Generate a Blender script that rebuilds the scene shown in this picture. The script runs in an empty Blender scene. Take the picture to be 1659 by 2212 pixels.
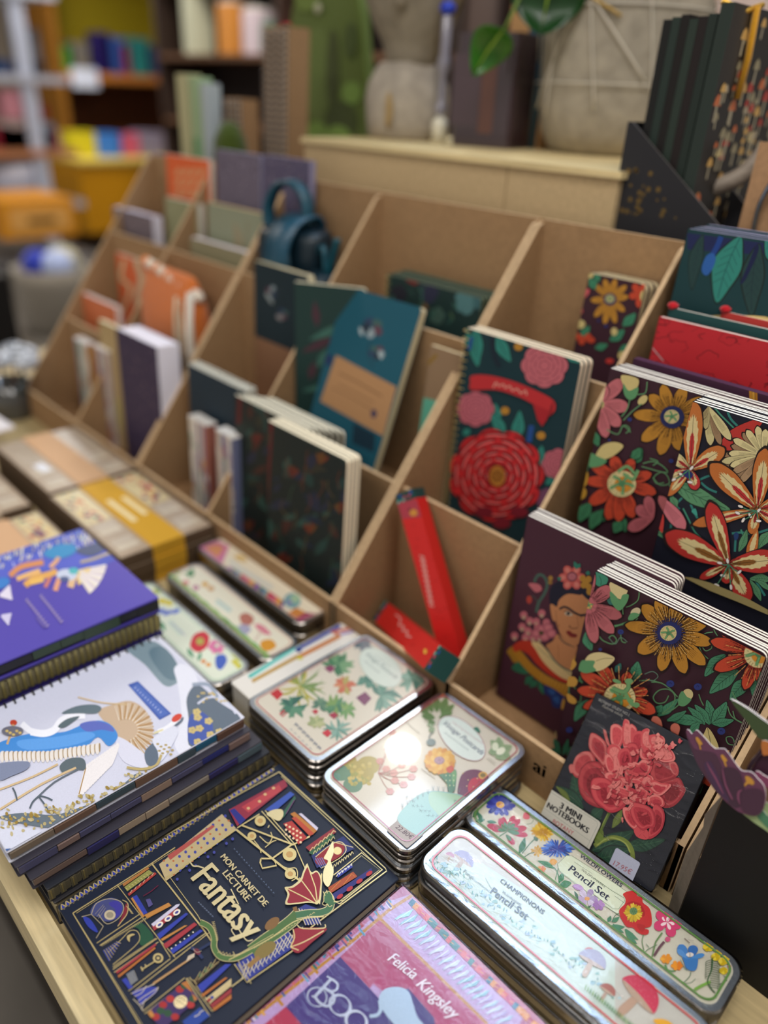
import bpy, math, random
from mathutils import Vector as Vec, Matrix
SC = bpy.context.scene
COL = SC.collection
# ---------------------------------------------------------------- camera
FPX, PITCH, ROLL, YAW, CAMZ = 1620.0, math.radians(29.03), math.radians(2.8), math.radians(134.97), 0.62
CAM = Vec((0, 0, CAMZ))
fw = Vec((math.cos(PITCH)*math.cos(YAW), math.cos(PITCH)*math.sin(YAW), -math.sin(PITCH)))
rt0 = fw.cross(Vec((0, 0, 1))).normalized()
dn0 = fw.cross(rt0)
c_, s_ = math.cos(ROLL), math.sin(ROLL)
RT = rt0*c_ - dn0*s_
DN = rt0*s_ + dn0*c_
cd = bpy.data.cameras.new('camera')
cam = bpy.data.objects.new('camera', cd); COL.objects.link(cam)
cd.sensor_fit = 'HORIZONTAL'; cd.sensor_width = 36.0; cd.lens = 36.0*FPX/1659.0
cam.matrix_world = Matrix(((RT.x, -DN.x, -fw.x, CAM.x), (RT.y, -DN.y, -fw.y, CAM.y), (RT.z, -DN.z, -fw.z, CAM.z), (0, 0, 0, 1)))
cd.clip_start = 0.02; cd.clip_end = 60
cd.dof.use_dof = True; cd.dof.focus_distance = 0.64; cd.dof.aperture_fstop = 2.2
SC.camera = cam
# ---------------------------------------------------------------- light and exposure
SC.view_settings.view_transform = 'Standard'; SC.view_settings.look = 'None'
SC.view_settings.gamma = 1.0; SC.view_settings.use_curve_mapping = False
SC.view_settings.exposure = -0.22
wd = bpy.data.worlds.new('shop_world'); SC.world = wd; wd.use_nodes = True
bg = wd.node_tree.nodes['Background']; bg.inputs[0].default_value = (1.0, 0.94, 0.87, 1); bg.inputs[1].default_value = 0.55
def area(name, loc, size, power, color, size_y=None, target=None, shape='RECTANGLE', spread=None):
    l = bpy.data.lights.new(name, 'AREA'); l.shape = shape; l.size = size
    if size_y: l.size_y = size_y
    l.energy = power; l.color = color
    if spread: l.spread = spread
    o = bpy.data.objects.new(name, l); COL.objects.link(o); o.location = loc
    if target is not None:
        o.rotation_euler = (Vec(target)-Vec(loc)).to_track_quat('-Z', 'Y').to_euler()
    return o
area('panel_light', (-0.95, 1.45, 1.985), 1.0, 9.0, (0.42, 0.68, 1.0), 0.55)
area('round_light', (-1.58, 1.77, 1.98), 0.10, 7, (1.0, 0.95, 0.86), shape='DISK')
area('unseen_overhead_light', (0.9, 1.9, 1.985), 1.2, 20, (1.0, 0.90, 0.78), 0.5)
area('unseen_overhead_light', (0.2, 0.15, 1.985), 1.2, 20, (1.0, 0.95, 0.88), 0.6)  # fill added overhead to brighten the tins at the front
area('unseen_overhead_light', (-0.6, -1.0, 1.985), 1.2, 15, (1.0, 0.93, 0.84), 0.5)  # fill added behind the camera to lift the dark front faces
area('unseen_overhead_light', (-4.2, 0.0, 1.985), 1.2, 40, (1.0, 0.90, 0.78), 0.5)
area('unseen_overhead_light', (-3.6, 2.4, 1.985), 1.2, 60, (1.0, 0.92, 0.82), 0.5)
area('unseen_overhead_light', (-6.4, 2.6, 1.985), 1.4, 85, (1.0, 0.94, 0.86), 0.6)

# ---------------------------------------------------------------- helpers
def ray(x, y): return RT*(x-829.5) + DN*(y-1106.0) + fw*FPX
def onz(x, y, z=0.0):
    v = ray(x, y); return CAM + v*((z-CAMZ)/v.z)
def ony(x, y, Y):
    v = ray(x, y); return CAM + v*(Y/v.y)
def onx(x, y, X):
    v = ray(x, y); return CAM + v*(X/v.x)
def atd(x, y, d): return CAM + ray(x, y)*(d/FPX)
def lin(c): return c/12.92 if c <= 0.04045 else ((c+0.055)/1.055)**2.4
_cc = {}
def hexc(h):
    if isinstance(h, tuple): return h
    if h not in _cc:
        s = h
        if len(s) == 3: s = ''.join(a+a for a in s)
        _cc[h] = tuple(lin(int(s[i:i+2], 16)/255) for i in (0, 2, 4)) + (1.0,)
    return _cc[h]
# ---------------------------------------------------------------- materials
MATS = {}
def mat(name, rough=0.6, metal=0.0, coat=0.0, noise=0.0, nscale=400.0, bump=0.0, bscale=300.0, spec=0.5, trans=0.0, emit=0.0, alpha=1.0, coatr=0.08, stretch=None, metal_tint=False, sheen=0.0):
    m = bpy.data.materials.new(name); m.use_nodes = True; nt = m.node_tree; n = nt.nodes; b = n['Principled BSDF']
    a = n.new('ShaderNodeAttribute'); a.attribute_name = 'ink'
    src = a.outputs['Color']
    tc = n.new('ShaderNodeTexCoord'); vec = tc.outputs['Object']
    if stretch:
        mp = n.new('ShaderNodeMapping'); mp.inputs['Scale'].default_value = stretch; nt.links.new(vec, mp.inputs[0]); vec = mp.outputs[0]
    if noise:
        t = n.new('ShaderNodeTexNoise'); t.inputs['Scale'].default_value = nscale; t.inputs['Detail'].default_value = 5
        nt.links.new(vec, t.inputs['Vector'])
        mr = n.new('ShaderNodeMapRange'); mr.inputs['From Min'].default_value = 0.3; mr.inputs['From Max'].default_value = 0.7
        mr.inputs['To Min'].default_value = 1-noise; mr.inputs['To Max'].default_value = 1+noise
        nt.links.new(t.outputs['Fac'], mr.inputs['Value'])
        mx = n.new('ShaderNodeVectorMath'); mx.operation = 'SCALE'
        nt.links.new(src, mx.inputs[0]); nt.links.new(mr.outputs[0], mx.inputs['Scale']); src = mx.outputs[0]
    nt.links.new(src, b.inputs['Base Color'])
    if bump:
        t2 = n.new('ShaderNodeTexNoise'); t2.inputs['Scale'].default_value = bscale; t2.inputs['Detail'].default_value = 4
        nt.links.new(vec, t2.inputs['Vector'])
        bp = n.new('ShaderNodeBump'); bp.inputs['Strength'].default_value = bump; bp.inputs['Distance'].default_value = 0.002
        nt.links.new(t2.outputs['Fac'], bp.inputs['Height']); nt.links.new(bp.outputs[0], b.inputs['Normal'])
    b.inputs['Roughness'].default_value = rough; b.inputs['Metallic'].default_value = metal
    b.inputs['Specular IOR Level'].default_value = spec
    b.inputs['Coat Weight'].default_value = coat; b.inputs['Coat Roughness'].default_value = coatr
    b.inputs['Transmission Weight'].default_value = trans
    b.inputs['Sheen Weight'].default_value = sheen
    if emit:
        nt.links.new(src, b.inputs['Emission Color']); b.inputs['Emission Strength'].default_value = emit
    MATS[name] = m; return m
mat('matte', 0.62, noise=0.05, nscale=900, spec=0.35)
mat('satin', 0.42, noise=0.04, nscale=900, spec=0.4)
mat('gloss', 0.30, coat=0.8, coatr=0.10, noise=0.03, nscale=900)
mat('lid', 0.22, coat=1.0, coatr=0.035, noise=0.03, nscale=900)
mat('foil', 0.34, metal=0.55, noise=0.06, nscale=1500)
mat('tin', 0.24, metal=0.95, noise=0.08, nscale=500, bump=0.05, bscale=900)
mat('paper', 0.8, noise=0.05, nscale=1400, spec=0.2)
mat('kraft', 0.78, noise=0.10, nscale=160, bump=0.12, bscale=700, spec=0.2)
mat('wood', 0.5, noise=0.16, nscale=14, stretch=(1, 14, 14), bump=0.05, bscale=60)
mat('stone', 0.9, noise=0.16, nscale=45, bump=0.6, bscale=90, spec=0.15)
mat('cloth', 0.92, noise=0.12, nscale=500, bump=0.5, bscale=900, spec=0.1, sheen=0.3)
mat('leather', 0.38, noise=0.10, nscale=60, bump=0.4, bscale=160)
mat('plastic', 0.3, noise=0.02)
mat('leaf', 0.35, noise=0.14, nscale=60, bump=0.15, bscale=80)
mat('glass_bottle', 0.08, coat=0.6)
mat('lamp', 0.5, emit=3.0)
mat('floor', 0.45, noise=0.10, nscale=7, bump=0.05)
mat('wall', 0.8, noise=0.05, nscale=5)
def film():
    m = bpy.data.materials.new('shrink_film'); m.use_nodes = True; nt = m.node_tree; n = nt.nodes
    for x in list(n):
        if x.type != 'OUTPUT_MATERIAL': n.remove(x)
    o = [x for x in n if x.type == 'OUTPUT_MATERIAL'][0]
    tr = n.new('ShaderNodeBsdfTransparent'); gl = n.new('ShaderNodeBsdfGlossy'); gl.inputs['Roughness'].default_value = 0.06
    fr = n.new('ShaderNodeFresnel'); fr.inputs['IOR'].default_value = 1.38
    mx = n.new('ShaderNodeMixShader')
    tc = n.new('ShaderNodeTexCoord')
    mp = n.new('ShaderNodeMapping'); mp.inputs['Scale'].default_value = (1.0, 2.2, 1.0)
    t = n.new('ShaderNodeTexNoise'); t.inputs['Scale'].default_value = 38; t.inputs['Detail'].default_value = 5; t.inputs['Distortion'].default_value = 0.9
    bp = n.new('ShaderNodeBump'); bp.inputs['Strength'].default_value = 0.42; bp.inputs['Distance'].default_value = 0.0035
    L = nt.links.new
    L(tc.outputs['Object'], mp.inputs[0]); L(mp.outputs[0], t.inputs['Vector']); L(t.outputs['Fac'], bp.inputs['Height'])
    L(bp.outputs[0], gl.inputs['Normal']); L(bp.outputs[0], fr.inputs['Normal'])
    L(fr.outputs[0], mx.inputs[0]); L(tr.outputs[0], mx.inputs[1]); L(gl.outputs[0], mx.inputs[2]); L(mx.outputs[0], o.inputs[0])
    MATS['film'] = m
film()
# ---------------------------------------------------------------- mesh builder
def smooth(pts, k=4, closed=True):
    n = len(pts); out = []
    rng = range(n) if closed else range(n-1)
    for i in rng:
        p1, p2 = pts[i], pts[(i+1) % n]
        p0 = pts[i-1] if (closed or i > 0) else p1
        p3 = pts[(i+2) % n] if (closed or i+2 < n) else p2
        for j in range(k):
            t = j/k; t2 = t*t; t3 = t2*t
            out.append(tuple(0.5*(2*b + (c-a)*t + (2*a-5*b+4*c-d)*t2 + (3*b-a-3*c+d)*t3) for a, b, c, d in zip(p0, p1, p2, p3)))
    if not closed: out.append(tuple(pts[-1]))
    return out
def rrect(x0, x1, y0, y1, r, k=6, only=None):
    pts = []
    for q, (cx, cy, a0) in enumerate(((x1-r, y0+r, -90), (x1-r, y1-r, 0), (x0+r, y1-r, 90), (x0+r, y0+r, 180))):
        if only is not None and q not in only:
            pts.append(((x1, y0), (x1, y1), (x0, y1), (x0, y0))[q]); continue
        for i in range(k+1):
            a = math.radians(a0+90*i/k); pts.append((cx+r*math.cos(a), cy+r*math.sin(a)))
    return pts
_tx = {}
def textgeo(body):
    if body not in _tx:
        cu = bpy.data.curves.new('t', 'FONT'); cu.body = body; cu.size = 1; cu.resolution_u = 3
        o = bpy.data.objects.new('t', cu); me = o.to_mesh()
        _tx[body] = ([tuple(v.co)[:2] for v in me.vertices], [tuple(p.vertices) for p in me.polygons])
        o.to_mesh_clear(); bpy.data.objects.remove(o); bpy.data.curves.remove(cu)
    return _tx[body]
class MB:
    def __init__(s): s.v = []; s.f = []; s.c = []; s.m = []; s.sm = []; s.slots = []
    def slot(s, m):
        if m not in s.slots: s.slots.append(m)
        return s.slots.index(m)
    def add(s, vs, fs, col, m, sm=False, xf=None):
        b = len(s.v)
        s.v += [tuple(xf @ Vec(v)) for v in vs] if xf else [tuple(v) for v in vs]
        c = hexc(col) if not isinstance(col, list) else None; k = s.slot(m)
        for i, f in enumerate(fs):
            s.f.append(tuple(b+q for q in f)); s.c.append(c if c else hexc(col[i])); s.m.append(k); s.sm.append(sm)
    def box(s, x0, x1, y0, y1, z0, z1, col, m='matte', xf=None):
        vs = [(x, y, z) for z in (z0, z1) for y in (y0, y1) for x in (x0, x1)]
        s.add(vs, [(0, 2, 3, 1), (4, 5, 7, 6), (0, 1, 5, 4), (2, 6, 7, 3), (0, 4, 6, 2), (1, 3, 7, 5)], col, m, False, xf)
    def prism(s, pts, z0, z1, col, m='matte', side=None, ch=0.0, xf=None, sm=False):
        n = len(pts); cx = sum(p[0] for p in pts)/n; cy = sum(p[1] for p in pts)/n
        a = sum(pts[i][0]*pts[(i+1) % n][1]-pts[(i+1) % n][0]*pts[i][1] for i in range(n))
        if a < 0: pts = pts[::-1]
        vs = [(x, y, z0) for x, y in pts] + [(x, y, z1-ch) for x, y in pts]
        fs = [tuple(range(n-1, -1, -1))]; col_ = [col]
        sd = side or col
        for i in range(n):
            j = (i+1) % n; fs.append((i, j, n+j, n+i)); col_.append(sd)
        top = n
        if ch:
            ins = []
            for x, y in pts:
                dx, dy = cx-x, cy-y; ins.append((x+math.copysign(min(ch, abs(dx)), dx), y+math.copysign(min(ch, abs(dy)), dy), z1))
            vs += ins; top = 2*n
            for i in range(n):
                j = (i+1) % n; fs.append((n+i, n+j, 2*n+j, 2*n+i)); col_.append(sd)
        fs.append(tuple(range(top, top+n))); col_.append(col)
        s.add(vs, fs, col_, m, sm, xf)
    def poly(s, pts, z, col, m='matte', xf=None):
        s.add([(p[0], p[1], z) for p in pts], [tuple(range(len(pts)))], col, m, False, xf)
    def tube(s, P, r, col, m='plastic', k=8, closed=False, cap=True):
        P = [Vec(p) for p in P]; n = len(P); rs = r if isinstance(r, (list, tuple)) else [r]*n
        vs = []; fs = []; up = Vec((0.03, 0.11, 1)).normalized()
        for i, p in enumerate(P):
            t = (P[(i+1) % n]-P[i-1]) if closed else (P[min(i+1, n-1)]-P[max(i-1, 0)])
            t.normalize(); a = t.cross(up)
            if a.length < 0.05: a = t.cross(Vec((1, 0, 0)))
            a.normalize(); b = t.cross(a)
            vs += [tuple(p+(a*math.cos(2*math.pi*j/k)+b*math.sin(2*math.pi*j/k))*rs[i]) for j in range(k)]
        for i in range(n if closed else n-1):
            i2 = (i+1) % n
            for j in range(k): fs.append((i*k+j, i*k+(j+1) % k, i2*k+(j+1) % k, i2*k+j))
        if not closed and cap: fs += [tuple(range(k-1, -1, -1)), tuple((n-1)*k+j for j in range(k))]
        s.add(vs, fs, col, m, True)
    def lathe(s, prof, col, m='stone', k=28, c=(0, 0), fn=None):
        vs = []; n = len(prof)
        for i, (r, z) in enumerate(prof):
            for j in range(k):
                a = 2*math.pi*j/k; rr = r*(fn(a, z) if fn else 1); vs.append((c[0]+rr*math.cos(a), c[1]+rr*math.sin(a), z))
        fs = [(i*k+j, i*k+(j+1) % k, (i+1)*k+(j+1) % k, (i+1)*k+j) for i in range(n-1) for j in range(k)]
        fs += [tuple(range(k-1, -1, -1)), tuple((n-1)*k+j for j in range(k))]
        s.add(vs, fs, col, m, True)
    def blob(s, c, r, col, m='cloth', k=12, seed=0, j=0.0, xf=None):
        rnd = random.Random(seed); vs = []; rings = k//2+1
        for i in range(rings+1):
            p = math.pi*i/rings
            for q in range(k):
                a = 2*math.pi*q/k; d = 1+rnd.uniform(-j, j)
                vs.append((c[0]+r[0]*math.sin(p)*math.cos(a)*d, c[1]+r[1]*math.sin(p)*math.sin(a)*d, c[2]+r[2]*math.cos(p)*d))
        fs = [(i*k+q, (i+1)*k+q, (i+1)*k+(q+1) % k, i*k+(q+1) % k) for i in range(rings) for q in range(k)]
        s.add(vs, fs, col, m, True, xf)
    def build(s, name, parent=None, M=None):
        me = bpy.data.meshes.new(name); me.from_pydata(s.v, [], s.f)
        for m in s.slots: me.materials.append(MATS[m])
        me.polygons.foreach_set('material_index', s.m); me.polygons.foreach_set('use_smooth', s.sm)
        at = me.color_attributes.new('ink', 'FLOAT_COLOR', 'CORNER')
        buf = []
        for p, c in zip(me.polygons, s.c): buf += list(c)*p.loop_total
        at.data.foreach_set('color', buf); me.update()
        o = bpy.data.objects.new(name, me); COL.objects.link(o)
        if parent is not None: o.parent = parent
        if M is not None: o.matrix_local = M if parent is not None else M
        return o
def tag(o, label, cat=None, group=None, kind=None):
    if label: o['label'] = label
    if cat: o['category'] = cat
    if group: o['group'] = group
    if kind: o['kind'] = kind
    return o
def thing(name, label, cat, M=None, group=None):
    o = bpy.data.objects.new(name, None); COL.objects.link(o); o.empty_display_size = 0.02
    if M is not None: o.matrix_world = M
    return tag(o, label, cat, group)
def copy_tree(o, parent=None):
    c = o.copy(); COL.objects.link(c); c.parent = parent
    for ch in list(o.children): copy_tree(ch, c)
    return c
def frame(O, u, v):
    u = Vec(u).normalized(); v = Vec(v); v = (v-u*v.dot(u)).normalized(); n = u.cross(v)
    return Matrix(((u.x, v.x, n.x, O[0]), (u.y, v.y, n.y, O[1]), (u.z, v.z, n.z, O[2]), (0, 0, 0, 1)))
def T(x=0, y=0, z=0, rz=0, rx=0, ry=0):
    return Matrix.Translation((x, y, z)) @ Matrix.Rotation(rz, 4, 'Z') @ Matrix.Rotation(ry, 4, 'Y') @ Matrix.Rotation(rx, 4, 'X')
# ---------------------------------------------------------------- printed artwork on a surface
class Art:
    """flat printed shapes laid on the plane z=z0 of frame M and added to mesh mb"""
    def __init__(s, mb, M, z0=0.0, clip=None, mat='matte'):
        s.mb, s.M, s.Mi = mb, M, M.inverted(); s.z0 = s.z = z0; s.clip = clip; s.mat = mat
        s.n = (M.to_3x3() @ Vec((0, 0, 1))); s.O = M @ Vec((0, 0, z0)); s.set(0, 0, 1)
    def set(s, x0, y0, k): s.x0, s.y0, s.k = x0, y0, k; return s
    def loc(s, x, y):
        if s.k == 0: return (x, y)
        v = ray(s.x0+x*s.k, s.y0+y*s.k); t = s.n.dot(s.O-CAM)/s.n.dot(v); p = s.Mi @ (CAM+v*t); return (p.x, p.y)
    def local(s): s.k = 0; return s
    def nxt(s): s.z += 3.5e-6; return s.z
    def emit(s, pts, col, m=None):
        if s.clip: pts = clip_poly(pts, s.clip)
        if len(pts) < 3: return
        a = sum(pts[i-1][0]*pts[i][1]-pts[i][0]*pts[i-1][1] for i in range(len(pts)))
        if a < 0: pts = pts[::-1]
        s.mb.poly(pts, s.nxt(), col, m or s.mat)
    @staticmethod
    def pp(p):
        if isinstance(p, str):
            q = [float(a) for a in p.split()]; return list(zip(q[::2], q[1::2]))
        return list(p)
    def p(s, pts, col, sm=0, m=None):
        q = [s.loc(*a) for a in s.pp(pts)]
        s.emit(smooth(q, sm) if sm else q, col, m)
    def b(s, pts, col, m=None): s.p(pts, col, 4, m)
    def e(s, cx, cy, rx, ry, col, ang=0, m=None, k=20):
        a0 = math.radians(ang); c, d = math.cos(a0), math.sin(a0)
        s.emit([s.loc(cx+rx*math.cos(t)*c-ry*math.sin(t)*d, cy+rx*math.cos(t)*d+ry*math.sin(t)*c) for t in [2*math.pi*i/k for i in range(k)]], col, m)
    def s(self, pts, w, col, sm=0, m=None, closed=False, taper=0):
        """stroke of width w (same units as the points)"""
        P = self.pp(pts)
        if sm: P = smooth(P, sm, closed)
        n = len(P)
        if n < 2: return
        z = self.nxt(); L = []; R_ = []
        for i in range(n):
            a = P[i-1] if (i > 0 or closed) else P[i]; b = P[(i+1) % n] if (i < n-1 or closed) else P[i]
            dx, dy = b[0]-a[0], b[1]-a[1]; l = math.hypot(dx, dy) or 1
            ww = w/2*((1-taper*i/(n-1)) if taper else 1)
            L.append(self.loc(P[i][0]-dy/l*ww, P[i][1]+dx/l*ww)); R_.append(self.loc(P[i][0]+dy/l*ww, P[i][1]-dx/l*ww))
        for i in range(n if closed else n-1):
            j = (i+1) % n; q = [L[i], L[j], R_[j], R_[i]]
            if self.clip: q = clip_poly(q, self.clip)
            if len(q) < 3: continue
            a = sum(q[h-1][0]*q[h][1]-q[h][0]*q[h-1][1] for h in range(len(q)))
            self.mb.poly(q if a > 0 else q[::-1], z, col, m or self.mat)
    def t(s, body, p0, p1, col, hs=1.0, shear=0.0, bold=0.0, m=None):
        """text whose baseline runs p0 -> p1"""
        vs, fs = textgeo(body); a, b = Vec(s.loc(*p0)), Vec(s.loc(*p1))
        x0 = min(v[0] for v in vs); x1 = max(v[0] for v in vs); d = (b-a)/(x1-x0); u = Vec((-d.y, d.x))*hs
        for off in ([0] if not bold else [-bold, -bold/2, 0, bold/2, bold]):
            z = s.nxt()
            q = [(a.x+d.x*(v[0]-x0+v[1]*shear+off)+u.x*v[1], a.y+d.y*(v[0]-x0+v[1]*shear+off)+u.y*v[1]) for v in vs]
            if s.clip:
                fs_ = [f for f in fs if all(inside(q[i], s.clip) for i in f)]
            else: fs_ = fs
            s.mb.add([(x, y, z) for x, y in q], fs_, col, m or s.mat)
    def petals(s, cx, cy, n, r0, r1, w, col, ang=0, squash=1.0, sang=0, tip=0.7, vein=None, jit=0, seed=1, outline=None):
        """ring of n petals; all in point units, optionally squashed along direction sang"""
        rnd = random.Random(seed); sa = math.radians(sang)
        def tf(x, y):
            u = x*math.cos(sa)+y*math.sin(sa); v = (-x*math.sin(sa)+y*math.cos(sa))*squash
            return (cx+u*math.cos(sa)-v*math.sin(sa), cy+u*math.sin(sa)+v*math.cos(sa))
        for i in range(n):
            a = math.radians(ang+360*i/n+rnd.uniform(-jit, jit)); R1 = r1*(1+rnd.uniform(-jit, jit)*0.012)
            c, d = math.cos(a), math.sin(a)
            prof = [(r0, 0), (r0+(R1-r0)*0.3, w*0.72), (r0+(R1-r0)*tip, w), (R1*0.95, w*0.5), (R1, 0), (R1*0.95, -w*0.5), (r0+(R1-r0)*tip, -w), (r0+(R1-r0)*0.3, -w*0.72)]
            q = [tf(x*c-y*d, x*d+y*c) for x, y in prof]
            if outline: 
                o = [tf(x*c-y*d, x*d+y*c) for x, y in [(px*1.03, py*1.16) for px, py in prof]]; s.b(o, outline)
            s.b(q, col if not isinstance(col, list) else col[i % len(col)])
            if vein:
                for k in (-0.35, 0, 0.35):
                    s.s([tf(x*c-y*d, x*d+y*c) for x, y in ((r0, k*w*0.4), (r0+(R1-r0)*0.75, k*w))], w*0.09, vein)
    def leaf(s, p0, p1, w, col, vein=None, bend=0.0, side=5, outline=None):
        """pointed leaf from p0 to p1"""
        (x0, y0), (x1, y1) = p0, p1; dx, dy = x1-x0, y1-y0; l = math.hypot(dx, dy); nx, ny = -dy/l, dx/l
        def P(t, o): b = bend*l*4*t*(1-t); return (x0+dx*t+nx*(o+b), y0+dy*t+ny*(o+b))
        if outline:
            o = w*0.12; s.b([P(-0.01, 0), P(.2, w*.62+o), P(.45, w+o), P(.75, w*.62+o), P(1.03, 0), P(.75, -w*.62-o), P(.45, -w-o), P(.2, -w*.62-o)], outline)
        s.b([P(0, 0), P(.2, w*.62), P(.45, w), P(.75, w*.62), P(1, 0), P(.75, -w*.62), P(.45, -w), P(.2, -w*.62)], col)
        if vein:
            s.s([P(0, 0), P(.3, 0), P(.6, 0), P(.93, 0)], max(w*0.07, 0.0004 if s.k == 0 else 0.6), vein)
            for i in range(side):
                t = 0.15+0.6*i/side
                for sg in (-1, 1): s.s([P(t, 0), P(t+.13, sg*w*0.62)], max(w*0.045, 0.0003 if s.k == 0 else 0.5), vein)
def inside(p, c): return c[0] <= p[0] <= c[1] and c[2] <= p[1] <= c[3]
def clip_poly(P, c):
    for ax, sg, lim in ((0, 1, c[0]), (0, -1, c[1]), (1, 1, c[2]), (1, -1, c[3])):
        out = []
        for i in range(len(P)):
            a, b = P[i-1], P[i]; da, db = sg*(a[ax]-lim), sg*(b[ax]-lim)
            if (da >= 0) != (db >= 0):
                t = da/(da-db); out.append((a[0]+(b[0]-a[0])*t, a[1]+(b[1]-a[1])*t))
            if db >= 0: out.append(b)
        P = out
        if not P: return []
    return P
# ================================================================ SETTING
def struct(name, mb, label=None):
    o = mb.build(name); o['kind'] = 'structure'
    if label: o['label'] = label
    return o
m = MB(); m.box(-9.2, 2.5, -3.2, 8.2, -0.79, -0.75, '6a655e', 'floor'); struct('floor', m, 'dark grey shop floor')
m = MB(); m.box(-9.2, 2.5, -3.2, 8.2, 2.02, 2.10, 'c9c4ba', 'wall'); struct('ceiling', m)
m = MB(); m.box(-9.2, -9.0, -3.2, 8.2, -0.75, 2.02, '7a6f62', 'wall'); struct('wall_left', m)
m = MB(); m.box(-9.0, 2.5, 8.0, 8.2, -0.75, 2.02, '6b6156', 'wall'); struct('wall_back', m)
def ceiling_lamp(x, y, sx, sy, label):
    t = thing('ceiling_light', label, 'ceiling light', T(x, y, 2.02), 'ceiling light panels')
    m = MB(); w = 0.03
    for a in ((-sx/2-w, sx/2+w, -sy/2-w, -sy/2), (-sx/2-w, sx/2+w, sy/2, sy/2+w), (-sx/2-w, -sx/2, -sy/2, sy/2), (sx/2, sx/2+w, -sy/2, sy/2)):
        m.box(*a, -0.02, 0, 'e8e8e8', 'plastic')
    m.build('frame', t)
    m = MB(); m.box(-sx/2, sx/2, -sy/2, sy/2, -0.006, 0, 'f4f6ff', 'lamp'); m.build('diffuser', t)
ceiling_lamp(-0.95, 1.45, 1.0, 0.55, 'flat white ceiling light panel above the display')
ceiling_lamp(0.9, 1.9, 1.2, 0.5, 'warm ceiling light panel to the right of the display')
ceiling_lamp(-4.2, 0.0, 1.2, 0.5, 'warm ceiling light panel over the aisle')
ceiling_lamp(-3.6, 2.4, 1.2, 0.5, 'warm ceiling light panel over the middle aisle')
ceiling_lamp(-6.4, 2.6, 1.4, 0.6, 'warm ceiling light panel near the yellow shelving')
ceiling_lamp(0.2, 0.15, 1.2, 0.6, 'ceiling light panel directly over the front of the table')  # unseen housing for the added overhead fill
ceiling_lamp(-0.6, -1.0, 1.2, 0.5, 'ceiling light panel behind the viewer')  # unseen housing for the fill added behind the camera
t = thing('spotlight', 'small round ceiling spotlight above the tins', 'ceiling light', T(-1.58, 1.77, 1.985))
m = MB(); m.lathe([(0.065, 0), (0.065, 0.02), (0.06, 0.035)], 'e0e0e0', 'plastic', c=(0, 0)); m.build('housing', t)

# ---------------------------------------------------------------- display table
t = thing('display_table', 'pale wooden display table with a low rim, holding all the stationery', 'table', T(0, 0, 0))
m = MB(); m.box(-2.0, 0.45, 0.083, 1.35, -0.03, 0.0, 'b7a377', 'wood'); m.build('tabletop', t)
m = MB(); m.box(-2.0, 0.45, 0.064, 0.083, -0.05, 0.006, 'd9c79b', 'wood'); m.build('rim', t)
m = MB(); m.box(-1.98, 0.43, 0.12, 1.33, -0.749, -0.03, '3c362f', 'matte'); m.build('base_panel', t)
# ---------------------------------------------------------------- cardboard step displays
KR, KR2, KE = 'a07f5b', '957452', 'cdaf89'
def display(x0, x1, xd, label):
    th = 0.0055
    t = thing('cardboard_display', label, 'display box', T(0, 0, 0), 'kraft cardboard step displays')
    def side(x):
        m = MB(); P = [(0.50, 0.001), (0.84, 0.001), (0.84, 0.492), (0.825, 0.487), (0.50, 0.062)]
        n = len(P); vs = [(x-th/2, a, b) for a, b in P]+[(x+th/2, a, b) for a, b in P]
        fs = [(0, 1, 2, 3, 4), (9, 8, 7, 6, 5)]+[(i, i+5, (i+1) % 5+5, (i+1) % 5) for i in range(5)]
        m.add(vs, fs, [KR, KR, KE, KE, KE, KE, KE], 'kraft'); return m
    side(x0+th/2).build('side_panel', t); side(x1-th/2).build('side_panel', t); side(xd).build('divider', t)
    def wall(name, y, z0, z1, th=th):
        m = MB(); vs = [(x, a, b) for b in (z0, z1) for a in (y, y+th) for x in (x0+0.001, x1-0.001)]
        m.add(vs, [(0, 2, 3, 1), (4, 5, 7, 6), (0, 1, 5, 4), (2, 6, 7, 3), (0, 4, 6, 2), (1, 3, 7, 5)], [KR, KE, KR, KR, KE, KE], 'kraft')
        if name == 'front_wall' and x1 > -0.2:
            vs_, fs_ = textgeo('ai'); k = 0.0235; v0 = min(v[0] for v in vs_)
            for off in (0, 0.0006, 0.0012): m.add([(-0.2685+(v[0]-v0)*k*1.05+off, y-0.0003-off*.05, 0.0285+v[1]*k) for v in vs_], fs_, '171d30', 'matte')
        m.build(name, t)
    wall('front_wall', 0.50, 0.001, 0.062); wall('step_wall', 0.606, 0.001, 0.193); wall('step_wall', 0.722, 0.10, 0.354); wall('back_wall', 0.834, 0.001, 0.494)
    m = MB()
    m.box(x0+th, x1-th, 0.506, 0.606, 0.001, 0.005, KR2, 'kraft'); m.build('shelf', t)
    m = MB(); m.box(x0+th, x1-th, 0.612, 0.722, 0.125, 0.130, KR2, 'kraft'); m.build('shelf', t)
    m = MB(); m.box(x0+th, x1-th, 0.728, 0.834, 0.245, 0.250, KR2, 'kraft'); m.build('shelf', t)
    return t
XA, XB, XC, XD, XE, XF, XG = -1.560, -1.322, -1.088, -0.873, -0.581, -0.388, -0.112
display(XE, XG, XF, 'cardboard step display on the right, holding dark floral notebooks')
display(XC, XE-0.002, XD, 'middle cardboard step display with the teal bag and teal notebooks')
display(XA, XC-0.002, XB, 'far left cardboard step display with orange and purple notebooks')
display(XG+0.002, 0.20, 0.04, 'cardboard step display at the right edge, behind the black box')
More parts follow.
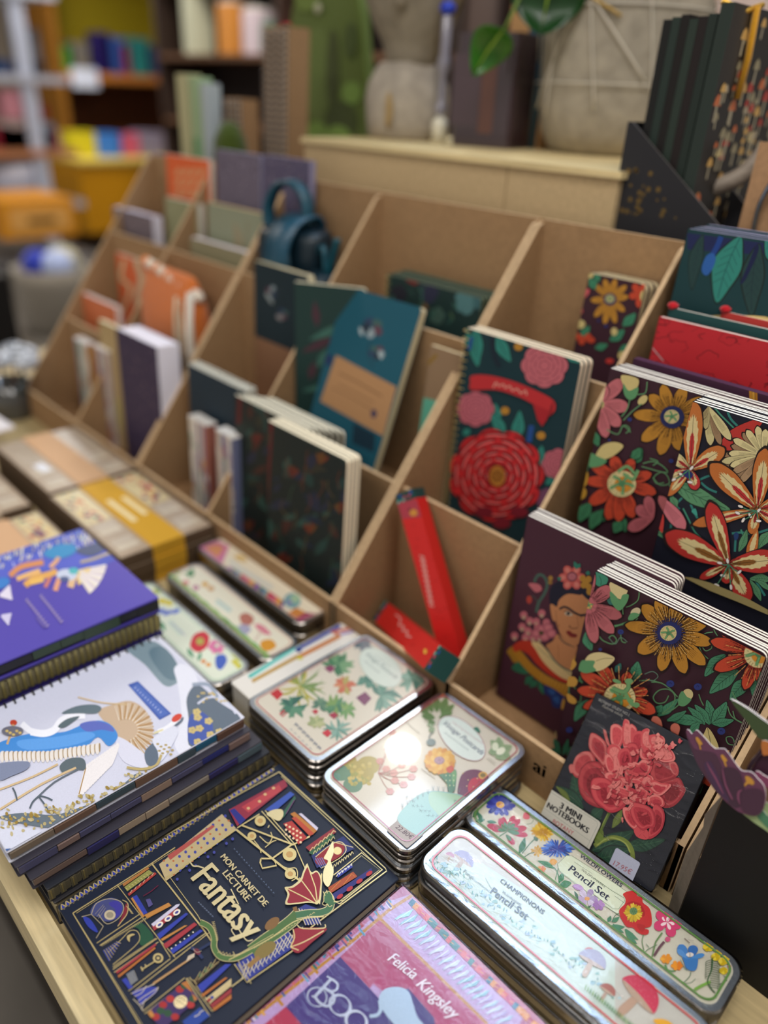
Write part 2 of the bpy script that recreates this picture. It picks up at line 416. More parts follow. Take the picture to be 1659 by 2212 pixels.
# ---------------------------------------------------------------- long box behind the displays
t = thing('wooden_box', 'long pale box behind the displays carrying the stone head and the planter', 'box', T(0, 0, 0))
m = MB()
m.box(-1.105, -0.507, 0.875, 1.33, 0.008, 0.545, 'c4ab82', 'kraft')
m.box(-0.6735, -0.6725, 0.8742, 0.8748, 0.01, 0.545, '9a815c', 'matte'); m.build('box_body', t)
m = MB(); m.box(-1.110, -0.502, 0.870, 1.335, 0.545, 0.553, 'dcc692', 'wood'); m.build('lid', t)
t = thing('riser_box', 'dark riser box behind the right display carrying the magazine holder', 'box', T(0, 0, 0))
m = MB(); m.box(-0.495, 0.30, 0.875, 1.33, 0.0, 0.47, '2b241f', 'matte'); m.box(-0.497, 0.302, 0.873, 1.332, 0.47, 0.478, '3a312a', 'matte'); m.build('box_body', t)
t = thing('riser_box', 'dark riser box behind the left displays carrying the spiral notebooks', 'box', T(0, 0, 0))
m = MB(); m.box(-1.615, -1.125, 0.875, 1.33, 0.0, 0.44, '2b241f', 'matte'); m.box(-1.62, -1.12, 0.873, 1.332, 0.44, 0.45, '4a4238', 'matte'); m.build('box_body', t)
# ================================================================ PRINTED ARTWORK (traced shapes, laid on the covers)
def ptl(a, c, t, w, col, out='21120f', o=0.10, r0=0.0, inner=None, lines=None, blunt=0.6):
    """one petal from centre c to tip t"""
    dx, dy = t[0]-c[0], t[1]-c[1]; L = math.hypot(dx, dy); nx, ny = -dy/L, dx/L
    def sh(s, e0=0.0, e1=1.0):
        P = [(e0, .18), (e0+.3*(e1-e0), .72), (e0+.62*(e1-e0), 1), (e0+.87*(e1-e0), blunt+.15), (e0+.965*(e1-e0), blunt*.55)]
        Q = [(c[0]+dx*u+nx*w*v*s, c[1]+dy*u+ny*w*v*s) for u, v in P]+[(c[0]+dx*e1, c[1]+dy*e1)]+[(c[0]+dx*u-nx*w*v*s, c[1]+dy*u-ny*w*v*s) for u, v in P[::-1]]
        return Q
    if out: a.b(sh(1+o, r0, 1+o*.5), out)
    a.b(sh(1, r0, 1), col)
    if inner:
        for k, (s, e0, e1, cc) in enumerate(inner):
            Q = sh(s, e0, e1); J = []
            for i, p in enumerate(smooth(Q, 3)):
                m = ((c[0]+dx*(e0+e1)/2), (c[1]+dy*(e0+e1)/2)); f = 1.06 if i % 2 else 0.90
                J.append((m[0]+(p[0]-m[0])*f, m[1]+(p[1]-m[1])*f))
            a.p(J, cc)
    if lines:
        for q in (-.5, -.25, 0, .25, .5):
            a.s([(c[0]+dx*.25+nx*w*q*.5, c[1]+dy*.25+ny*w*q*.5), (c[0]+dx*.72+nx*w*q, c[1]+dy*.72+ny*w*q)], max(w*.045, .8), lines)
def tri(a, tips, c, w, col, **k):
    for t in tips: ptl(a, c, t[:2], t[2] if len(t) > 2 else w, col, **k)
def dashes(a, c, r0, r1, n, w, col, seed=1, sq=1.0):
    rnd = random.Random(seed)
    for i in range(n):
        q = 6.283*i/n+rnd.uniform(-.04, .04); e = r1*rnd.uniform(.86, 1.08); s0 = r0
        while s0 < e:
            s1 = min(e, s0+(r1-r0)*rnd.uniform(.14, .5)); a.s([(c[0]+s0*math.cos(q), c[1]+s0*math.sin(q)*sq), (c[0]+s1*math.cos(q), c[1]+s1*math.sin(q)*sq)], w, col); s0 = s1+(r1-r0)*.06
def berry(a, x, y, r, col='2a3678'):
    a.e(x, y, r, r*.88, '18142e'); a.e(x, y, r*.92, r*.8, col); a.s([(x-r*.3, y), (x, y-r*.3), (x+r*.3, y+r*.1)], r*.16, '18204e', 3)
GR, GRD, GRL = '4a8a68', '1f4634', '6fa06a'
def leaves(a, L, col=GR, vein=GRD, out='14201a'):
    for (x0, y0, x1, y1, w) in L: a.leaf((x0, y0), (x1, y1), w, col, vein, .04, 5, out)
def swirls(a, S, w, col='5f8f62'):
    for q in S: a.s(q, w, col, 5)
def center(a, x, y, r, ring=('d8c98c', 'c9892c'), g=GRL, seed=1):
    rnd = random.Random(seed)
    if ring[0]: a.e(x, y, r, r*.92, ring[0]); dashes(a, (x, y), r*.7, r*.95, 26, r*.03, '5a4a2a', seed)
    if ring[1]: a.e(x+r*.12, y+r*.05, r*.62, r*.56, ring[1])
    for i in range(5):
        q = 6.283*i/5+seed; e = (x+r*.75*math.cos(q), y+r*.62*math.sin(q)); a.s([(x, y), ((x+e[0])/2+r*.08, (y+e[1])/2-r*.08), e], r*.22, '2a4a30', 4); a.s([(x, y), ((x+e[0])/2+r*.08, (y+e[1])/2-r*.08), e], r*.16, g, 4); a.e(e[0], e[1], r*.17, r*.11, g, math.degrees(q))
    a.e(x, y, r*.24, r*.22, '4f8458')
YL, PK, RD = 'b9822c', 'b8646a', 'c2452a'
def art_passion1(a):
    a.set(1180, 1220, .28873)
    leaves(a, [(1440, 790, 1222, 962, 58), (1340, 670, 1185, 835, 48), (1520, 850, 1375, 1012, 52), (1600, 800, 1560, 1010, 50), (640, 880, 686, 724, 48), (320, 1010, 213, 1168, 44), (300, 500, 340, 640, 40)])
    leaves(a, [(1235, 1190, 1203, 1010, 38), (1240, 1190, 1350, 1025, 46), (1240, 1185, 1405, 1160, 32), (1225, 1195, 1112, 1045, 32), (1190, 1195, 1060, 1062, 28), (1175, 1180, 905, 1155, 40), (1150, 1180, 1075, 1262, 30), (830, 1130, 990, 1000, 34), (905, 1165, 1050, 1090, 26), (820, 1100, 870, 1048, 28)])
    leaves(a, [(455, 245, 535, 295, 26), (520, 800, 560, 735, 24)], '3a7a70')
    a.b('365 50 460 90 455 140 420 160 380 150 362 100', '3f8a70'); a.s('400 80 415 120 410 150', 4, GRD, 3)
    swirls(a, ['575 320 578 370', '700 190 690 260 640 300 600 315', '1262 418 1258 480 1285 530', '1250 500 1185 515 1148 575 1165 650 1215 700', '1240 580 1205 560 1170 595 1195 640 1240 620 1235 585', '870 1110 950 1040 965 975 920 930 850 935 805 985 830 1030 890 1025 920 975', '790 875 860 880 930 925 985 985', '700 865 790 862 850 880', '270 870 200 865 172 930 190 1000 250 1025 262 975 225 925 200 900', '395 525 430 565 500 590 530 560 500 525 470 545', '560 520 570 570 600 580', '1360 1055 1390 1130 1480 1188', '1450 1235 1460 1290 1420 1340 1365 1335 1350 1290 1390 1285 1410 1330 1385 1400', '1145 965 1160 1010 1180 1050', '1010 1030 950 1080 870 1115', '1395 945 1430 1010 1500 1060', '1400 1090 1420 1150 1490 1185', '690 395 640 440 560 445 500 455'], 8)
    swirls(a, ['740 815 800 795 840 830 800 865 750 850', '470 540 520 590 560 540 610 575'], 5, '6a8a78')
    swirls(a, ['270 800 255 850 275 880', '540 450 490 470', '720 340 660 400 600 430 530 455'], 12, '5c9464')
    tri(a, [(352, 40, 34), (492, 165, 52), (568, 385, 48), (508, 508, 46), (370, 582, 46)], (310, 300), 50, PK, lines='6a2c34'); dashes(a, (325, 300), 60, 150, 34, 4.5, '4f2028', 2)
    center(a, 320, 300, 42, (None, 'd0a860'))
    tri(a, [(598, 446, 46), (725, 298, 54), (838, 240, 50), (1000, 262, 52), (1216, 405, 62), (1247, 580, 50), (1195, 742, 52), (1045, 806, 52), (866, 788, 50), (693, 648, 60)], (932, 500), 54, YL, lines='6f4a18')
    dashes(a, (935, 500), 92, 205, 62, 5, '4a3214', 3); dashes(a, (935, 500), 88, 200, 40, 4, 'd9b068', 9); dashes(a, (935, 500), 60, 118, 70, 6, '1e2456', 5)
    a.e(935, 500, 92, 86, '232a62'); center(a, 928, 500, 62, ('d8c98c', None), seed=2)
    tri(a, [(1284, 415, 60), (1247, 557, 48), (1275, 768, 52), (1498, 916, 46), (1625, 880, 44), (1650, 460, 60)], (1600, 640), 50, RD, lines='6f1e14'); dashes(a, (1600, 650), 110, 215, 60, 5, '2f100c', 4); dashes(a, (1600, 650), 125, 235, 26, 5, 'd99a58', 8); center(a, 1610, 650, 112, ('dccb92', 'd08a2c'), seed=3)
    tri(a, [(427, 733, 44), (280, 790, 46), (255, 920, 44), (640, 788, 44), (780, 925, 42), (836, 1085, 52), (300, 1050, 40)], (575, 960), 46, RD, lines='6f1e14'); dashes(a, (575, 960), 100, 215, 60, 5, '2f100c', 6); dashes(a, (575, 960), 120, 240, 24, 5, 'd99a58', 7); center(a, 575, 975, 118, ('dccb92', 'd08a2c'), seed=4)
    a.s('520 900 600 930 640 900 640 850', 34, '2a4a30', 4); a.s('520 900 600 930 640 900 640 850', 28, GRL, 4); a.s('620 940 660 1010 710 1035', 30, GRL, 4); a.e(645, 850, 30, 22, GRL); a.e(700, 1025, 26, 20, GRL); a.e(555, 850, 34, 14, GRL, 20)
    a.b('508 112 630 150 625 205 590 240 545 220 515 190', 'd6c590'); a.b('505 180 545 212 580 245 600 206 645 205 630 265 582 322 545 305 512 250', '5c9464')
    a.e(696, 332, 40, 28, 'cbbf98', -30); a.b('640 390 660 345 700 340 725 355 690 385', '5c9464')
    a.b('318 700 350 652 420 634 490 648 540 684 470 752 400 775 350 740', 'd6c590'); a.s('400 700 460 680 530 680', 3, '4a4020', 3); a.b('270 760 290 700 335 695 392 700 380 740 400 770 330 790 290 780', '5c9464')
    a.e(1085, 946, 40, 42, 'cfc08a'); a.b('1045 920 1078 962 1112 985 1062 1032 1015 1022 1018 960', '5c9464')
    a.b('1185 1290 1215 1215 1232 1192 1270 1235 1312 1325 1305 1370 1240 1368 1200 1340', 'cdbb7c'); a.s('1232 1195 1250 1280 1262 1360', 4, '3a3418', 3)
    ptl(a, (890, 1225), (828, 1110), 36, 'c9705c'); ptl(a, (1000, 1260), (985, 1160), 36, 'c9705c'); a.b('1340 1375 1400 1360 1420 1390 1400 1440 1350 1420', 'b9822c')
    a.b('160 830 230 815 262 850 240 890 180 880', 'b98a3a'); a.b('215 680 255 720 215 770 195 730', 'b98a3a'); a.b('185 940 250 985 240 1020 190 1000', 'b98a3a')
    for x, y, r in ((585, 482, 24), (432, 613, 14), (955, 866, 32), (1160, 888, 32), (200, 1213, 26), (1335, 1218, 32)): berry(a, x, y, r)
    leaves(a, [(130, 1400, 75, 1265, 20), (150, 1400, 190, 1280, 20), (110, 1410, 50, 1340, 18), (180, 1400, 240, 1320, 20), (90, 1400, 120, 1300, 16)], '2f6a4e'); a.e(85, 1225, 16, 36, 'cdbb7c')
    for i in range(9): a.s([(1290+i*9, 1470+i*3), (1330+i*8, 1600)], 3, '2f6a4e')
    leaves(a, [(1150, 1560, 1040, 1460, 34), (1250, 1600, 1330, 1450, 40), (1000, 1650, 900, 1500, 40), (1100, 1700, 1200, 1600, 36), (300, 1500, 180, 1450, 30)]); berry(a, 1130, 1460, 26); ptl(a, (1350, 1640), (1200, 1540), 50, RD); a.e(1290, 1560, 40, 30, 'c43a2c')
def art_passion2(a):
    a.set(1340, 840, .21701)
    tri(a, [(130, 255, 60), (290, 60, 62), (420, -40, 60), (640, -20, 62), (830, 95, 60), (720, 330, 60), (585, 610, 62), (395, 655, 66), (215, 515, 66)], (520, 280), 62, YL, lines='7a5218'); dashes(a, (520, 280), 110, 230, 50, 6, '5a3c14', 3)
    a.e(520, 280, 120, 112, '1f2554'); center(a, 515, 275, 76, ('cfc08a', None), seed=2)
    leaves(a, [(110, 740, 220, 590, 60), (0, 1250, 60, 1420, 50), (-120, 1200, -230, 1330, 60)], '3f8058')
    swirls(a, ['230 740 330 720 420 760 480 820', '480 830 400 830 340 880 370 940 440 930', '300 690 380 720 330 760', '0 380 60 360 100 400 60 440'], 12)
    a.set(1000, 450, .39723)
    tri(a, [(870, 930, 38), (905, 1078, 38), (858, 1182, 36), (782, 1245, 34), (775, 960, 34)], (745, 1065), 36, 'c06a70', lines='7a3a40'); center(a, 745, 1065, 28, ('c9b57a', None))
    tri(a, [(700, 1385, 32), (820, 1345, 34), (672, 1480, 30), (690, 1605, 36), (790, 1690, 38), (850, 1700, 36), (930, 1680, 36), (1055, 1545, 34), (1030, 1440, 30), (930, 1360, 30)], (870, 1490), 34, RD, lines='6f1e14'); dashes(a, (870, 1490), 70, 115, 40, 4, '2f100c', 6); center(a, 870, 1495, 78, ('dccb92', 'd08a2c'), seed=4)
    a.s('880 1440 930 1470 960 1420', 18, GRL, 4); a.s('850 1430 900 1400 940 1440', 16, GRL, 4)
    a.b('720 1370 760 1290 830 1268 880 1290 830 1340 770 1365', 'cdbb7c'); a.b('690 1400 700 1330 750 1350 790 1370 750 1400', '5c9464'); a.b('870 905 960 925 950 980 910 990 880 960', 'cdbb7c'); a.b('880 950 910 990 960 970 950 1020 915 1040 885 1010', '5c9464'); a.e(985, 1040, 32, 20, 'cdbb7c', -45)
    leaves(a, [(930, 1360, 970, 1300, 26), (700, 1600, 640, 1700, 36), (870, 1700, 830, 1760, 30), (760, 1640, 700, 1740, 34), (720, 1210, 745, 1290, 24), (640, 1440, 690, 1390, 22)], '3f8058')
    swirls(a, ['915 1040 900 1090 870 1130', '980 1060 930 1100 880 1150', '790 1200 850 1225 880 1180 920 1215', '1010 940 1000 1000 950 1010', '980 1400 1050 1420 1110 1440 1130 1490 1080 1500 1040 1460', '1130 1500 1160 1560 1200 1700'], 6)
    tri(a, [(905, 1740, 34), (950, 1620, 32), (1010, 1560, 30)], (1040, 1680), 34, 'b86068', lines='6f3038'); ptl(a, (1190, 1720), (1075, 1560), 30, 'c0686c'); a.b('640 1460 665 1420 690 1440 680 1500 650 1510', 'b98a2c'); a.b('610 1540 640 1500 680 1530 670 1570 630 1580', 'b98a2c'); a.b('640 1330 690 1330 690 1360 650 1390', 'b98a2c')
    berry(a, 915, 1145, 13); berry(a, 805, 1257, 8); berry(a, 1140, 1370, 14)
def lily(a, c, tips, col, in1='d9c690', in2='b83030'):
    for t in tips: ptl(a, c, t[:2], t[2], t[3] if len(t) > 3 else col, inner=[(.60, .05, .80, in1), (.26, .05, .55, in2)]); a.s([(c[0]+(t[0]-c[0])*.1, c[1]+(t[1]-c[1])*.1), (c[0]+(t[0]-c[0])*.8, c[1]+(t[1]-c[1])*.8)], 4, '2a1810')
    dashes(a, c, 20, 130, 26, 4, '2a1810', 3)
def stamens(a, c, E):
    for (x, y, an) in E: a.s([c, ((c[0]+x)/2, (c[1]+y)/2+12), (x, y)], 13, '1c3a2c', 4); a.s([c, ((c[0]+x)/2, (c[1]+y)/2+12), (x, y)], 9, '4f8a6a', 4); a.e(x, y, 30, 16, '1c1a1a', an); a.e(x, y, 27, 13, 'e8e2dc', an)
def art_lily(a):
    a.set(1340, 840, .21701)
    for q in ('700 1150 740 1240 790 1320', '1060 200 1100 300 1200 400', '800 930 870 990 960 1030', '900 860 800 900 700 980', '1110 1440 1200 1430 1330 1440 1470 1400', '640 1060 560 1150 590 1200', '520 1040 520 1200 500 1400', '1140 1620 1150 1450', '1340 1900 1440 2060'): a.s(q, 22, '2f7a72', 4)
    swirls(a, ['625 1190 680 1300 740 1420 820 1500', '940 190 1000 260 1080 340 1160 420', '1180 1600 1230 1500 1200 1400'], 16, '3f8a70')
    leaves(a, [(480, 900, 1095, 1205, 88), (318, 1410, 880, 1535, 56), (1500, 1420, 1370, 1590, 50), (1180, 1620, 1260, 1400, 38), (1500, 1900, 1290, 1890, 46), (1400, 2110, 1290, 1900, 34), (1500, 2010, 1350, 1900, 26), (560, 1190, 500, 1060, 40)], '5a9068')
    a.b('1140 1500 1130 1450 1155 1425 1180 1450 1165 1500', '1f3a6a'); a.b('710 1215 750 1190 770 1260 740 1250', '3f9a8a')
    ptl(a, (1420, 300), (1010, 590), 92, 'b8342e'); 
    for t in ((900, 560, 46, 'c9bd88'), (1000, 556, 36, '9a7c5c'), (1100, 505, 44, 'd2c690'), (850, 400, 30, 'b5a878'), (820, 300, 24, 'a59468')): ptl(a, (880, 180), t[:2], t[2], t[3], lines='5a4c34')
    for t in ((1222, 440, '9a7c5c'), (1110, 565, '9a7c5c'), (1030, 660, '9a7c5c'), (1025, 775, '9a7c5c'), (1150, 890, '9a7c5c'), (1130, 500, 'd9cc96'), (1262, 410, 'd9cc96'), (1368, 372, 'd9cc96'), (1085, 640, 'd9cc96'), (1015, 722, 'c9bd8a'), (1100, 765, 'd9cc96'), (1125, 830, 'a98a68'), (1200, 925, 'a98a68'), (1450, 400, 'd9cc96')): ptl(a, (1430, 660), t[:2], 34, t[2], lines='4a3c28', blunt=.8)
    lily(a, (700, 800), [(742, 120, 96), (1040, 590, 84), (490, 640, 60, 'c9bd88'), (470, 900, 60, 'b83030'), (470, 1060, 50), (760, 1000, 60, 'b83030')], 'c07034')
    a.b('632 820 680 805 730 850 700 890 650 870', '1f2a66'); stamens(a, (690, 800), [(715, 785, -50), (612, 850, 40), (700, 925, 10), (535, 900, -20)])
    ptl(a, (380, 1060), (650, 1390), 72, 'c8707a', lines='7a3a40'); ptl(a, (400, 1300), (330, 1080), 50, 'b8606a'); ptl(a, (420, 1420), (380, 1180), 44, 'c23a34')
    lily(a, (1370, 1200), [(905, 745, 104), (1450, 590, 92), (1640, 1120, 80), (730, 1345, 62), (1310, 1440, 56), (1600, 1320, 70)], 'bd6c30'); ptl(a, (1370, 1400), (1290, 1680), 52, 'bd6c30', inner=[(.5, .1, .8, 'd9c690')])
    stamens(a, (1365, 1205), [(1385, 1205, -45), (1205, 1165, 20), (1175, 1230, 25), (1300, 1255, 60), (1232, 1300, -60), (1385, 1308, 5)])
    lily(a, (1085, 1740), [(800, 1880, 44), (460, 1440, 122), (900, 1125, 92), (1600, 1690, 116), (1290, 2110, 92), (1060, 1930, 60)], 'b5302a', in2='8a5a24')
    stamens(a, (1090, 1740), [(1078, 1705, 80), (1000, 1725, 12), (1195, 1815, -40), (1030, 1850, 10), (1112, 1965, 85), (970, 1945, 20)])
    a.p('630 1862 720 1870 900 1920 1100 2000 1300 2090 1480 2190 1480 2240 1200 2120 900 2000', 'a39462')
def art_woman(a):
    a.set(1050, 1200, .18084); SK = 'b57a50'
    for q in ('600 680 630 560 700 450 730 340 690 250 630 230 590 280 580 320',): a.s(q, 34, '3f5a50', 5)
    a.s('620 560 570 490 510 500', 12, '3a4a44', 4); a.b('505 340 560 330 640 350 665 410 600 440 550 400', 'b5626a'); a.e(515, 528, 32, 48, 'a83c30'); a.e(770, 270, 28, 30, '9a7434'); a.e(765, 320, 26, 26, '8a642c')
    for x, y in ((450, 710), (665, 690), (520, 780), (430, 850), (340, 960), (600, 790), (500, 900), (720, 800), (620, 860), (470, 980), (720, 920), (560, 980), (640, 980)): a.e(x, y, 44, 46, 'b5626c'); a.e(x, y+30, 22, 26, 'b0927c')
    for x, y in ((660, 880), (740, 860), (700, 970), (600, 930), (780, 930)): a.e(x, y, 62, 56, '9f5460'); a.e(x, y, 40, 34, 'bd6c74')
    a.e(660, 925, 30, 28, '4a3c24')
    leaves(a, [(480, 1290, 305, 1350, 50), (560, 1390, 330, 1370, 44), (560, 1440, 470, 1540, 46), (620, 1500, 520, 1570, 40), (640, 1500, 690, 1660, 30)], '2a6a4e')
    a.b('690 1560 740 1545 800 1580 860 1620 940 1660 930 1720 880 1820 800 1800 770 1700 700 1640', '1c2c62'); a.b('740 1600 800 1600 830 1650 780 1660', '28508a'); a.b('800 1700 860 1680 880 1740 850 1770', '28508a'); a.b('930 1700 945 1760 930 1830 900 1830 905 1760', 'b98a3a')
    a.b('250 1140 330 1080 360 1180 420 1240 340 1280 290 1210', '9a6e20'); a.b('330 1120 420 1140 560 1300 760 1450 980 1540 1180 1540 1180 1600 980 1690 830 1600 640 1500 450 1330 340 1180', 'a87420')
    for i in range(9): x = 680+i*42; a.s([(x, 1400+i*22), (x-24, 1480+i*20)], 6, 'c89a50')
    a.b('320 1090 380 1030 480 1010 590 1060 700 1250 860 1400 1000 1480 1180 1500 1180 1540 960 1520 780 1440 600 1290 520 1190 420 1130 350 1150', 'b0301c')
    a.b('545 1040 640 1040 760 1170 880 1300 1020 1390 1180 1420 1180 1500 980 1490 820 1400 680 1260 600 1130', 'cdb07c')
    for i in range(22): a.s([(620+i*22, 1090+i*18), (630+i*22, 1120+i*18)], 6, '5a6a4c')
    a.b('720 1080 800 1020 860 940 1000 1060 1090 1080 1075 1180 1060 1260 1020 1370 900 1320 800 1210', SK); a.s('730 1100 800 1220 900 1320 1020 1380', 16, '4a5a50', 4); a.s('870 960 940 1040 1060 1090', 14, '3c3a3a', 4); a.s('860 1060 870 1150 865 1250', 6, '8a5436', 3); a.b('1060 1200 1120 1270 1030 1350', 'b98a3a')
    a.b('770 590 820 570 860 640 850 760 810 780 785 720', SK)
    a.b('850 620 870 540 920 480 1000 450 1120 455 1230 510 1240 640 1200 760 1190 900 1140 1010 1060 1085 980 1040 900 950 850 830 830 740', SK)
    a.b('765 560 760 440 790 360 860 310 960 290 1100 330 1220 400 1240 520 1200 510 1140 450 1130 470 1000 455 930 480 870 540 850 610 800 580', '15162a')
    a.s('880 640 930 612 990 630 1060 680 1130 710 1200 700', 26, '1c1a24', 4); a.s('930 665 980 660 1040 700', 9, '241c24', 4); a.b('940 690 980 665 1040 705 1000 720 960 712', 'b9a890'); a.e(985, 692, 22, 20, '2a2228'); a.s('1130 740 1160 720 1210 730', 8, '241c24', 3)
    a.s('1010 830 1000 850 1040 870 1100 860', 12, '6a3c2c', 4); a.s('1090 720 1100 800 1110 850', 7, '8f5a3c', 3); a.b('960 905 1000 895 1040 925 1090 940 1080 975 1020 975 980 945', '7a2420'); a.s('975 918 1030 940 1085 955', 6, '3c1414', 3)
    a.s('840 650 845 760 870 850 880 820', 8, '8f5a3c', 3)
    for i in range(6): q = 6.283*i/6; a.e(1030+100*math.cos(q), 260+95*math.sin(q), 62, 52, 'b5524c', math.degrees(q)); a.e(1030+108*math.cos(q), 260+100*math.sin(q), 34, 28, 'c8746a', math.degrees(q))
    a.e(1030, 250, 62, 58, '5a2a38'); a.e(1030, 250, 50, 44, 'a86068'); leaves(a, [(1090, 160, 1055, 70, 26), (1100, 150, 1125, 90, 20), (900, 290, 860, 260, 24), (1210, 230, 1230, 180, 26)], '2f7a68')
    for x, y in ((1160, 270), (1200, 320), (1170, 350), (1230, 280), (1230, 370), (1240, 430)): a.e(x, y, 36, 40, 'a87a2c')
def art_rose(a):
    a.set(1000, 450, .39723)
    leaves(a, [(75, 650, 80, 860, 40), (185, 690, 260, 835, 34), (20, 650, 50, 780, 20), (560, 780, 640, 840, 24), (280, 1270, 310, 1100, 34), (170, 1180, 175, 1060, 34), (230, 1250, 150, 1110, 30), (400, 1420, 430, 1290, 30), (450, 1500, 520, 1440, 24), (0, 1230, 40, 1200, 20)], '2f8578', '14403f')
    for q in ('160 700 170 800 200 860', '340 700 320 640 260 620'): a.s(q, 26, '12222f', 3)
    a.s('50 700 35 770', 18, '1f4a8a'); a.s('375 1180 360 1270', 30, '1f4a8a')
    def bloom(x, y, r, c1, c2, n=4):
        for i in range(8): q = 6.283*i/8; a.e(x+r*.62*math.cos(q), y+r*.58*math.sin(q), r*.46, r*.44, '3a2030'); 
        for i in range(8): q = 6.283*i/8; a.e(x+r*.62*math.cos(q), y+r*.58*math.sin(q), r*.43, r*.41, c1)
        a.e(x, y, r*.75, r*.7, c1)
        for k in range(n):
            rr = r*(.82-.2*k)
            for i in range(6): q = 6.283*i/6+k*.6; a.s([(x+rr*math.cos(q+t), y+rr*.95*math.sin(q+t)) for t in (-.42, -.2, 0, .2, .42)], r*.035, c2, 2)
    bloom(445, 855, 122, 'c0656e', '7a3444'); bloom(70, 1090, 98, 'b8606c', '7a3444'); bloom(520, 1390, 86, 'b8606c', '7a3444'); bloom(460, 1580, 60, '7a4a68', '4a2a44', 2); bloom(0, 1490, 50, '7a4a68', '4a2a44', 2)
    for x, y in ((305, 752), (232, 1100), (428, 1235)): a.e(x, y, 24, 22, 'b5812c')
    def rose(x, y, r):
        rnd = random.Random(5)
        for i in range(11): q = 6.283*i/11; a.e(x+r*.72*math.cos(q), y+r*.72*math.sin(q), r*.36, r*.33, '6a1014')
        for i in range(11): q = 6.283*i/11; a.e(x+r*.72*math.cos(q), y+r*.72*math.sin(q), r*.335, r*.31, 'c8262a')
        a.e(x, y, r*.85, r*.83, 'c8262a')
        for k in range(6):
            rr = r*(.94-.135*k)
            for i in range(8):
                q = 6.283*i/8+k*.45; a.s([(x+(rr+rnd.uniform(-5, 5))*math.cos(q+t), y+(rr+rnd.uniform(-5, 5))*math.sin(q+t)) for t in (-.34, -.17, 0, .17, .34)], r*.045, '5f0e16', 3)
                a.s([(x+(rr-r*.05)*math.cos(q+t), y+(rr-r*.05)*math.sin(q+t)) for t in (-.26, -.1, .1, .24)], r*.028, 'd8807c', 3)
        for i in range(7): a.e(x+10*math.cos(i), y+16*math.sin(i*2), r*.17, r*.2, '8a1418')
        a.e(x+6, y+5, 44, 56, 'b8782c'); dashes(a, (x+6, y+5), 10, 44, 20, 5, '7a4a18', 3)
    rose(185, 1450, 245)
    a.b('45 945 50 910 130 905 250 930 370 975 500 1045 490 1115 400 1070 300 1020 180 985 50 985', 'bd2c30'); a.p('385 1060 480 1100 460 1150 435 1185 410 1150', 'a82028'); a.p('480 1075 500 1045 490 1120 470 1130', '8a1a20')
    a.s('170 975 185 945 200 965 225 955 235 975 260 965 275 990 300 980 320 1005 345 990 352 1015', 7, 'd89a8a', 3)
    for i in range(5): a.e(120+i*95, 1650+(i % 2)*60, 50, 30, '7a1a2a')
def art_mini(a):
    a.set(1000, 450, .39723)
    tri(a, [(705, 405, 16), (770, 385, 18), (830, 385, 18), (890, 420, 18), (900, 480, 18), (880, 560, 18), (830, 625, 18), (770, 630, 18), (715, 590, 18), (695, 500, 18)], (800, 495), 22, YL, lines='7a5218'); a.e(800, 495, 36, 34, '2c3158'); center(a, 800, 492, 24, ('cfc08a', None))
    tri(a, [(640, 490, 18), (690, 440, 18), (650, 570, 20)], (600, 520), 20, 'c8565e'); tri(a, [(930, 410, 20), (985, 430, 18), (905, 480, 20), (960, 540, 20), (1000, 400, 18)], (960, 470), 22, RD)
    leaves(a, [(720, 440, 690, 380, 22), (870, 640, 940, 570, 26), (800, 720, 880, 660, 26), (640, 700, 690, 640, 22), (850, 780, 920, 740, 24), (720, 760, 790, 740, 20), (740, 400, 720, 350, 18)], '3f8a68')
    for q in ((690, 360, 24, 20), (640, 630, 28, 24), (825, 670, 18, 22), (870, 800, 26, 24), (985, 480, 20, 34)): a.e(*q, 'cdbb7c')
    tri(a, [(600, 690, 18), (720, 720, 18), (640, 740, 18), (700, 690, 16)], (660, 705), 20, RD); a.e(760, 350, 30, 12, 'c83a34'); a.e(850, 360, 26, 10, 'c83a34'); berry(a, 780, 640, 10); berry(a, 740, 610, 8); a.e(800, 830, 22, 14, 'c83a34')
def art_bigleaf(a):
    a.set(1330, 400, .19831)
    a.p('780 520 1700 640 1700 760 1240 740 780 700', '1b2450'); leaves(a, [(1360, 560, 1100, 1280, 155)], '2f8578', '1c5c58'); leaves(a, [(950, 540, 830, 1130, 70), (1560, 640, 1480, 1420, 120)], '22403f', '1b3238')
    leaves(a, [(1640, 560, 1900, 900, 120)], '2f8578', '1c5c58'); a.s('1150 560 1100 680 1040 780', 58, '1b3f86', 3); a.b('1000 980 950 960 940 890 990 770 1060 740 1090 800 1060 900', '2a5fa8'); a.b('1000 1440 1050 1420 1300 1415 1700 1450 1700 1640 1300 1540', 'cfb676')
    a.b('1530 650 1560 700 1480 900 1400 1050 1360 1060 1450 850', '141c44')
def art_redrose(a):
    a.set(1000, 450, .39723); rnd = random.Random(11)
    for i in range(34):
        x, y = 1020+rnd.random()*700, 600+rnd.random()*380; r = rnd.uniform(22, 60); q0 = rnd.random()*6
        a.s([(x+r*(1+.16*math.sin(5*t))*math.cos(t+q0), y+r*.6*(1+.2*math.sin(4*t))*math.sin(t+q0)) for t in [k*.35 for k in range(11)]], rnd.uniform(2.5, 6), rnd.choice(['7f141e', '8f1a22', '6a1018']), 2)
    a.s('1010 735 1040 770 1090 830', 5, 'b9a8ac', 3)
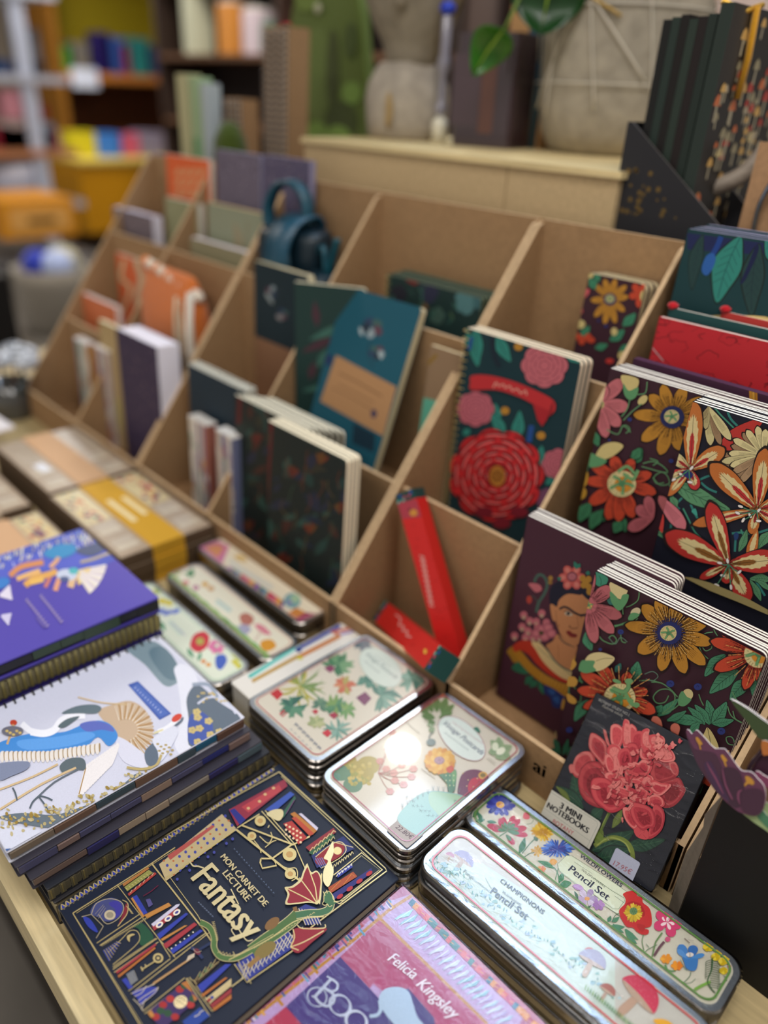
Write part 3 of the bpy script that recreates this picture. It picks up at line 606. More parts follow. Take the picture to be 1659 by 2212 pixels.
def botan_dark(a, ox, oy, spine):
    rnd = random.Random(ox); a.s(spine, 10, '55181a')
    for i in range(60):
        x, y = ox+rnd.random()*190, oy+rnd.random()*360; an = rnd.uniform(-1.2, 1.9); L = rnd.uniform(18, 52); c = rnd.choice(['22403a', '2a4a42', '1f3a36', '23283c', '2f2e22', '43241c', '1b2a26', '34351f', '1a2638', '2c4c44'])
        a.leaf((x, y), (x+L*math.cos(an), y+L*math.sin(an)), L*rnd.uniform(.16, .3), c, None, rnd.uniform(-.15, .15))
    for i in range(26):
        x, y = ox+rnd.random()*190, oy+rnd.random()*360; a.s([(x, y), (x+rnd.uniform(-9, 9), y+18), (x+rnd.uniform(-14, 14), y+40)], 2.4, rnd.choice(['54462a', '344a38', '5a3220']), 3)
    for (x, y) in ((.28, .28), (.62, .2), (.5, .62), (.85, .5), (.2, .8)):
        for k in range(5): q = rnd.uniform(-2.4, -.6); ptl(a, (ox+190*x, oy+360*y), (ox+190*x+22*math.cos(q), oy+360*y+26*math.sin(q)), 4, rnd.choice(['6a3018', '5a201a', '64401c']), out=None)
def art_dark1(a): a.set(0, 0, 1); botan_dark(a, 575, 930, '586 912 562 1290')
def art_dark2(a): a.set(0, 0, 1); botan_dark(a, 500, 860, '518 858 500 1240')
def sprig(a, pts, k):
    for (x, y, r) in pts:
        for i in range(5): q = 6.283*i/5+x; a.e(x+r*.5*math.cos(q), y+r*.45*math.sin(q), r*.42, r*.34, ['2a3a58', '3a5a58', '5a3a48', '8a9aa0', '21303f'][i % 5], 30*i)
def art_teal(a):
    a.set(500, 400, .36166); sprig(a, ((840, 850, 78), (870, 1000, 56)), 1); a.s('830 930 815 1010 850 1090', 7, '1a3a4a', 3)
    for x, y in ((775, 870), (890, 1010)): a.b([(x-8, y-25), (x+12, y), (x+6, y+32), (x-12, y+8)], '9fb0b4')
    a.p('625 1015 985 1205 905 1500 530 1290', 'ad8258'); a.p('570 1010 605 1020 590 1080 560 1070', '1c2a58')
    for y in (0, 1): a.s([(640-y*40, 1120+y*90), (760-y*40, 1180+y*90), (900-y*40, 1262+y*90)], 12 if y == 0 else 8, '8f6844')
    a.s('640 1190 760 1250 850 1300', 8, '8f6844'); a.e(850, 1365, 18, 26, '3c3450'); a.p('730 1420 860 1490 850 1600 720 1540', '0c2c3c')
def art_teal2(a):
    a.set(500, 400, .36166); sprig(a, ((240, 640, 46), (300, 770, 44)), 1); a.b('200 650 225 650 250 700 235 705', '8a9494'); a.b('265 780 290 775 305 805 285 805', '8a8484')
    a.p('130 895 460 1030 455 1400 120 1250', '8a6448'); a.p('90 880 125 895 120 1000 85 990', '1c2248')
def art_darkspiral(a):
    a.set(500, 400, .36166); rnd = random.Random(5)
    for (x, y, r, c) in ((1090, 545, 55, '7a2420'), (1180, 640, 70, '2a2c44'), (1400, 700, 80, '4f7a7c'), (1230, 780, 55, '3f5a50'), (1000, 650, 60, '20202c'), (1480, 700, 50, '3c6468'), (1150, 730, 30, '6f5030'), (1040, 780, 44, '2a4a40')):
        for i in range(5): q = 6.283*i/5; a.e(x+r*.4*math.cos(q), y+r*.5*math.sin(q), r*.42, r*.5, c, 40*i)
    for i in range(20): x, y = 930+rnd.random()*600, 560+rnd.random()*260; a.leaf((x, y), (x+rnd.uniform(-40, 40), y+rnd.uniform(20, 60)), 9, rnd.choice(['2f5a4e', '274440', '3f5a40']))
def speck(a, x0, y0, x1, y1, cols, n=170, s=3.2):
    a.set(0, 0, 1); rnd = random.Random(7)
    for i in range(n): x, y = rnd.uniform(x0, x1), rnd.uniform(y0, y1); a.s([(x, y), (x+rnd.uniform(-3, 3), y+rnd.uniform(2, 7))], s*rnd.uniform(.5, 1.1), rnd.choice(cols))
def art_speck(a): speck(a, 240, 710, 350, 990, ['584a60', '6a5a6e', '4a3c58', '75656f'])
def art_speck2(a): speck(a, 235, 440, 380, 640, ['8a7c84', '5f5460', '9a8c90']); speck(a, 460, 320, 660, 470, ['8a8090', '544c5e', '9a8fa0'])
def art_peony(a):
    a.set(1130, 1480, .24111)
    a.t('BOTANY STUDY NO.1', (676, 140), (946, 278), 'b9b6b0', hs=1.15); a.t('Paeonia edulis', (705, 193), (885, 284), 'a8a49c', hs=1.1, shear=.35)
    a.s('655 110 250 905', 2.5, '0c0f1a')
    leaves(a, [(480, 1120, 450, 790, 62), (540, 1110, 300, 905, 52), (620, 1130, 700, 1200, 60), (720, 1100, 600, 1210, 50), (620, 1480, 990, 1310, 85), (900, 1440, 1270, 1385, 62), (640, 1560, 960, 1470, 90)], '1f4a38', '3f6a4a', '10241f'); leaves(a, [(420, 1040, 295, 905, 26), (800, 1280, 885, 1110, 34)], '6a7a34', '8a9a4a', None)
    a.s('775 1140 735 1220 690 1320 650 1400', 26, '5f7430', 4); a.s('760 1150 722 1230 680 1330', 9, '8fa04a', 4)
    a.s('640 1440 720 1390 820 1365 920 1400 975 1480 985 1580', 40, '7c8c38', 5); a.s('660 1440 740 1380 830 1372 920 1420 960 1500', 12, 'a3ad58', 5); a.b('680 1300 720 1310 715 1380 660 1420 640 1380', '6f8434')
    D, M_, L_, LL, V = '861626', 'a82c3a', 'bf464c', 'd27470', '5f101e'
    def pet(pts, c, hi=None, lo=None):
        q = [(float(x), float(y)) for x, y in a.pp(pts)]; cx = sum(p[0] for p in q)/len(q); cy = sum(p[1] for p in q)/len(q)
        a.b([(cx+(x-cx)*1.02, cy+(y-cy)*1.02) for x, y in q], V); a.b(q, c)
        rnd = random.Random(int(cx)); P = smooth(q, 3)
        if hi:
            a.b([(cx+(x-cx)*.90-6, cy+(y-cy)*.90-7) for x, y in q], hi); a.b([(cx+(x-cx)*.70, cy+(y-cy)*.70) for x, y in q], c)
        if lo: a.b([(cx+(x-cx)*.50+8, cy+(y-cy)*.50+12) for x, y in q], lo)
        for i in range(0, len(P), 2):
            x, y = P[i]; f = rnd.uniform(.45, .8); a.s([(cx+(x-cx)*.25, cy+(y-cy)*.25), (cx+(x-cx)*f, cy+(y-cy)*f)], 2.2, D if i % 4 else L_)
    pet('440 740 470 650 530 600 610 600 650 680 600 760 500 830 450 800', L_, LL); a.b('418 715 445 712 450 780 425 785 412 745', LL)
    pet('1370 830 1410 840 1440 900 1455 950 1400 1040 1320 1095 1220 1080 1180 960 1220 860', M_, L_, D)
    pet('1180 650 1260 640 1340 690 1395 760 1365 830 1280 860 1180 880 1140 780', M_, L_); pet('1310 690 1365 690 1395 750 1385 810 1345 800 1320 750', L_, LL)
    pet('530 740 590 690 680 690 760 760 800 900 780 1060 700 1100 590 1060 520 980 497 880 505 800', M_, L_, D)
    pet('605 440 640 432 700 470 750 530 760 640 740 740 690 690 620 610 590 540', L_, LL, M_)
    pet('720 398 745 410 760 470 780 530 790 570 750 520 730 450', LL)
    pet('785 390 810 352 850 352 890 380 905 420 890 520 840 590 790 520', L_, LL); pet('905 320 930 308 955 330 960 400 980 480 950 560 905 560 890 450', LL, L_)
    pet('960 360 1000 365 1025 410 1010 500 985 560 960 540', L_, LL); pet('985 440 1050 410 1080 440 1070 540 1010 600 975 560', M_, L_)
    pet('1060 430 1100 390 1135 400 1130 450 1170 460 1150 540 1100 570 1060 540', LL, L_); pet('1140 450 1210 445 1265 470 1270 530 1220 580 1160 560 1130 510', LL, L_); pet('1190 560 1270 540 1330 580 1365 640 1350 680 1260 690 1190 640', LL, L_); pet('1060 560 1120 540 1190 580 1180 650 1100 680 1050 640', L_, LL, M_)
    pet('940 540 1000 520 1040 560 1040 650 1000 740 940 780 920 700', M_, L_, D); pet('760 570 800 530 860 540 890 600 870 680 830 720 770 700', LL, L_); pet('860 600 920 560 960 580 980 660 960 740 900 790 850 700', M_, L_, D)
    pet('740 640 780 620 820 680 830 760 790 800 750 740', L_, LL); pet('820 640 850 650 880 760 900 820 860 830 820 780', LL)
    pet('930 740 1000 690 1040 700 1080 670 1130 680 1160 740 1100 830 1000 880 920 830', L_, LL, M_); pet('1000 890 1060 860 1100 800 1160 820 1170 860 1120 910 1040 920', LL, L_)
    pet('735 800 790 780 860 810 900 860 900 920 820 920 760 870', L_, LL); pet('860 820 930 830 970 850 985 900 940 920 890 870', LL, L_)
    pet('1100 880 1170 850 1250 880 1330 890 1300 940 1230 990 1150 960', LL, L_, M_); pet('1010 930 1080 920 1130 960 1100 1010 1030 1010', L_, LL)
    pet('620 850 680 825 760 840 830 900 920 950 945 1010 920 1080 850 1130 780 1140 720 1100 650 1040 612 950', M_, L_, D)
    pet('840 910 900 920 960 950 980 1000 920 990 860 960', L_, LL); pet('970 980 1030 960 1100 1000 1150 1010 1090 1060 1050 1110 990 1080 960 1040', LL, L_, M_)
    pet('1120 1000 1200 980 1260 1020 1270 1080 1200 1100 1130 1060', L_, LL, M_)
    pet('900 1100 950 1100 1000 1160 1040 1240 1020 1300 960 1260 910 1180', L_, LL, M_); pet('1180 1070 1250 1100 1275 1180 1250 1290 1180 1360 1120 1370 1150 1250', M_, L_, D)
    pet('1000 1290 1060 1260 1120 1300 1130 1370 1080 1380 1020 1350', L_, None); pet('960 1060 1060 1060 1150 1100 1190 1180 1185 1270 1130 1280 1080 1300 1030 1260 980 1180', M_, L_, D)
    rnd = random.Random(9)
    for i in range(80):
        x, y = 950+rnd.gauss(0, 120), 880+rnd.gauss(0, 130); q = rnd.uniform(0, 6.28); r = rnd.uniform(18, 46); c = rnd.choice([LL, L_, LL, M_])
        w = r*rnd.uniform(.35, .6); P = [(x+math.cos(q)*r*u-math.sin(q)*w*v, y+math.sin(q)*r*u+math.cos(q)*w*v) for u, v in ((-1, 0), (-.4, .8), (.2, .6), (.55, 1), (.8, .4), (1.05, .3), (.85, -.1), (1, -.6), (.4, -.8), (-.3, -.7))]
        a.b([(px+1.5, py+3) for px, py in P], V); a.b(P, c)
        a.s([P[0], (x, y), ((x+P[5][0])/2, (y+P[5][1])/2)], 2.2, D)
    for i in range(26):
        x, y = 1200+rnd.gauss(0, 60), 560+rnd.gauss(0, 55); r = rnd.uniform(14, 28); q0 = rnd.random()*6; a.b([(x+r*(1+.35*math.sin(3*t+q0))*math.cos(t), y+r*(1+.3*math.cos(4*t))*math.sin(t)) for t in [k*.785 for k in range(8)]], rnd.choice([LL, 'd8827a', L_])); a.s([(x-r*.6, y), (x, y+r*.5), (x+r*.6, y)], 2.5, 'a84450', 3)
    # paper label
    a.p('232 912 690 1215 705 1235 700 1262 560 1560 60 1300 60 1250', 'b9b6aa'); a.s('110 1230 232 958 250 950 672 1222 680 1250 545 1530', 2.2, '5a6a60')
    a.s('180 1085 610 1395', 2.2, '6a766c'); a.t('3 MINI', (336, 1098), (520, 1212), '101018', hs=1.0, bold=.05); a.t('NOTEBOOKS', (222, 1092), (585, 1328), '101018', hs=1.02, bold=.05); a.t('BOTANY', (272, 1232), (455, 1345), 'a8384a', hs=1.05)
def art_wild(a):
    a.set(980, 1680, .20494)
    def star(x, y, n, r0, r1, w, c, sd=1, sq=.85):
        rnd = random.Random(sd)
        for i in range(n): q = 6.283*i/n+rnd.uniform(-.1, .1); R_ = r1*rnd.uniform(.85, 1.08); ptl(a, (x+r0*math.cos(q), y+r0*sq*math.sin(q)), (x+R_*math.cos(q), y+R_*sq*math.sin(q)), w, c if isinstance(c, str) else rnd.choice(c), out=None)
    star(490, 285, 13, 25, 155, 26, ['3a3f9a', '4a52b4', '343a8a'], 2); a.e(490, 285, 44, 34, 'd9a62c', 10); a.e(488, 282, 26, 18, 'c07a24')
    leaves(a, [(200, 420, 260, 320, 26), (300, 470, 250, 360, 24), (230, 460, 330, 440, 22), (350, 460, 450, 470, 22)], '3f7a58', None, None)
    for (x, y, t, u, w) in ((560, 560, 350, 500, 34), (560, 560, 480, 430, 38), (560, 560, 640, 400, 34), (560, 560, 700, 440, 34), (560, 560, 770, 530, 36), (560, 560, 780, 610, 34), (550, 600, 640, 705, 30), (560, 560, 520, 410, 26), (560, 560, 400, 540, 28)): ptl(a, (x, y), (t, u), w, 'c0455c', out=None); ptl(a, (x, y), (x+(t-x)*.6, y+(u-y)*.6), w*.7, '5c8a62', out=None)
    a.s('560 570 480 620', 10, '4a8058'); a.s('720 800 800 700 880 620', 12, '5a7a58'); leaves(a, [(690, 800, 750, 630, 34)], '4a8058', '2f6040', None); a.b('745 370 790 375 800 430 760 440 730 420', 'd8707a'); a.s('800 410 840 440 820 480 770 490', 5, '6a8a68', 3)
    star(940, 565, 22, 20, 125, 14, ['d9b42c', 'c99a20', 'e0c04a'], 3); star(940, 575, 12, 5, 60, 9, ['b88a1c', 'c79a24'], 5); a.b('845 620 890 640 880 670 850 660', '5a7a62')
    star(880, 775, 9, 5, 70, 12, ['d2a82c', 'c79a24'], 4); a.s('740 840 800 800 850 790', 9, '5a7a58')
    star(1095, 750, 34, 30, 180, 9, ['3a62b8', '4a78cc', '5a8ad8', '2f4f9a'], 6, .55); star(1095, 755, 20, 5, 100, 8, ['2f4a98', '4460b0', '5a4a90'], 7, .55)
    star(1045, 890, 6, 2, 42, 16, 'd9a23a', 8); star(930, 965, 5, 2, 44, 16, ['d99a4a', 'd9805a'], 9); leaves(a, [(1060, 960, 885, 880, 26), (1120, 1130, 1240, 1110, 40), (1110, 1110, 1150, 1000, 30)], '4a8a58', '2f6040', None); a.s('1060 950 1100 1020 1110 1120', 8, '4a8a58', 3); a.s('1100 960 1070 1080', 8, '5a8a58')
    # label plate
    a.p('1092 920 1185 825 1240 830 1700 1120 1900 1260 1990 1345 2080 1500 1960 1560 1830 1500 1560 1340 1110 990', 'd5dcc6')
    a.s('1092 915 1190 822 1245 828 1700 1120 2000 1330', 3.5, '5a7a58'); a.s('1092 915 1112 985 1560 1330 1990 1640', 3.5, '5a7a58')
    star(1405, 1280, 6, 15, 120, 34, ['b9a6c4', 'c9bcd0', 'a894b8'], 10); a.e(1405, 1280, 28, 20, 'd9a468'); star(1525, 1345, 6, 6, 70, 22, ['a47cb4', 'b48cc0'], 11); a.b('1250 1140 1320 1130 1370 1180 1300 1190', 'b894c4'); leaves(a, [(1480, 1440, 1560, 1480, 14), (1310, 1290, 1270, 1200, 14), (1400, 1380, 1450, 1350, 10)], '3f6a48', None, None)
    a.set(1000, 1480, .39723); a.t('WILDFLOWERS', (632, 935), (858, 1102), '3a4258', hs=1.0, bold=.02); a.t('WILDFLOWERS', (640, 1008), (768, 1104), '5a6258', hs=.95); a.t('Pencil Set', (570, 1010), (782, 1175), '33394c', hs=1.05, bold=.025); a.s('605 965 705 1030', 1.6, '7a8a78'); a.s('825 1150 880 1190 880 1175', 1.6, '7a8a78')
    a.set(1280, 1880, .217)
    a.s('0 75 200 215 310 280 318 305 258 390 205 390 0 240', 3.5, '5a7a58'); a.t('Set', (14, 218), (148, 306), '33394c', hs=1.05, bold=.03) if False else None
    leaves(a, [(150, 520, 180, 460, 22), (190, 520, 265, 470, 22), (170, 560, 320, 570, 26), (320, 590, 440, 740, 26), (330, 590, 455, 700, 18), (200, 540, 310, 630, 20)], '4f8a68', '34684a', None); a.s('270 430 220 460 190 520', 6, '3f6a50', 3)
    a.b('300 245 350 218 430 212 440 260 490 280 500 330 560 380 585 460 580 560 510 585 555 600 550 640 500 650 440 620 400 580 340 570 300 520 270 460 265 400 320 340 325 290', 'c23030'); a.b('330 350 370 320 420 320 480 350 520 430 500 470 470 400 400 345', 'a82828'); a.b('440 540 520 560 500 620 460 600', 'b02a2a')
    a.s('350 360 335 420 360 480 420 510', 22, '5a4a48', 4); star(405, 430, 26, 20, 95, 11, ['c9a82c', 'd9ba40', 'b89a28'], 12, 1.0); a.e(405, 415, 40, 38, '6a8a5a'); dashes(a, (405, 415), 6, 36, 8, 5, '3f6a48', 2)
    a.s('505 650 490 720 510 810', 8, '6a8a60', 3)
    for t in ((640, 420, 48), (760, 410, 52), (885, 560, 50), (610, 580, 52), (800, 670, 50)): ptl(a, (740, 530), t[:2], t[2], 'cf4470', out=None); ptl(a, (740, 530), ((740+t[0])/2, (530+t[1])/2), 16, 'f0d4d8', out=None)
    a.s('740 520 770 470 790 490 760 520', 4, '8a2a4a', 3); a.e(745, 695, 28, 26, 'c8567a'); a.s('690 630 640 700 620 740 590 870', 16, '6a8a58', 4); a.s('710 720 660 780 610 860', 26, '6a4a52', 3); a.s('640 750 560 790 520 820', 7, '5a8058', 3); a.s('530 740 560 780', 6, '5a8058')
    star(725, 890, 6, 5, 62, 20, ['e0902c', 'e8a83a'], 13); star(840, 960, 6, 5, 62, 20, ['dc7c28', 'e8952f'], 14); a.s('725 930 740 990 790 1010', 7, '5a8a58', 3); leaves(a, [(740, 1000, 710, 950, 10), (760, 1010, 830, 1010, 8)], '5a8a58', None, None)
    a.b('890 870 950 880 1010 870 1045 880 1040 960 1020 1005 975 1010 925 980 905 920', '3f78b8'); ptl(a, (940, 890), (860, 750), 48, '4a80c0', out=None); ptl(a, (990, 870), (1000, 755), 50, '3a6cb0', out=None); ptl(a, (980, 880), (1110, 850), 24, '4a86c4', out=None); ptl(a, (930, 880), (840, 800), 26, '5a90cc', out=None); a.e(965, 850, 38, 22, 'd9d4d0'); a.s('965 830 965 870', 6, '6a5a2a'); a.s('975 1020 960 1070 905 1125', 8, '5a7a60', 3); a.s('870 900 910 980 940 1010', 6, '4a7a60', 3); a.s('910 1135 970 1130 1020 1090', 6, '5a7a60', 3)
    a.s('910 685 965 735', 6, '5a3a38'); a.s('940 700 1005 710', 3, 'a89a98')
    for (x, y, r) in ((1150, 770, 55), (1220, 870, 48), (1290, 920, 46), (1300, 1010, 44), (1260, 820, 36), (1330, 880, 36)): star(x, y, 6, 4, r, 24, ['d2b82c', 'c4a820', 'e0c840'], int(x))
    a.s('1170 1120 1080 1160 1010 1200', 30, '7aa84c', 3); a.s('1190 880 1180 1000 1140 1110 1170 1180 1215 1230', 12, '2f5a34', 4)
    for i in range(13):
        y = 900+i*22; a.s([(1185-i*3, y), (1130-i*1, y+18), (1120, y+40)], 5, '2f5034', 3) if i < 8 else None; a.s([(1180-i*2, y+8), (1240, y+22), (1262, y+48)], 6, '34583a', 3)
    a.s('950 610 1010 650 1080 700 1110 740', 10, '2f4a34', 3); a.e(1358, 968, 18, 16, 'c86a58'); a.s('1300 1060 1330 1110 1250 1150', 7, '2f5034', 3)
def art_champ(a):
    a.set(980, 1680, .20494); a.p('-380 900 300 900 1700 1800 1700 2600 400 2400 -380 1300', 'c6d4cc')
    a.set(900, 1780, .4); rnd = random.Random(3)
    def mush(x, y, r, cap, ang, dots=None, stem='c0a890'):
        q = math.radians(ang); c, s = math.cos(q), math.sin(q)
        def P(u, v): return (x+u*c-v*s, y+u*s+v*c)
        a.b([P(-r*.13, 0), P(-r*.18, r*1.1), P(r*.2, r*1.15), P(r*.13, 0)], stem); a.b([P(-r, r*.1), P(-r*.7, -r*.45), P(0, -r*.7), P(r*.7, -r*.45), P(r, r*.1), P(r*.5, r*.25), P(-r*.5, r*.25)], cap); a.b([P(-r*.95, r*.12), P(0, r*.02), P(r*.95, r*.12), P(r*.5, r*.28), P(-r*.5, r*.28)], 'b8a08c')
        if dots:
            for i in range(26): u, v = rnd.uniform(-.8, .8), rnd.uniform(-.5, -.05); a.e(*P(u*r, v*r*(1.1-abs(u)*.5)), 1.8, 1.6, dots)
    mush(95, 75, 52, '6f9aa8', 25); mush(255, 190, 62, '9a94b8', 38, None, 'b5a08c'); mush(180, 170, 26, 'b87a90', 20)
    for i in range(26): x = 20+rnd.random()*240; y = x*.72+80+rnd.random()*60; a.leaf((x, y), (x+rnd.uniform(-14, 14), y-rnd.uniform(12, 28)), 4, rnd.choice(['5f9a8a', '7ab0a0', '4a8078']))
    for i in range(90):
        t = rnd.random(); x = 20+t*1080; y = x*.735+95+rnd.uniform(-10, 78); q = rnd.uniform(5, 16); a.b([(x+q*(1+.4*math.sin(3*w+i))*math.cos(w), y+q*.7*math.sin(w)) for w in (0, 1, 2, 3, 4, 5.2)], rnd.choice(['9fc0cc', 'b4d0d6', '8fb6c4', 'a9bcd2', 'bcd8d4', '88b0a8']))
    for i in range(60):
        x = 60+i*17; y = x*.735+100+rnd.uniform(20, 70); a.leaf((x, y), (x+rnd.uniform(-12, 12), y-rnd.uniform(12, 26)), 3.2, rnd.choice(['5f9a8a', '6fa8a0', '4a8078', '6f9ab0']))
    a.t('CHAMPIGNONS', (448, 312), (680, 490), '28304a', hs=1.0, bold=.02); a.t('MUSHROOMS', (462, 372), (560, 446), '38405a', hs=.95); a.t('Pencil Set', (395, 372), (590, 520), '28304a', hs=1.05, bold=.02); a.s('370 290 400 345 640 530', 1.6, '7a8a8a')
    a.t('CHAMPIGNONS', (300, 300), (390, 370), '6a7a88', hs=.9); a.t('Fungi', (250, 260), (300, 300), '7a8a90', hs=1.0)
    a.set(1000, 1480, .39723)
    for i in range(4): mush(690+i*8, 1450+i*14, 30, 'c06a5a', 30)
    a.set(1280, 1880, .217); mush(470, 1240, 235, 'c8405c', 48, 'f0e4e0', 'b89a84'); mush(150, 1200, 90, 'a8685a', 35, None, 'b8a090'); mush(0, 900, 150, '9f9ab4', 30, 'e0dce8'); a.b('600 1500 680 1485 760 1510 800 1560 700 1580', 'd9a02c')
    for i in range(24): x = -80+i*24; y = 1180+i*20; a.leaf((x, y+20), (x+20, y-40), 9, rnd.choice(['5f8a48', '4a7a3a', '7fa05a']))
    a.e(290, 1260, 14, 8, 'd9cfc8')
def art_fantasy(a):
    a.set(120, 1640, .2585); FO = 'foil'; GO = 'd9c58a'; N_ = '131c30'; BL, RE, OR = '2d3a9a', '96303a', 'a8642c'
    # spine strip: zigzag chain
    a.set(0, 0, 1); A_, B_ = Vec((133, 1965)), Vec((592, 1664)); d = B_-A_; n = Vec((d.y, -d.x)).normalized()*-1; u_ = d.normalized(); K = 46
    for i in range(K):
        p = A_+d*(i/K); q = A_+d*((i+.5)/K); r_ = A_+d*((i+1)/K); w = 11
        a.p([tuple(p), tuple(q-n*w), tuple(r_)], BL); a.s([tuple(p), tuple(q-n*w), tuple(r_)], 3.4, GO, m=FO); a.s([tuple(p-n*4), tuple(q+n*3), tuple(r_-n*4)], 1.5, 'a89868', m=FO)
    a.s([tuple(A_-n*15), tuple(B_-n*15)], 2, 'a89868', m=FO)
    a.set(120, 1640, .2585)
    def L(q, w=7, c=GO, sm=0): a.s(q, w, c, sm, m=FO)
    def quad(q, c): a.p(q, c)
    # outer frame
    L('145 1290 770 895 1000 740', 9); L('145 1290 700 2212 760 2330', 9); L('160 1310 720 2212 780 2320', 4); L('175 1290 1000 760', 4)
    # shelves of the left columns
    for q in ('520 1060 860 1500 985 1640 1000 1660', '345 1540 700 1300', '370 1560 720 1325', '480 1760 850 1500', '490 1785 860 1530', '610 1940 960 1670', '630 1965 1300 1440', '1100 1830 1310 2110', '1120 1825 1330 2100', '730 2110 1080 1830', '745 2130 1100 1860', '1310 2110 1470 1990', '1090 1835 1290 2150', '860 1500 960 1660', '980 1650 1250 1460'): L(q, 7)
    L('800 870 1240 1430 1300 1520', 13); L('960 995 1190 1310 1240 1400', 6)
    # helmet
    a.b('290 1290 330 1210 400 1180 470 1160 540 1190 565 1240 540 1310 480 1350 420 1360 370 1330', '3f4576'); a.b('450 1200 520 1190 555 1240 540 1300 500 1330 500 1260 460 1230', '3a3590'); a.e(455, 1305, 48, 42, 'b9ac92', 0); a.e(455, 1305, 30, 26, '8f8674'); L('300 1300 340 1210 440 1170 540 1190 570 1250 530 1330 430 1380 360 1300', 7, 'c9bda0', 4); L('330 1300 400 1220', 4, 'a8a090'); L('345 1320 410 1230', 4, 'a8a090'); L('360 1335 420 1245', 4, 'a8a090')
    a.b('230 1320 290 1340 350 1430 340 1450 270 1400', BL); a.b('590 1210 610 1240 590 1320 540 1370 520 1400 560 1300', '7a2430'); L('560 1180 605 1210 600 1290 560 1350 520 1400', 8, GO, 4); L('220 1320 300 1300 400 1400', 8, 'bdb094'); L('400 1400 340 1500', 7, 'bdb094')
    for i in range(6): L([(590+i*8, 1230+i*12), (622+i*6, 1255+i*8)], 5)
    # moon arch
    a.b('640 1400 720 1370 820 1490 740 1560 700 1540 710 1470 690 1420', '1c4a34'); L('440 1620 560 1500 620 1440 680 1440 705 1500 660 1570 480 1720', 6, GO, 4); a.b('640 1462 665 1470 625 1490 620 1530 600 1510 600 1480', GO, m=FO)
    for i in range(7): a.s([(400+i*17, 1600-i*11), (450+i*15, 1690-i*24)], 9, '34408f'); L([(407+i*17, 1596-i*11), (458+i*15, 1686-i*24)], 4)
    rnd = random.Random(4)
    for i in range(34): x = 380+i*12.5; y = 1565-i*7.6; L([(x, y), (x+7, y-12), (x+13, y+4)], 4, GO, 3)
    for i in range(30): x = 480+i*12; y = 1745-i*8; L([(x, y), (x+7, y-13), (x+13, y+3)], 4, GO, 3)
    # books and key
    quad('505 1780 835 1545 845 1560 515 1800', RE); quad('520 1815 830 1575 838 1588 530 1832', OR); quad('555 1850 590 1830 650 1910 615 1930', BL)
    quad('590 1800 650 1765 690 1850 630 1900', '59606f'); [L([(598+i*14, 1802-i*8), (640+i*12, 1885-i*8)], 3, 'cfc8b4') for i in range(5)]
    a.e(858, 1668, 44, 42, GO, m=FO); a.e(858, 1668, 26, 25, N_); a.e(858, 1668, 14, 13, GO, m=FO); L('830 1695 720 1765', 10); L('715 1740 730 1775', 12); L('748 1720 762 1745', 10)
    # second column books
    quad('560 1050 770 905 785 920 570 1070', 'a06a38'); quad('575 1075 780 930 815 955 600 1110', '8a8a4a'); [L([(590+i*24, 1085-i*17), (608+i*24, 1095-i*17)], 5) for i in range(8)]
    quad('605 1130 830 950 845 965 615 1150', 'a03a34'); [L([(625+i*36, 1125-i*29), (640+i*36, 1100-i*29)], 6, 'd9c9a0') for i in range(6)]
    quad('640 1160 680 1140 770 1290 730 1310', BL); quad('630 1170 645 1160 745 1320 730 1330', 'b07a3c'); L('735 1150 800 1110 860 1060', 7, '7a2a48'); quad('755 1180 790 1170 815 1220 780 1245', '4f4a80'); quad('740 1310 945 1205 970 1230 770 1335', 'b07a3c')
    quad('805 1400 1020 1250 1040 1280 825 1440', RE); quad('800 1385 1010 1220 1040 1215 1030 1235 820 1405', 'bdbad0')
    for i in range(3): a.e(870+i*72, 1390-i*52, 34, 22, 'e0d8c8', -35); a.e(870+i*72, 1390-i*52, 18, 10, '3a3a8a', -35)
    quad('850 1470 1090 1290 1110 1300 870 1510', BL); quad('880 1510 1080 1395 1105 1395 895 1525', 'b07a3c'); quad('900 1555 1160 1370 1185 1390 925 1590', RE); [a.e(970+i*36, 1588-i*27, 6, 6, 'e6e0cc') for i in range(6)]; quad('960 1600 1210 1430 1235 1440 980 1635', BL)
    # sword and hand
    a.p('800 1900 830 1885 1130 1680 1150 1650 1090 1690 820 1870', 'b08a5c'); a.p('1090 1700 1110 1650 1165 1625 1160 1660', 'b9ac98'); a.s('1130 1580 1180 1610 1230 1670', 26, '24305a', 3); a.e(1185, 1615, 32, 22, '6a2a3a', 40); a.s('1200 1600 1300 1540', 22, '1f2c50'); L('1150 1590 1180 1620 1220 1610', 4, 'c8bca0', 3)
    a.b('640 1960 690 1930 760 1910 850 1915 840 1960 770 2010 720 2060 700 2040 680 2000', BL); [L(q, 6, 'e2d6c0', 3) for q in ('640 1965 720 1930 830 1885', '660 1990 720 1960 760 1900', '690 2030 740 1990 860 1915', '700 2060 760 2020 840 1950 860 1910', '720 2100 740 2040 760 2010', '650 2010 700 2060 735 2110')]
    # pineapple panel
    a.p('780 2110 1085 1865 1200 2010 900 2260 840 2212', '3a2a5a'); [a.e(x, y, 34, 30, c) for x, y, c in ((1040, 1930, '9a2a2c'), (900, 2060, '9a2a2c'), (960, 2010, 'a83430'), (840, 2160, '9a2a2c'), (1130, 2060, 'a03030'), (1080, 1900, '2a4a34'), (940, 2130, '2a4a34'), (1000, 2160, '9a2a2c'), (880, 2110, '2a4a34'), (1150, 2010, '2a4a34'))]; quad('770 2130 800 2100 830 2150 800 2170', 'b07a3c'); quad('1050 1880 1100 1860 1150 1960 1120 1940', 'a86a34'); quad('1140 1960 1190 2010 1160 2030', 'a86a34')
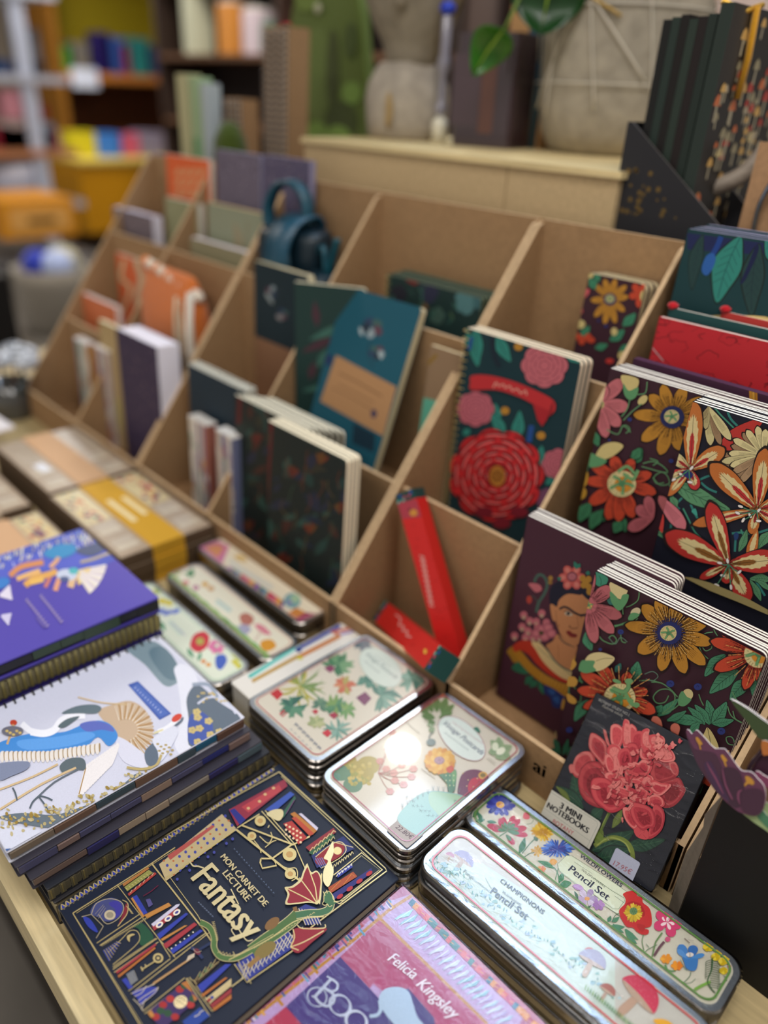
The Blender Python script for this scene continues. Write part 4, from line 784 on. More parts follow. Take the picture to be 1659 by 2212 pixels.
    a.e(1046, 2035, 60, 52, 'e0d0a4', -35); [L([(1000+i*22, 2060-i*6), (1012+i*22, 2020-i*8), (1040+i*16, 1990)], 3, '6a5a3a') for i in range(4)]; L('1000 2010 1060 2050 1090 2070', 3, '6a5a3a', 3); L('1020 1990 1080 2020 1106 2040', 3, '6a5a3a', 3)
    quad('1060 2200 1210 2080 1290 2150 1180 2240 1090 2240', '24408f'); L('1160 2160 1200 2140 1210 2120 1240 2105', 7, 'e6dcc0', 3)
    # lower right shelf books
    quad('1140 1860 1340 1690 1370 1710 1170 1900', '3a2a1c'); L('1150 1850 1180 1890', 5); [a.e(1212+i*45, 1815-i*40, 15, 18, '2f5a3c') for i in range(3)]; [L([(1165+i*45, 1865-i*40), (1212+i*45, 1780-i*38), (1212+i*45+25, 1815-i*40), (1190+i*45, 1850-i*40)], 4) for i in range(4)]
    quad('1190 1900 1420 1720 1470 1720 1220 1960', BL); quad('1220 1975 1420 1830 1440 1835 1230 1995', 'a8642c'); quad('1250 2015 1470 1840 1470 1900 1290 2050', 'cdbb8c'); [L([(1262+i*9, 2025+i*9), (1470, 1852+i*12)], 2, '3a3428') for i in range(4)]; quad('1262 2020 1290 2000 1306 2020 1280 2042', '8a2a2c'); quad('1290 1995 1310 1980 1328 2000 1306 2018', '2a3a8a'); quad('1290 2060 1470 1920 1470 1960 1310 2090', '8a2f34'); quad('1310 2095 1470 1970 1470 2010 1330 2110', 'a8642c')
    # ---- right half
    a.set(380, 1640, .30139)
    quad('-120 760 330 400 430 500 0 830 -70 880', 'b5a47c')
    for i in range(11):
        for j in range(5):
            x = -85+i*44+j*24; y = 735-i*32+j*33
            if (i*5+j) % 3: a.e(x, y, 10, 11, '3f4596')
            elif j < 4: a.e(x, y, 8, 7, 'b0643c')
    quad('-60 700 260 480 280 490 -40 730', 'a8504a')
    L('430 510 990 960 1000 1010', 15); L('430 510 0 815 -70 860', 13); L('470 480 840 620 960 560', 12, GO); L('615 380 830 620', 7); L('600 400 440 500', 9); L('690 720 830 620', 12); L('610 720 700 720 720 770 620 790 605 750 610 720', 12); L('640 375 850 615 930 800 1000 960', 7)
    for x, y, r in ((605, 450, 40), (545, 558, 32), (815, 690, 50), (820, 830, 40)): a.e(x, y, r, r*.95, GO, m=FO); a.e(x, y, r*.5, r*.45, 'b9945c')
    [L(q, 7, GO, 4) for q in ('560 590 600 640 610 680', '600 560 660 610 690 570 680 530', '640 640 690 600 720 590', '740 760 800 790 860 790 870 850 830 880', '660 500 670 480')]
    # top right pictures
    quad('380 370 780 150 800 200 460 470 440 490', '8a2c40'); quad('385 375 420 360 500 440 460 480', '2a2f80'); quad('470 350 740 190 760 230 520 390', 'b04048'); [a.e(x, y, 12, 10, 'c9a878') for x, y in ((520, 360), (600, 310), (640, 260), (700, 215))]
    quad('640 370 820 240 850 260 700 390', '3550a8'); quad('760 400 850 270 860 290 770 430', '2f5a48'); L('790 400 850 300', 5, '7a4a78'); a.b('650 400 700 370 760 370 770 410 740 450 690 430', 'e0d0a0', m=FO)
    quad('820 400 850 385 1010 520 980 550', 'b07230'); quad('830 430 860 420 990 540 960 560', 'b04530'); quad('880 400 900 395 1020 500 1010 520', 'c9c4d8'); quad('770 470 830 450 940 570 880 620', 'a83430'); [a.e(790+(i % 5)*26, 480+(i//5)*34+(i % 5)*14, 9, 8, 'e0c4a0') for i in range(15)]
    quad('930 640 1130 500 1150 530 960 670', '8a2c34'); quad('950 680 1120 540 1140 560 990 700', '2f5a3c'); [L([(960+i*30, 668-i*24), (980+i*30, 640-i*24), (995+i*30, 650-i*24)], 5) for i in range(6)]
    quad('970 700 1200 560 1280 650 1010 790', '232c66'); a.b('1000 720 1120 620 1180 610 1210 650 1170 710 1040 770', '8a2228'); a.e(1158, 665, 30, 28, GO, m=FO); L('1000 710 1120 615 1190 605 1220 660 1170 720 1040 790', 5, GO, 3); L('1120 600 1270 640', 4)
    [L([(1110+i*18, 800-i*13), (1118+i*18, 775-i*13), (1128+i*18, 792-i*13)], 4, GO, 3) for i in range(9)]; [L([(985+i*26, 690-i*20), (997+i*26, 664-i*20), (1008+i*26, 680-i*20)], 4, GO, 3) for i in range(6)]; [a.s([(1000+i*15, 720-i*2), (1040+i*12, 790-i*6)], 6, '6a74b4') for i in range(4)]
    L('1130 840 1330 680 1480 800 1180 1040', 7); L('1145 850 1330 700 1458 802 1180 1020', 3); quad('1150 830 1250 760 1270 780 1160 860', '2a3490'); [L([(1150+i*22, 850-i*16), (1170+i*22, 822-i*16), (1172+i*22, 838-i*16)], 4, 'e6dcc0', 3) for i in range(5)]
    quad('1090 930 1270 815 1300 850 1110 970', 'a04a28'); L('1110 950 1180 880 1200 910 1260 830 1280 850', 3, 'c98a3a'); quad('1100 990 1400 790 1410 820 1130 1020', '2b2a70'); [a.e(1175+i*70, 993-i*55, 26, 14, 'a82a34', -35) for i in range(4)]
    L('740 100 1500 790 1510 810 400 1640', 8); L('755 130 1475 800 1200 1010', 4); L('740 100 -80 560', 6)
    # candle figure
    a.b('1100 640 1125 600 1130 680 1110 740 1130 800 1120 870 1090 925 1055 880 1060 800 1090 740 1060 720 1080 680', 'e6d6a4', m=FO)
    # text
    a.t('BLABLA GNES Quintesbooks', (412, 655), (712, 990), '4c5a78', hs=.9) if False else None
    for i in range(17): x = 415+i*17.5; y = 655+i*19.6; a.s([(x, y), (x+6, y-7), (x+9, y+5)], 4.5, '5a6884')
    a.t('MON CARNET DE', (318, 712), (632, 1068), 'dccb9c', hs=.95, bold=.035, m=FO); a.t('LECTURE', (333, 830), (505, 1030), 'dccb9c', hs=.95, bold=.035, m=FO)
    for i in range(8): x = 160+i*14; y = 1040+i*14; a.s([(x, y), (x+6, y-8), (x+10, y+4)], 4.5, '6a7690')
    F_ = 'e6d6a6'
    a.t('Fantasy', (108, 868), (500, 1322), F_, hs=1.22, bold=.03, m=FO); a.s('100 742 125 775 160 778 200 790', 11, F_, 4, m=FO); a.s('445 1290 420 1270 400 1230 440 1215 470 1260 510 1310 552 1305', 8, F_, 5, m=FO); a.s('395 940 420 990 450 1050', 8, F_, 3, m=FO)
    # lattice
    a.p('430 1480 800 1230 840 1300 840 1360 510 1600', '2a3484')
    for i in range(14): x = 450+i*30; y = 1480-i*19; a.s([(x, y), (x+55, y+105-i*3)], 5, 'e0d4b4', m=FO); a.s([(x+70, y-20), (x+20, y+110-i*3)], 5, 'e0d4b4', m=FO)
    L('420 1480 510 1610 900 1340', 8); L('410 1390 540 1620', 5); a.p('880 1080 930 1050 1010 1080 1040 1190 930 1200', '2f3880'); [a.s([(880+i*22, 1080+i*4), (930+i*22, 1200)], 5, 'd9cdb0') for i in range(6)]
    # wings
    for q in ('940 760 970 820 1010 810 1045 860 1045 930 1030 1040 950 1040 860 1050 785 1050 800 980 780 930 830 920 890 870 910 820',): a.b(q, 'dccb98', m=FO)
    a.b('945 785 972 835 1010 820 1035 870 1032 940 1015 1030 940 1030 860 1040 800 1040 815 980 800 940 840 932 900 885 920 830', '8a2030'); [L(q, 8) for q in ('940 760 1000 930 1015 1050', '1045 830 1030 1050', '780 930 920 1000 1010 1050', '885 860 960 960 1015 1050')]
    a.b('845 1230 920 1220 1060 1220 1075 1240 980 1320 880 1400 820 1360 840 1300', '8a2030'); [L(q, 8, GO, 3) for q in ('870 1200 910 1225 1060 1222 1068 1195', '820 1358 920 1320 1060 1240', '820 1358 880 1380', '840 1230 850 1290 820 1358')]
    # dragon body
    def body(q, w, c): a.s(q, w+9, 'dccb98', 5, m=FO); a.s(q, w, c, 5)
    body('175 1180 240 1215 275 1290 275 1360 310 1420 370 1440 450 1430 560 1370', 36, '4a6a3a'); body('540 1385 640 1310 740 1240 830 1170 880 1120', 84, '48683a'); body('860 1130 950 1115 1040 1110 1100 1080 1110 1020 1090 985', 46, '3f6a4a')
    a.e(690, 1190, 62, 34, '7a5a34', -40); a.e(640, 1380, 90, 46, '7a6a38', -35); a.s('600 1430 560 1460 520 1500', 34, '8a6a3c', 4); a.s('850 1070 860 1100', 30, '7a5a30')
    L('380 1450 560 1360 700 1280 840 1180 940 1150 1060 1140', 7, GO, 3); L('400 1440 560 1345 700 1265', 4, GO, 3)
    for i in range(16): x = 245+min(i, 9)*3; y = 1180+i*13; L([(x+14, y), (x+34, y-6), (x+20, y+10)], 4) if i < 11 else L([(300+(i-11)*24, 1400+(i-11)*6), (318+(i-11)*24, 1385+(i-11)*6), (322+(i-11)*24, 1408+(i-11)*6)], 4)
    for i in range(20): x = 560+i*22; y = 1368-i*13; L([(x, y), (x+10, y-12), (x+18, y-6)], 4)
    a.b('1060 970 1090 960 1120 985 1125 1020 1150 1040 1130 1050 1090 1050 1060 1030', '3f6a48'); [L(q, 5, GO, 3) for q in ('1060 1030 1065 975 1095 958 1120 985 1130 1020 1165 1045 1195 1050', '1070 990 1055 960', '1085 975 1080 950', '1060 1030 1050 1050 1070 1060 1085 1050 1100 1070 1120 1060', '1130 1035 1170 1030 1200 1020', '500 1500 490 1530', '520 1500 520 1540', '505 1480 480 1500')]
def art_boo(a):
    a.set(480, 1880, .39783); LIL = 'b894be'
    a.p('-120 835 930 40 1700 835 1700 1400 -120 1400', 'b0628a'); a.p('150 830 740 330 900 170 1020 130 1640 780 1500 1100 150 1100', 'b79ac8')
    a.p('860 265 1430 835 1300 1000 640 470', 'b04a78'); a.p('640 470 860 265 1000 400 800 640', 'b0567c'); a.p('345 740 640 470 980 835 900 1000 500 1000', '4a3a80'); a.p('200 860 345 740 430 835 430 1000 200 1000', 'b03a58'); a.p('880 690 1010 640 1150 800 1180 1000 1000 1000', '4a3a80')
    OC = 'b8842c'
    for q in ('130 835 250 740 520 530 700 390 900 220 1040 130', '640 300 700 390', '430 460 520 560', '245 630 330 735', '780 160 860 260', '860 265 1440 835'): a.s(q, 17, OC)
    rnd = random.Random(2)
    for i in range(90):
        t = i/90; x = 60+t*860+rnd.uniform(-20, 20); y = 800-t*700+rnd.uniform(-30, 60); w = rnd.uniform(8, 15); h = rnd.uniform(28, 60); c = rnd.choice(['a8303c', '1f6a68', '2a3a8a', 'c85a58', 'd0a04a', 'd6cfe0', '5a3a80', '3a8ab0'])
        a.p([(x, y), (x+w*.8, y-w*.6), (x+w*.8+h*.6, y-w*.6+h*.75), (x+h*.6, y+h*.75)], c)
    for i in range(34):
        x = 1010+i*20; y = 170+i*20; w = rnd.uniform(20, 40); c = rnd.choice(['a8304a', '1f6a68', 'c84a48', 'd08a3a', 'b83a6a', '2a6a88']); a.p([(x, y+10), (x+22, y-16), (x+22+w, y-6+w*.5), (x+w, y+26+w*.5)], c)
        if i % 2: a.s([(x+10, y), (x+16+w*.5, y+12)], 4, 'd9a04a')
    for i in range(22):
        x = 930+i*26; y = 270+i*27; a.p([(x, y), (x+34, y-26), (x+110, y-60+i*.5), (x+84, y-20)], rnd.choice(['a8c0d8', '8ab8c8', 'c0c8e0', 'b0a0d0', '9ad0d8'])); a.s([(x+10, y+5), (x+90, y-50)], 4, 'd6e2ee')
    S, VI = 'c2c6d4', '4a3a80'
    def oval(cx, cy, rx, ry, w, an):
        q = math.radians(an); c, d = math.cos(q), math.sin(q); P = [(rx*math.cos(t), ry*math.sin(t), w*(.35+.65*abs(math.cos(t)))) for t in [k*.2618 for k in range(25)]]
        for (x0, y0, w0), (x1, y1, w1) in zip(P, P[1:]): a.s([(cx+x0*c-y0*d, cy+x0*d+y0*c), (cx+x1*c-y1*d, cy+x1*d+y1*c)], (w0+w1)/2, S, m='foil')
    oval(515, 690, 54, 50, 9, 40); a.s('592 592 500 692', 17, S, m='foil'); a.s('486 684 516 700', 9, S, m='foil'); a.s('568 578 612 600', 9, S, m='foil')
    a.s('592 592 625 618 620 650 585 660 552 640', 13, S, 5, m='foil'); a.s('552 640 600 672 605 715 570 740 530 722 505 692', 15, S, 5, m='foil')
    for cx, cy in ((640, 735), (728, 822)): oval(cx, cy, 60, 52, 18, 42)
    a.t('Felicia', (895, 490), (1032, 596), 'e2dcec', hs=1.25, shear=.35, bold=.02); a.t('Kingsley', (1050, 628), (1248, 812), 'e2dcec', hs=1.25, shear=.35, bold=.02)
    a.b('850 700 880 650 950 636 1010 660 1040 740 1060 800 1100 860 1000 900 940 850 870 760', 'a4b4c4', m='foil'); a.s('855 710 860 760 840 790 800 795', 20, 'a4b4c4', 5, m='foil')
def art_vint(a):
    a.set(450, 1400, .42194)
    for (x, y, r) in ((700, 580, 60), (770, 640, 80), (820, 600, 60), (740, 700, 50), (680, 640, 50)): a.e(x, y, r, r*.8, '6a8a72' if r < 60 else 'a89a58')
    for i in range(40): rnd = random.Random(i); x, y = 770+rnd.uniform(-60, 60), 640+rnd.uniform(-50, 60); a.e(x, y, 10, 9, rnd.choice(['b5a45a', '9a9a58', 'c2b06a']))
    leaves(a, [(690, 620, 640, 560, 26), (720, 570, 700, 510, 24), (670, 680, 640, 640, 20)], '6a9080', '4a7060', None)
    for x, y in ((880, 580), (910, 620), (950, 640), (990, 600), (1040, 660), (1000, 700), (930, 735), (940, 430), (920, 520), (1050, 620), (955, 680)):
        for k in range(6): q = k*1.05; a.e(x+12*math.cos(q), y+10*math.sin(q), 10, 8, 'c48a80')
        a.s([(870, 640), ((870+x)/2, (640+y)/2+10), (x, y)], 3, 'b07a72', 3)
    leaves(a, [(1130, 340, 1070, 300, 18), (1150, 330, 1100, 260, 20), (1170, 330, 1160, 240, 22), (1190, 330, 1220, 250, 22), (1190, 340, 1260, 290, 20), (1160, 360, 1090, 350, 20), (1180, 360, 1250, 330, 20), (1160, 380, 1120, 400, 18), (1140, 400, 1150, 440, 16)], '6f8a5a', '4a6a4a', None); a.e(1190, 235, 30, 16, 'c06a4a'); a.e(1210, 228, 22, 10, 'd0a04a'); a.s('1150 430 1130 460 1140 490', 6, '4a5a58', 3); a.e(1140, 485, 24, 18, '5a7274')
    a.s('1005 375 1080 440', 2.5, '9a9484'); a.s('1090 620 1160 670', 2.5, '9a9484')
    a.set(850, 1400, .24111); P = [(610+235*math.cos(t)*.88-math.sin(t)*95*.5, 815+235*math.cos(t)*.62+math.sin(t)*140) for t in [k*.2618 for k in range(24)]]
    a.b(P, 'd3dfd9'); a.s(P, 5, 'a86a78', 1, closed=True); a.t('Vintage Postcards', (432, 680), (782, 962), '4a5a70', hs=1.25, shear=.25, bold=.02); a.t('CACTI & SUCCULENTS', (520, 672), (790, 868), 'b08a90', hs=.85); a.t('20 assorted postcards', (450, 765), (665, 925), '7a8a90', hs=.9, shear=.2); a.t('CACTI  SUCCULENTS', (632, 568), (930, 790), '7a7c84', hs=.85); a.b('715 730 735 712 760 720 778 760 750 760 730 745', '4a7a68')
    leaves(a, [(940, 920, 870, 830, 40), (940, 920, 940, 800, 44), (950, 930, 1060, 880, 44), (950, 930, 1050, 1000, 46), (940, 940, 960, 1010, 40), (930, 930, 850, 940, 40)], '93a884', '6a8a6a', None); a.e(910, 890, 30, 38, 'd6dcc4'); a.e(960, 930, 44, 30, 'dfe2cc', -30); a.s('835 995 910 1060', 3, '9a9484'); a.s('850 990 915 1040', 3, '9a9484')
    for i in range(16): q = 6.283*i/16; a.e(415+100*math.cos(q), 1020+82*math.sin(q), 42, 32, ['d09a38', 'c8852c', 'd8a848'][i % 3], math.degrees(q))
    for i in range(12): q = 6.283*i/12; a.e(415+60*math.cos(q), 1020+50*math.sin(q), 34, 24, ['d8a442', 'e0b458'][i % 2], math.degrees(q))
    a.e(410, 1015, 46, 36, '9a7a8a'); [a.e(410+26*math.cos(k), 1012+20*math.sin(k), 9, 7, 'b890a0') for k in range(7)]
    a.b('410 1140 470 1130 540 1095 565 1120 560 1200 545 1290 490 1300 480 1230 430 1170', '4a7a5c'); a.b('520 1120 560 1110 560 1180 530 1230', '6a9a68'); [a.e(470+(i % 3)*34, 1150+(i//3)*45, 5, 6, 'cfd4a8') for i in range(9)]; a.b('470 1090 520 1060 540 1100 500 1130', 'c0503c')
    a.b('600 1160 650 1110 720 1095 790 1110 850 1160 860 1210 780 1290 700 1330 620 1360 580 1330 575 1270', '6a3450'); a.b('700 1180 760 1170 830 1210 800 1270 720 1310 670 1290 670 1230', 'b02c40'); a.e(800, 1150, 42, 34, 'c89a4a'); a.e(800, 1148, 24, 20, '7a6a38'); [a.e(620+(i*47) % 200, 1130+(i*61) % 190, 6, 6, 'c0a878') for i in range(9)]; a.e(768, 1212, 12, 12, '8a2434')
    a.b('60 1480 200 1340 330 1290 480 1300 620 1330 640 1370 560 1480 470 1580 380 1680 250 1700 130 1640 40 1560', '7fa898'); a.b('330 1300 480 1310 600 1345 540 1460 440 1540 380 1480 320 1400', '8fb088')
    for i in range(18): x, y = 120+(i*67) % 440, 1340+(i*43) % 260; [a.s([(x, y), (x+18*math.cos(k*1.3+i), y-16*math.sin(k*1.3+i))], 2.4, '5a6a64') for k in range(4)]
    for i in range(12): x = 80+i*46; y = 1440-i*24 if i < 6 else 1290+(i-6)*4; [a.s([(x, y), (x-14+k*12, y-44)], 2.2, '6a7a74') for k in range(3)]
def art_botan(a):
    a.set(600, 1250, .24111)
    def pot(x, y, w, h, c, ang=-50):
        q = math.radians(ang+50); a.p([(x+dx*math.cos(q)-dy*math.sin(q), y+dx*math.sin(q)+dy*math.cos(q)) for dx, dy in ((-w, -h*.2), (w*.2, -h), (w, -h*.1), (w*.1, h*.9))], c)
    def plant(x, y, n, r, c, a0, a1, w, sd):
        rnd = random.Random(sd)
        for i in range(n): q = math.radians(a0+(a1-a0)*i/(n-1)+rnd.uniform(-6, 6)); R_ = r*rnd.uniform(.75, 1.1); a.leaf((x, y), (x+R_*math.cos(q), y+R_*.85*math.sin(q)), w, c if isinstance(c, str) else rnd.choice(c), None, rnd.uniform(-.2, .2))
    plant(540, 760, 11, 150, ['5a8a68', '6f9a74', '4a7a5c'], -170, 90, 26, 1); pot(465, 810, 52, 40, '8a4a68')
    plant(200, 960, 22, 250, ['a8a44c', '8f9a50', 'b5ac5a', '7a9460'], -200, 90, 11, 2); pot(-10, 1040, 60, 55, 'b83a40')
    plant(600, 960, 10, 110, ['c0705a', 'b88058', 'cc8a6a', 'a8a060'], -180, 140, 26, 3)
    plant(920, 1050, 12, 190, ['5a8a7c', '4a7a70', '6f9a8c'], -120, 110, 26, 4); pot(770, 1080, 70, 66, '7a4468'); plant(790, 930, 8, 90, ['5a8a7c', '4a7a70'], -200, 60, 26, 5)
    plant(1210, 900, 12, 140, ['5f9080', '4f8074', '78a494'], -180, 180, 28, 6); plant(760, 590, 8, 100, ['7a8088', '5f7078'], -250, 20, 22, 7); plant(985, 620, 9, 90, ['a08484', '8a9088', 'b09a94'], -250, 60, 22, 8)
    plant(130, 1150, 12, 140, ['4a7a68', '5f8c74', '3f6a60'], -200, 140, 26, 9); a.s('20 1220 60 1180', 18, 'c0505a'); a.s('40 1240 80 1200', 10, 'c0505a')
    plant(520, 1140, 14, 130, ['5a8a68', '7a9a60', '4a7a60'], -200, 160, 22, 10); pot(500, 1230, 44, 34, 'a03a50'); pot(335, 1195, 30, 26, 'b84a54'); plant(380, 1130, 9, 90, ['6a8c74', '5a7c6c'], -200, 60, 18, 11); plant(620, 1180, 9, 100, ['6f9a64', '86a468'], -120, 120, 16, 12); plant(530, 1350, 12, 130, ['6a9488', '84a89c'], -180, 150, 14, 13); pot(440, 1390, 44, 38, 'c03a48'); plant(350, 1290, 8, 90, ['b0b48a', '98a47a'], -180, 160, 24, 14)
    P = [(920+220*math.cos(t)*.80-math.sin(t)*70, 800+220*math.cos(t)*.60+math.sin(t)*120) for t in [k*.2618 for k in range(24)]]; a.b(P, 'd0dcd2'); a.s(P, 3, 'b0c0b4', 1, closed=True)
    a.t('Vintage Postcards', (775, 680), (1050, 900), '7a8a8c', hs=1.25, shear=.25); a.t('HOUSE PLANTS', (860, 690), (1000, 800), '9aa4a4', hs=.9); a.t('20 assorted', (770, 745), (900, 850), '9aa4a4', hs=.9)
    for i in range(7): x, y = 150+i*34, 1320+i*34; a.s([(x, y), (x+14, y-24), (x+24, y+6), (x+34, y-10)], 7, '6a7488', 3)
    for i in range(6): x, y = 110+i*34, 1360+i*34; a.s([(x, y), (x+12, y-12), (x+22, y+6)], 4, '8a94a4', 3)
def art_crane(a):
    a.set(0, 1350, .3918)
    a.p('-400 600 -20 470 860 90 1010 200 1330 530 1500 640 1500 1500 -400 1500', 'c9ccdf'); a.b('700 130 850 90 950 180 1000 280 960 330 900 330 800 220', '7a8f9a'); a.b('820 150 900 120 980 220 970 300 900 280', '5f7886')
    a.b('960 240 1010 215 1080 270 1100 420 1050 560 1050 700 1000 720 960 640 1000 500 980 330', 'd9dcea')
    a.b('1030 400 1090 330 1200 420 1330 520 1250 640 1120 660 1040 660 1040 520', '5a6878'); a.b('1040 520 1090 470 1160 520 1170 600 1090 660 1040 640', '3f55a0')
    for (x, y) in ((1090, 510), (1150, 530), (1100, 570), (1160, 605), (1060, 580), (1090, 645), (1085, 480), (1210, 590)): [a.e(x+13*math.cos(k*1.26), y+11*math.sin(k*1.26), 11, 9, 'dcc98a', m='foil') for k in range(5)]
    a.s('1090 435 1150 400 1240 410 1300 490', 12, 'c8cde0', 4); a.s('1060 330 1150 330 1200 400', 20, '8f9cb0', 4); 
    rnd = random.Random(4)
    for i in range(16): a.e(1080+rnd.uniform(0, 190), 380+rnd.uniform(-10, 50), 8, 6, 'cdbb84', m='foil')
    # title plate
    a.p('705 330 760 310 945 490 880 525', '3f5aa8'); a.p('720 345 760 325 930 488 885 508', '4a68b4'); a.t('BLANK JOURNAL', (735, 345), (890, 500), 'aab8e0', hs=.9) if False else [a.s([(742+i*14, 352+i*13.5), (750+i*14, 342+i*13.5)], 5, 'a8b4dc') for i in range(11)]
    # big crane
    a.b('540 480 620 440 720 420 800 470 840 560 830 640 760 700 700 720 640 620 600 560', 'bfa890')
    for i in range(26):
        q = -2.0+i*.13; x0, y0 = 690+70*math.cos(q), 580+60*math.sin(q); x1, y1 = 700+150*math.cos(q), 590+160*math.sin(q); a.s([(x0, y0), (x1, y1)], 11, ['e0d4c4', 'b89468'][i % 2]); a.s([(x0+4, y0+3), (x1, y1)], 3.5, '8f6f48')
    a.b('640 620 700 640 780 700 860 770 780 790 690 760 650 700', 'd0d2e4'); a.b('-20 660 120 610 240 595 360 590 480 540 560 530 620 560 650 620 600 670 540 620 460 680 300 710 120 715 -20 720', '3f86d0'); a.b('440 550 520 530 600 550 630 590 560 580 480 590', '5a68b8'); a.b('100 640 300 620 480 590 520 620 380 670 150 690', '5a9ae0')
    a.s('170 590 240 600 300 580 340 530 400 505 470 500', 40, 'e8eaf4', 5); a.s('120 545 160 580 200 600', 34, 'e8eaf4', 4); a.b('320 560 370 520 440 505 400 540 350 570', '56666e'); a.b('340 490 420 450 520 440 560 460 530 490 440 490', '5f707a'); a.e(75, 540, 20, 16, 'b8402c'); a.s('75 550 60 600 40 660', 12, 'c8a474'); a.s('430 400 560 430 700 440', 8, 'c9b088', 4)
    for i in range(22): x = 10+i*25; y = 705-(i > 10)*(i-10)*4; a.b([(x-8, y), (x+12, y-6), (x+14, y+34), (x+4, y+56), (x-8, y+40)], 'ddd8d4'); a.b([(x+10, y), (x+18, y-4), (x+18, y+34), (x+12, y+40)], '9a7f52')
    for i in range(13): x0, y0 = 640-i*14, 660+i*10; x1, y1 = 610-i*14, 760+i*14; a.b([(x0, y0), (x0+18, y0+12), (x1+12, y1+10), (x1-4, y1+20), (x1-8, y1)], 'e2dfe2'); a.s([(x0+2, y0+10), (x1-6, y1+10)], 6, 'a38250')
    a.b('330 780 380 740 460 740 470 800 400 800 350 820', '56646c'); a.s('320 770 180 840 0 910', 11, 'c9b088', 3); a.s('420 790 230 880 0 1020', 12, 'c9b088', 3); a.s('430 800 300 870 200 960', 9, '5a6672', 3); [a.s(q, 9, '4f5c68', 3) for q in ('210 950 180 980 165 1015', '215 950 245 990 265 1025', '220 945 260 955 290 970', '70 900 85 930 95 970')]
    # small crane
    a.b('800 700 860 640 930 590 1000 540 1010 510 960 560 900 640 880 720 850 780 810 770', '59687a'); a.s('870 590 920 570 990 515', 24, 'e4e6ee', 4); a.e(975, 515, 32, 18, 'c84030', -35); a.s('850 600 900 580', 10, 'd6cfa0', 3); a.b('840 640 880 600 960 560 980 600 930 700 880 760 870 700', 'd2d6e6')
    for i in range(10): a.e(870+i*9, 660+((i*37) % 60), 9, 6, 'cbb880', m='foil')
    # ground blossoms
    a.b('0 1060 120 1040 300 1050 440 1010 560 960 680 880 760 820 840 850 760 920 620 980 480 1060 320 1120 180 1110 40 1080', '5f6c78'); a.b('-20 1130 60 1110 180 1130 300 1150 480 1090 700 950 900 850 700 1010 500 1110 320 1180 180 1250 100 1320 0 1250', 'ccd0e2')
    for i in range(150):
        t = rnd.random(); x = 10+820*t; y = 1075-t*t*270+rnd.gauss(0, 28); a.e(x, y, rnd.uniform(6, 14), rnd.uniform(5, 10), rnd.choice(['d8c890', 'c9b26a', 'e2d6a8', 'b59a50']), rnd.uniform(0, 90), m='foil')
    a.s('700 790 780 800 860 780 890 720', 14, 'd9c68a', 4, m='foil'); a.b('0 1250 80 1240 150 1290 110 1330 60 1330 0 1290', '3a5f9a'); a.b('-20 780 60 760 160 760 150 800 60 840 0 860', '7a84a0'); a.e(70, 590, 60, 28, '6a6a78'); [a.e(40+i*18, 590+(i % 3)*10, 9, 7, 'c9b26a') for i in range(5)]
def art_violet(a):
    a.set(0, 850, .36166)
    a.p('-200 930 350 800 560 790 600 840 700 930 730 970 600 1040 300 1060 0 1110 -200 1130', '4254b8'); a.p('-200 1050 0 1010 200 960 420 930 600 850 640 900 680 960 540 1030 330 1040 0 1100', '4f5cc4')
    rnd = random.Random(6)
    for i in range(120): x = rnd.uniform(-30, 720); y = 1000-x*.24+rnd.gauss(0, 30); a.s([(x, y), (x+rnd.uniform(-10, 10), y-rnd.uniform(14, 36))], rnd.uniform(5, 9), rnd.choice(['d9d6c0', 'cfc9a0', 'b9c0e8', '8fb0c8', 'c9b478', 'e6e2ee']))
    a.b('260 960 330 910 420 900 460 930 420 970 330 990', '2f8ac0'); a.b('460 930 600 890 640 920 560 970 480 960', '4a5578')
    for (q, c, w) in (('60 1090 120 1040 200 1020 260 1010', 'cf8a58', 34), ('100 1110 180 1080 240 1060', 'e0b070', 30), ('150 1150 200 1110 300 1080 340 1060', 'd9a254', 38), ('180 1130 260 1110', 'e2b45c', 34), ('330 1180 350 1120 370 1080', 'd99a7a', 30), ('270 1160 300 1100', 'c8786a', 22), ('300 1040 340 1000 350 980', 'd9a47a', 24), ('420 1160 440 1100 460 1060', 'd9b48a', 40)): a.s(q, w, c, 4)
    for i in range(14): q = -.95+i*.13; a.s([(450+30*math.cos(q), 1080+20*math.sin(q)), (600+60*math.cos(q)-i*8, 1120+110*math.sin(q))], 17, ['e8e2dc', 'd9d0c8', 'cfc2d0'][i % 3]); a.s([(440+30*math.cos(q), 1080+20*math.sin(q)), (520+40*math.cos(q)-i*6, 1100+70*math.sin(q))], 10, ['e2cf8a', 'd9b468'][i % 2])
    a.e(400, 1085, 62, 36, 'c2cbe0'); a.e(440, 1062, 30, 20, '4ab0b8'); a.e(385, 1110, 30, 16, '4a5a8a'); a.s('480 1010 560 990 640 960 700 950', 16, 'b5a888', 4)
    a.b('-40 1130 20 1100 60 1120 30 1160 -30 1170', '2f7ac8'); [a.s([(0, 1210), (60+i*3, 1150+i*16)], 14, 'dcd6e8') for i in range(6)]; [a.s([(10, 1330), (70-i*4, 1320+i*16)], 13, 'c9c4e4') for i in range(5)]
    for k, (x, y) in enumerate(((240, 1210), (155, 1235))): a.s([(x, y), (x+50, y+60), (x+130, y+165)], 15, '7468a8'); [a.s([(x+i*14, y+i*17), (x+i*14+12, y+i*17-6)], 6, 'a090b8') for i in range(10)]
    a.s('220 1340 270 1400', 22, '5a4ea0')
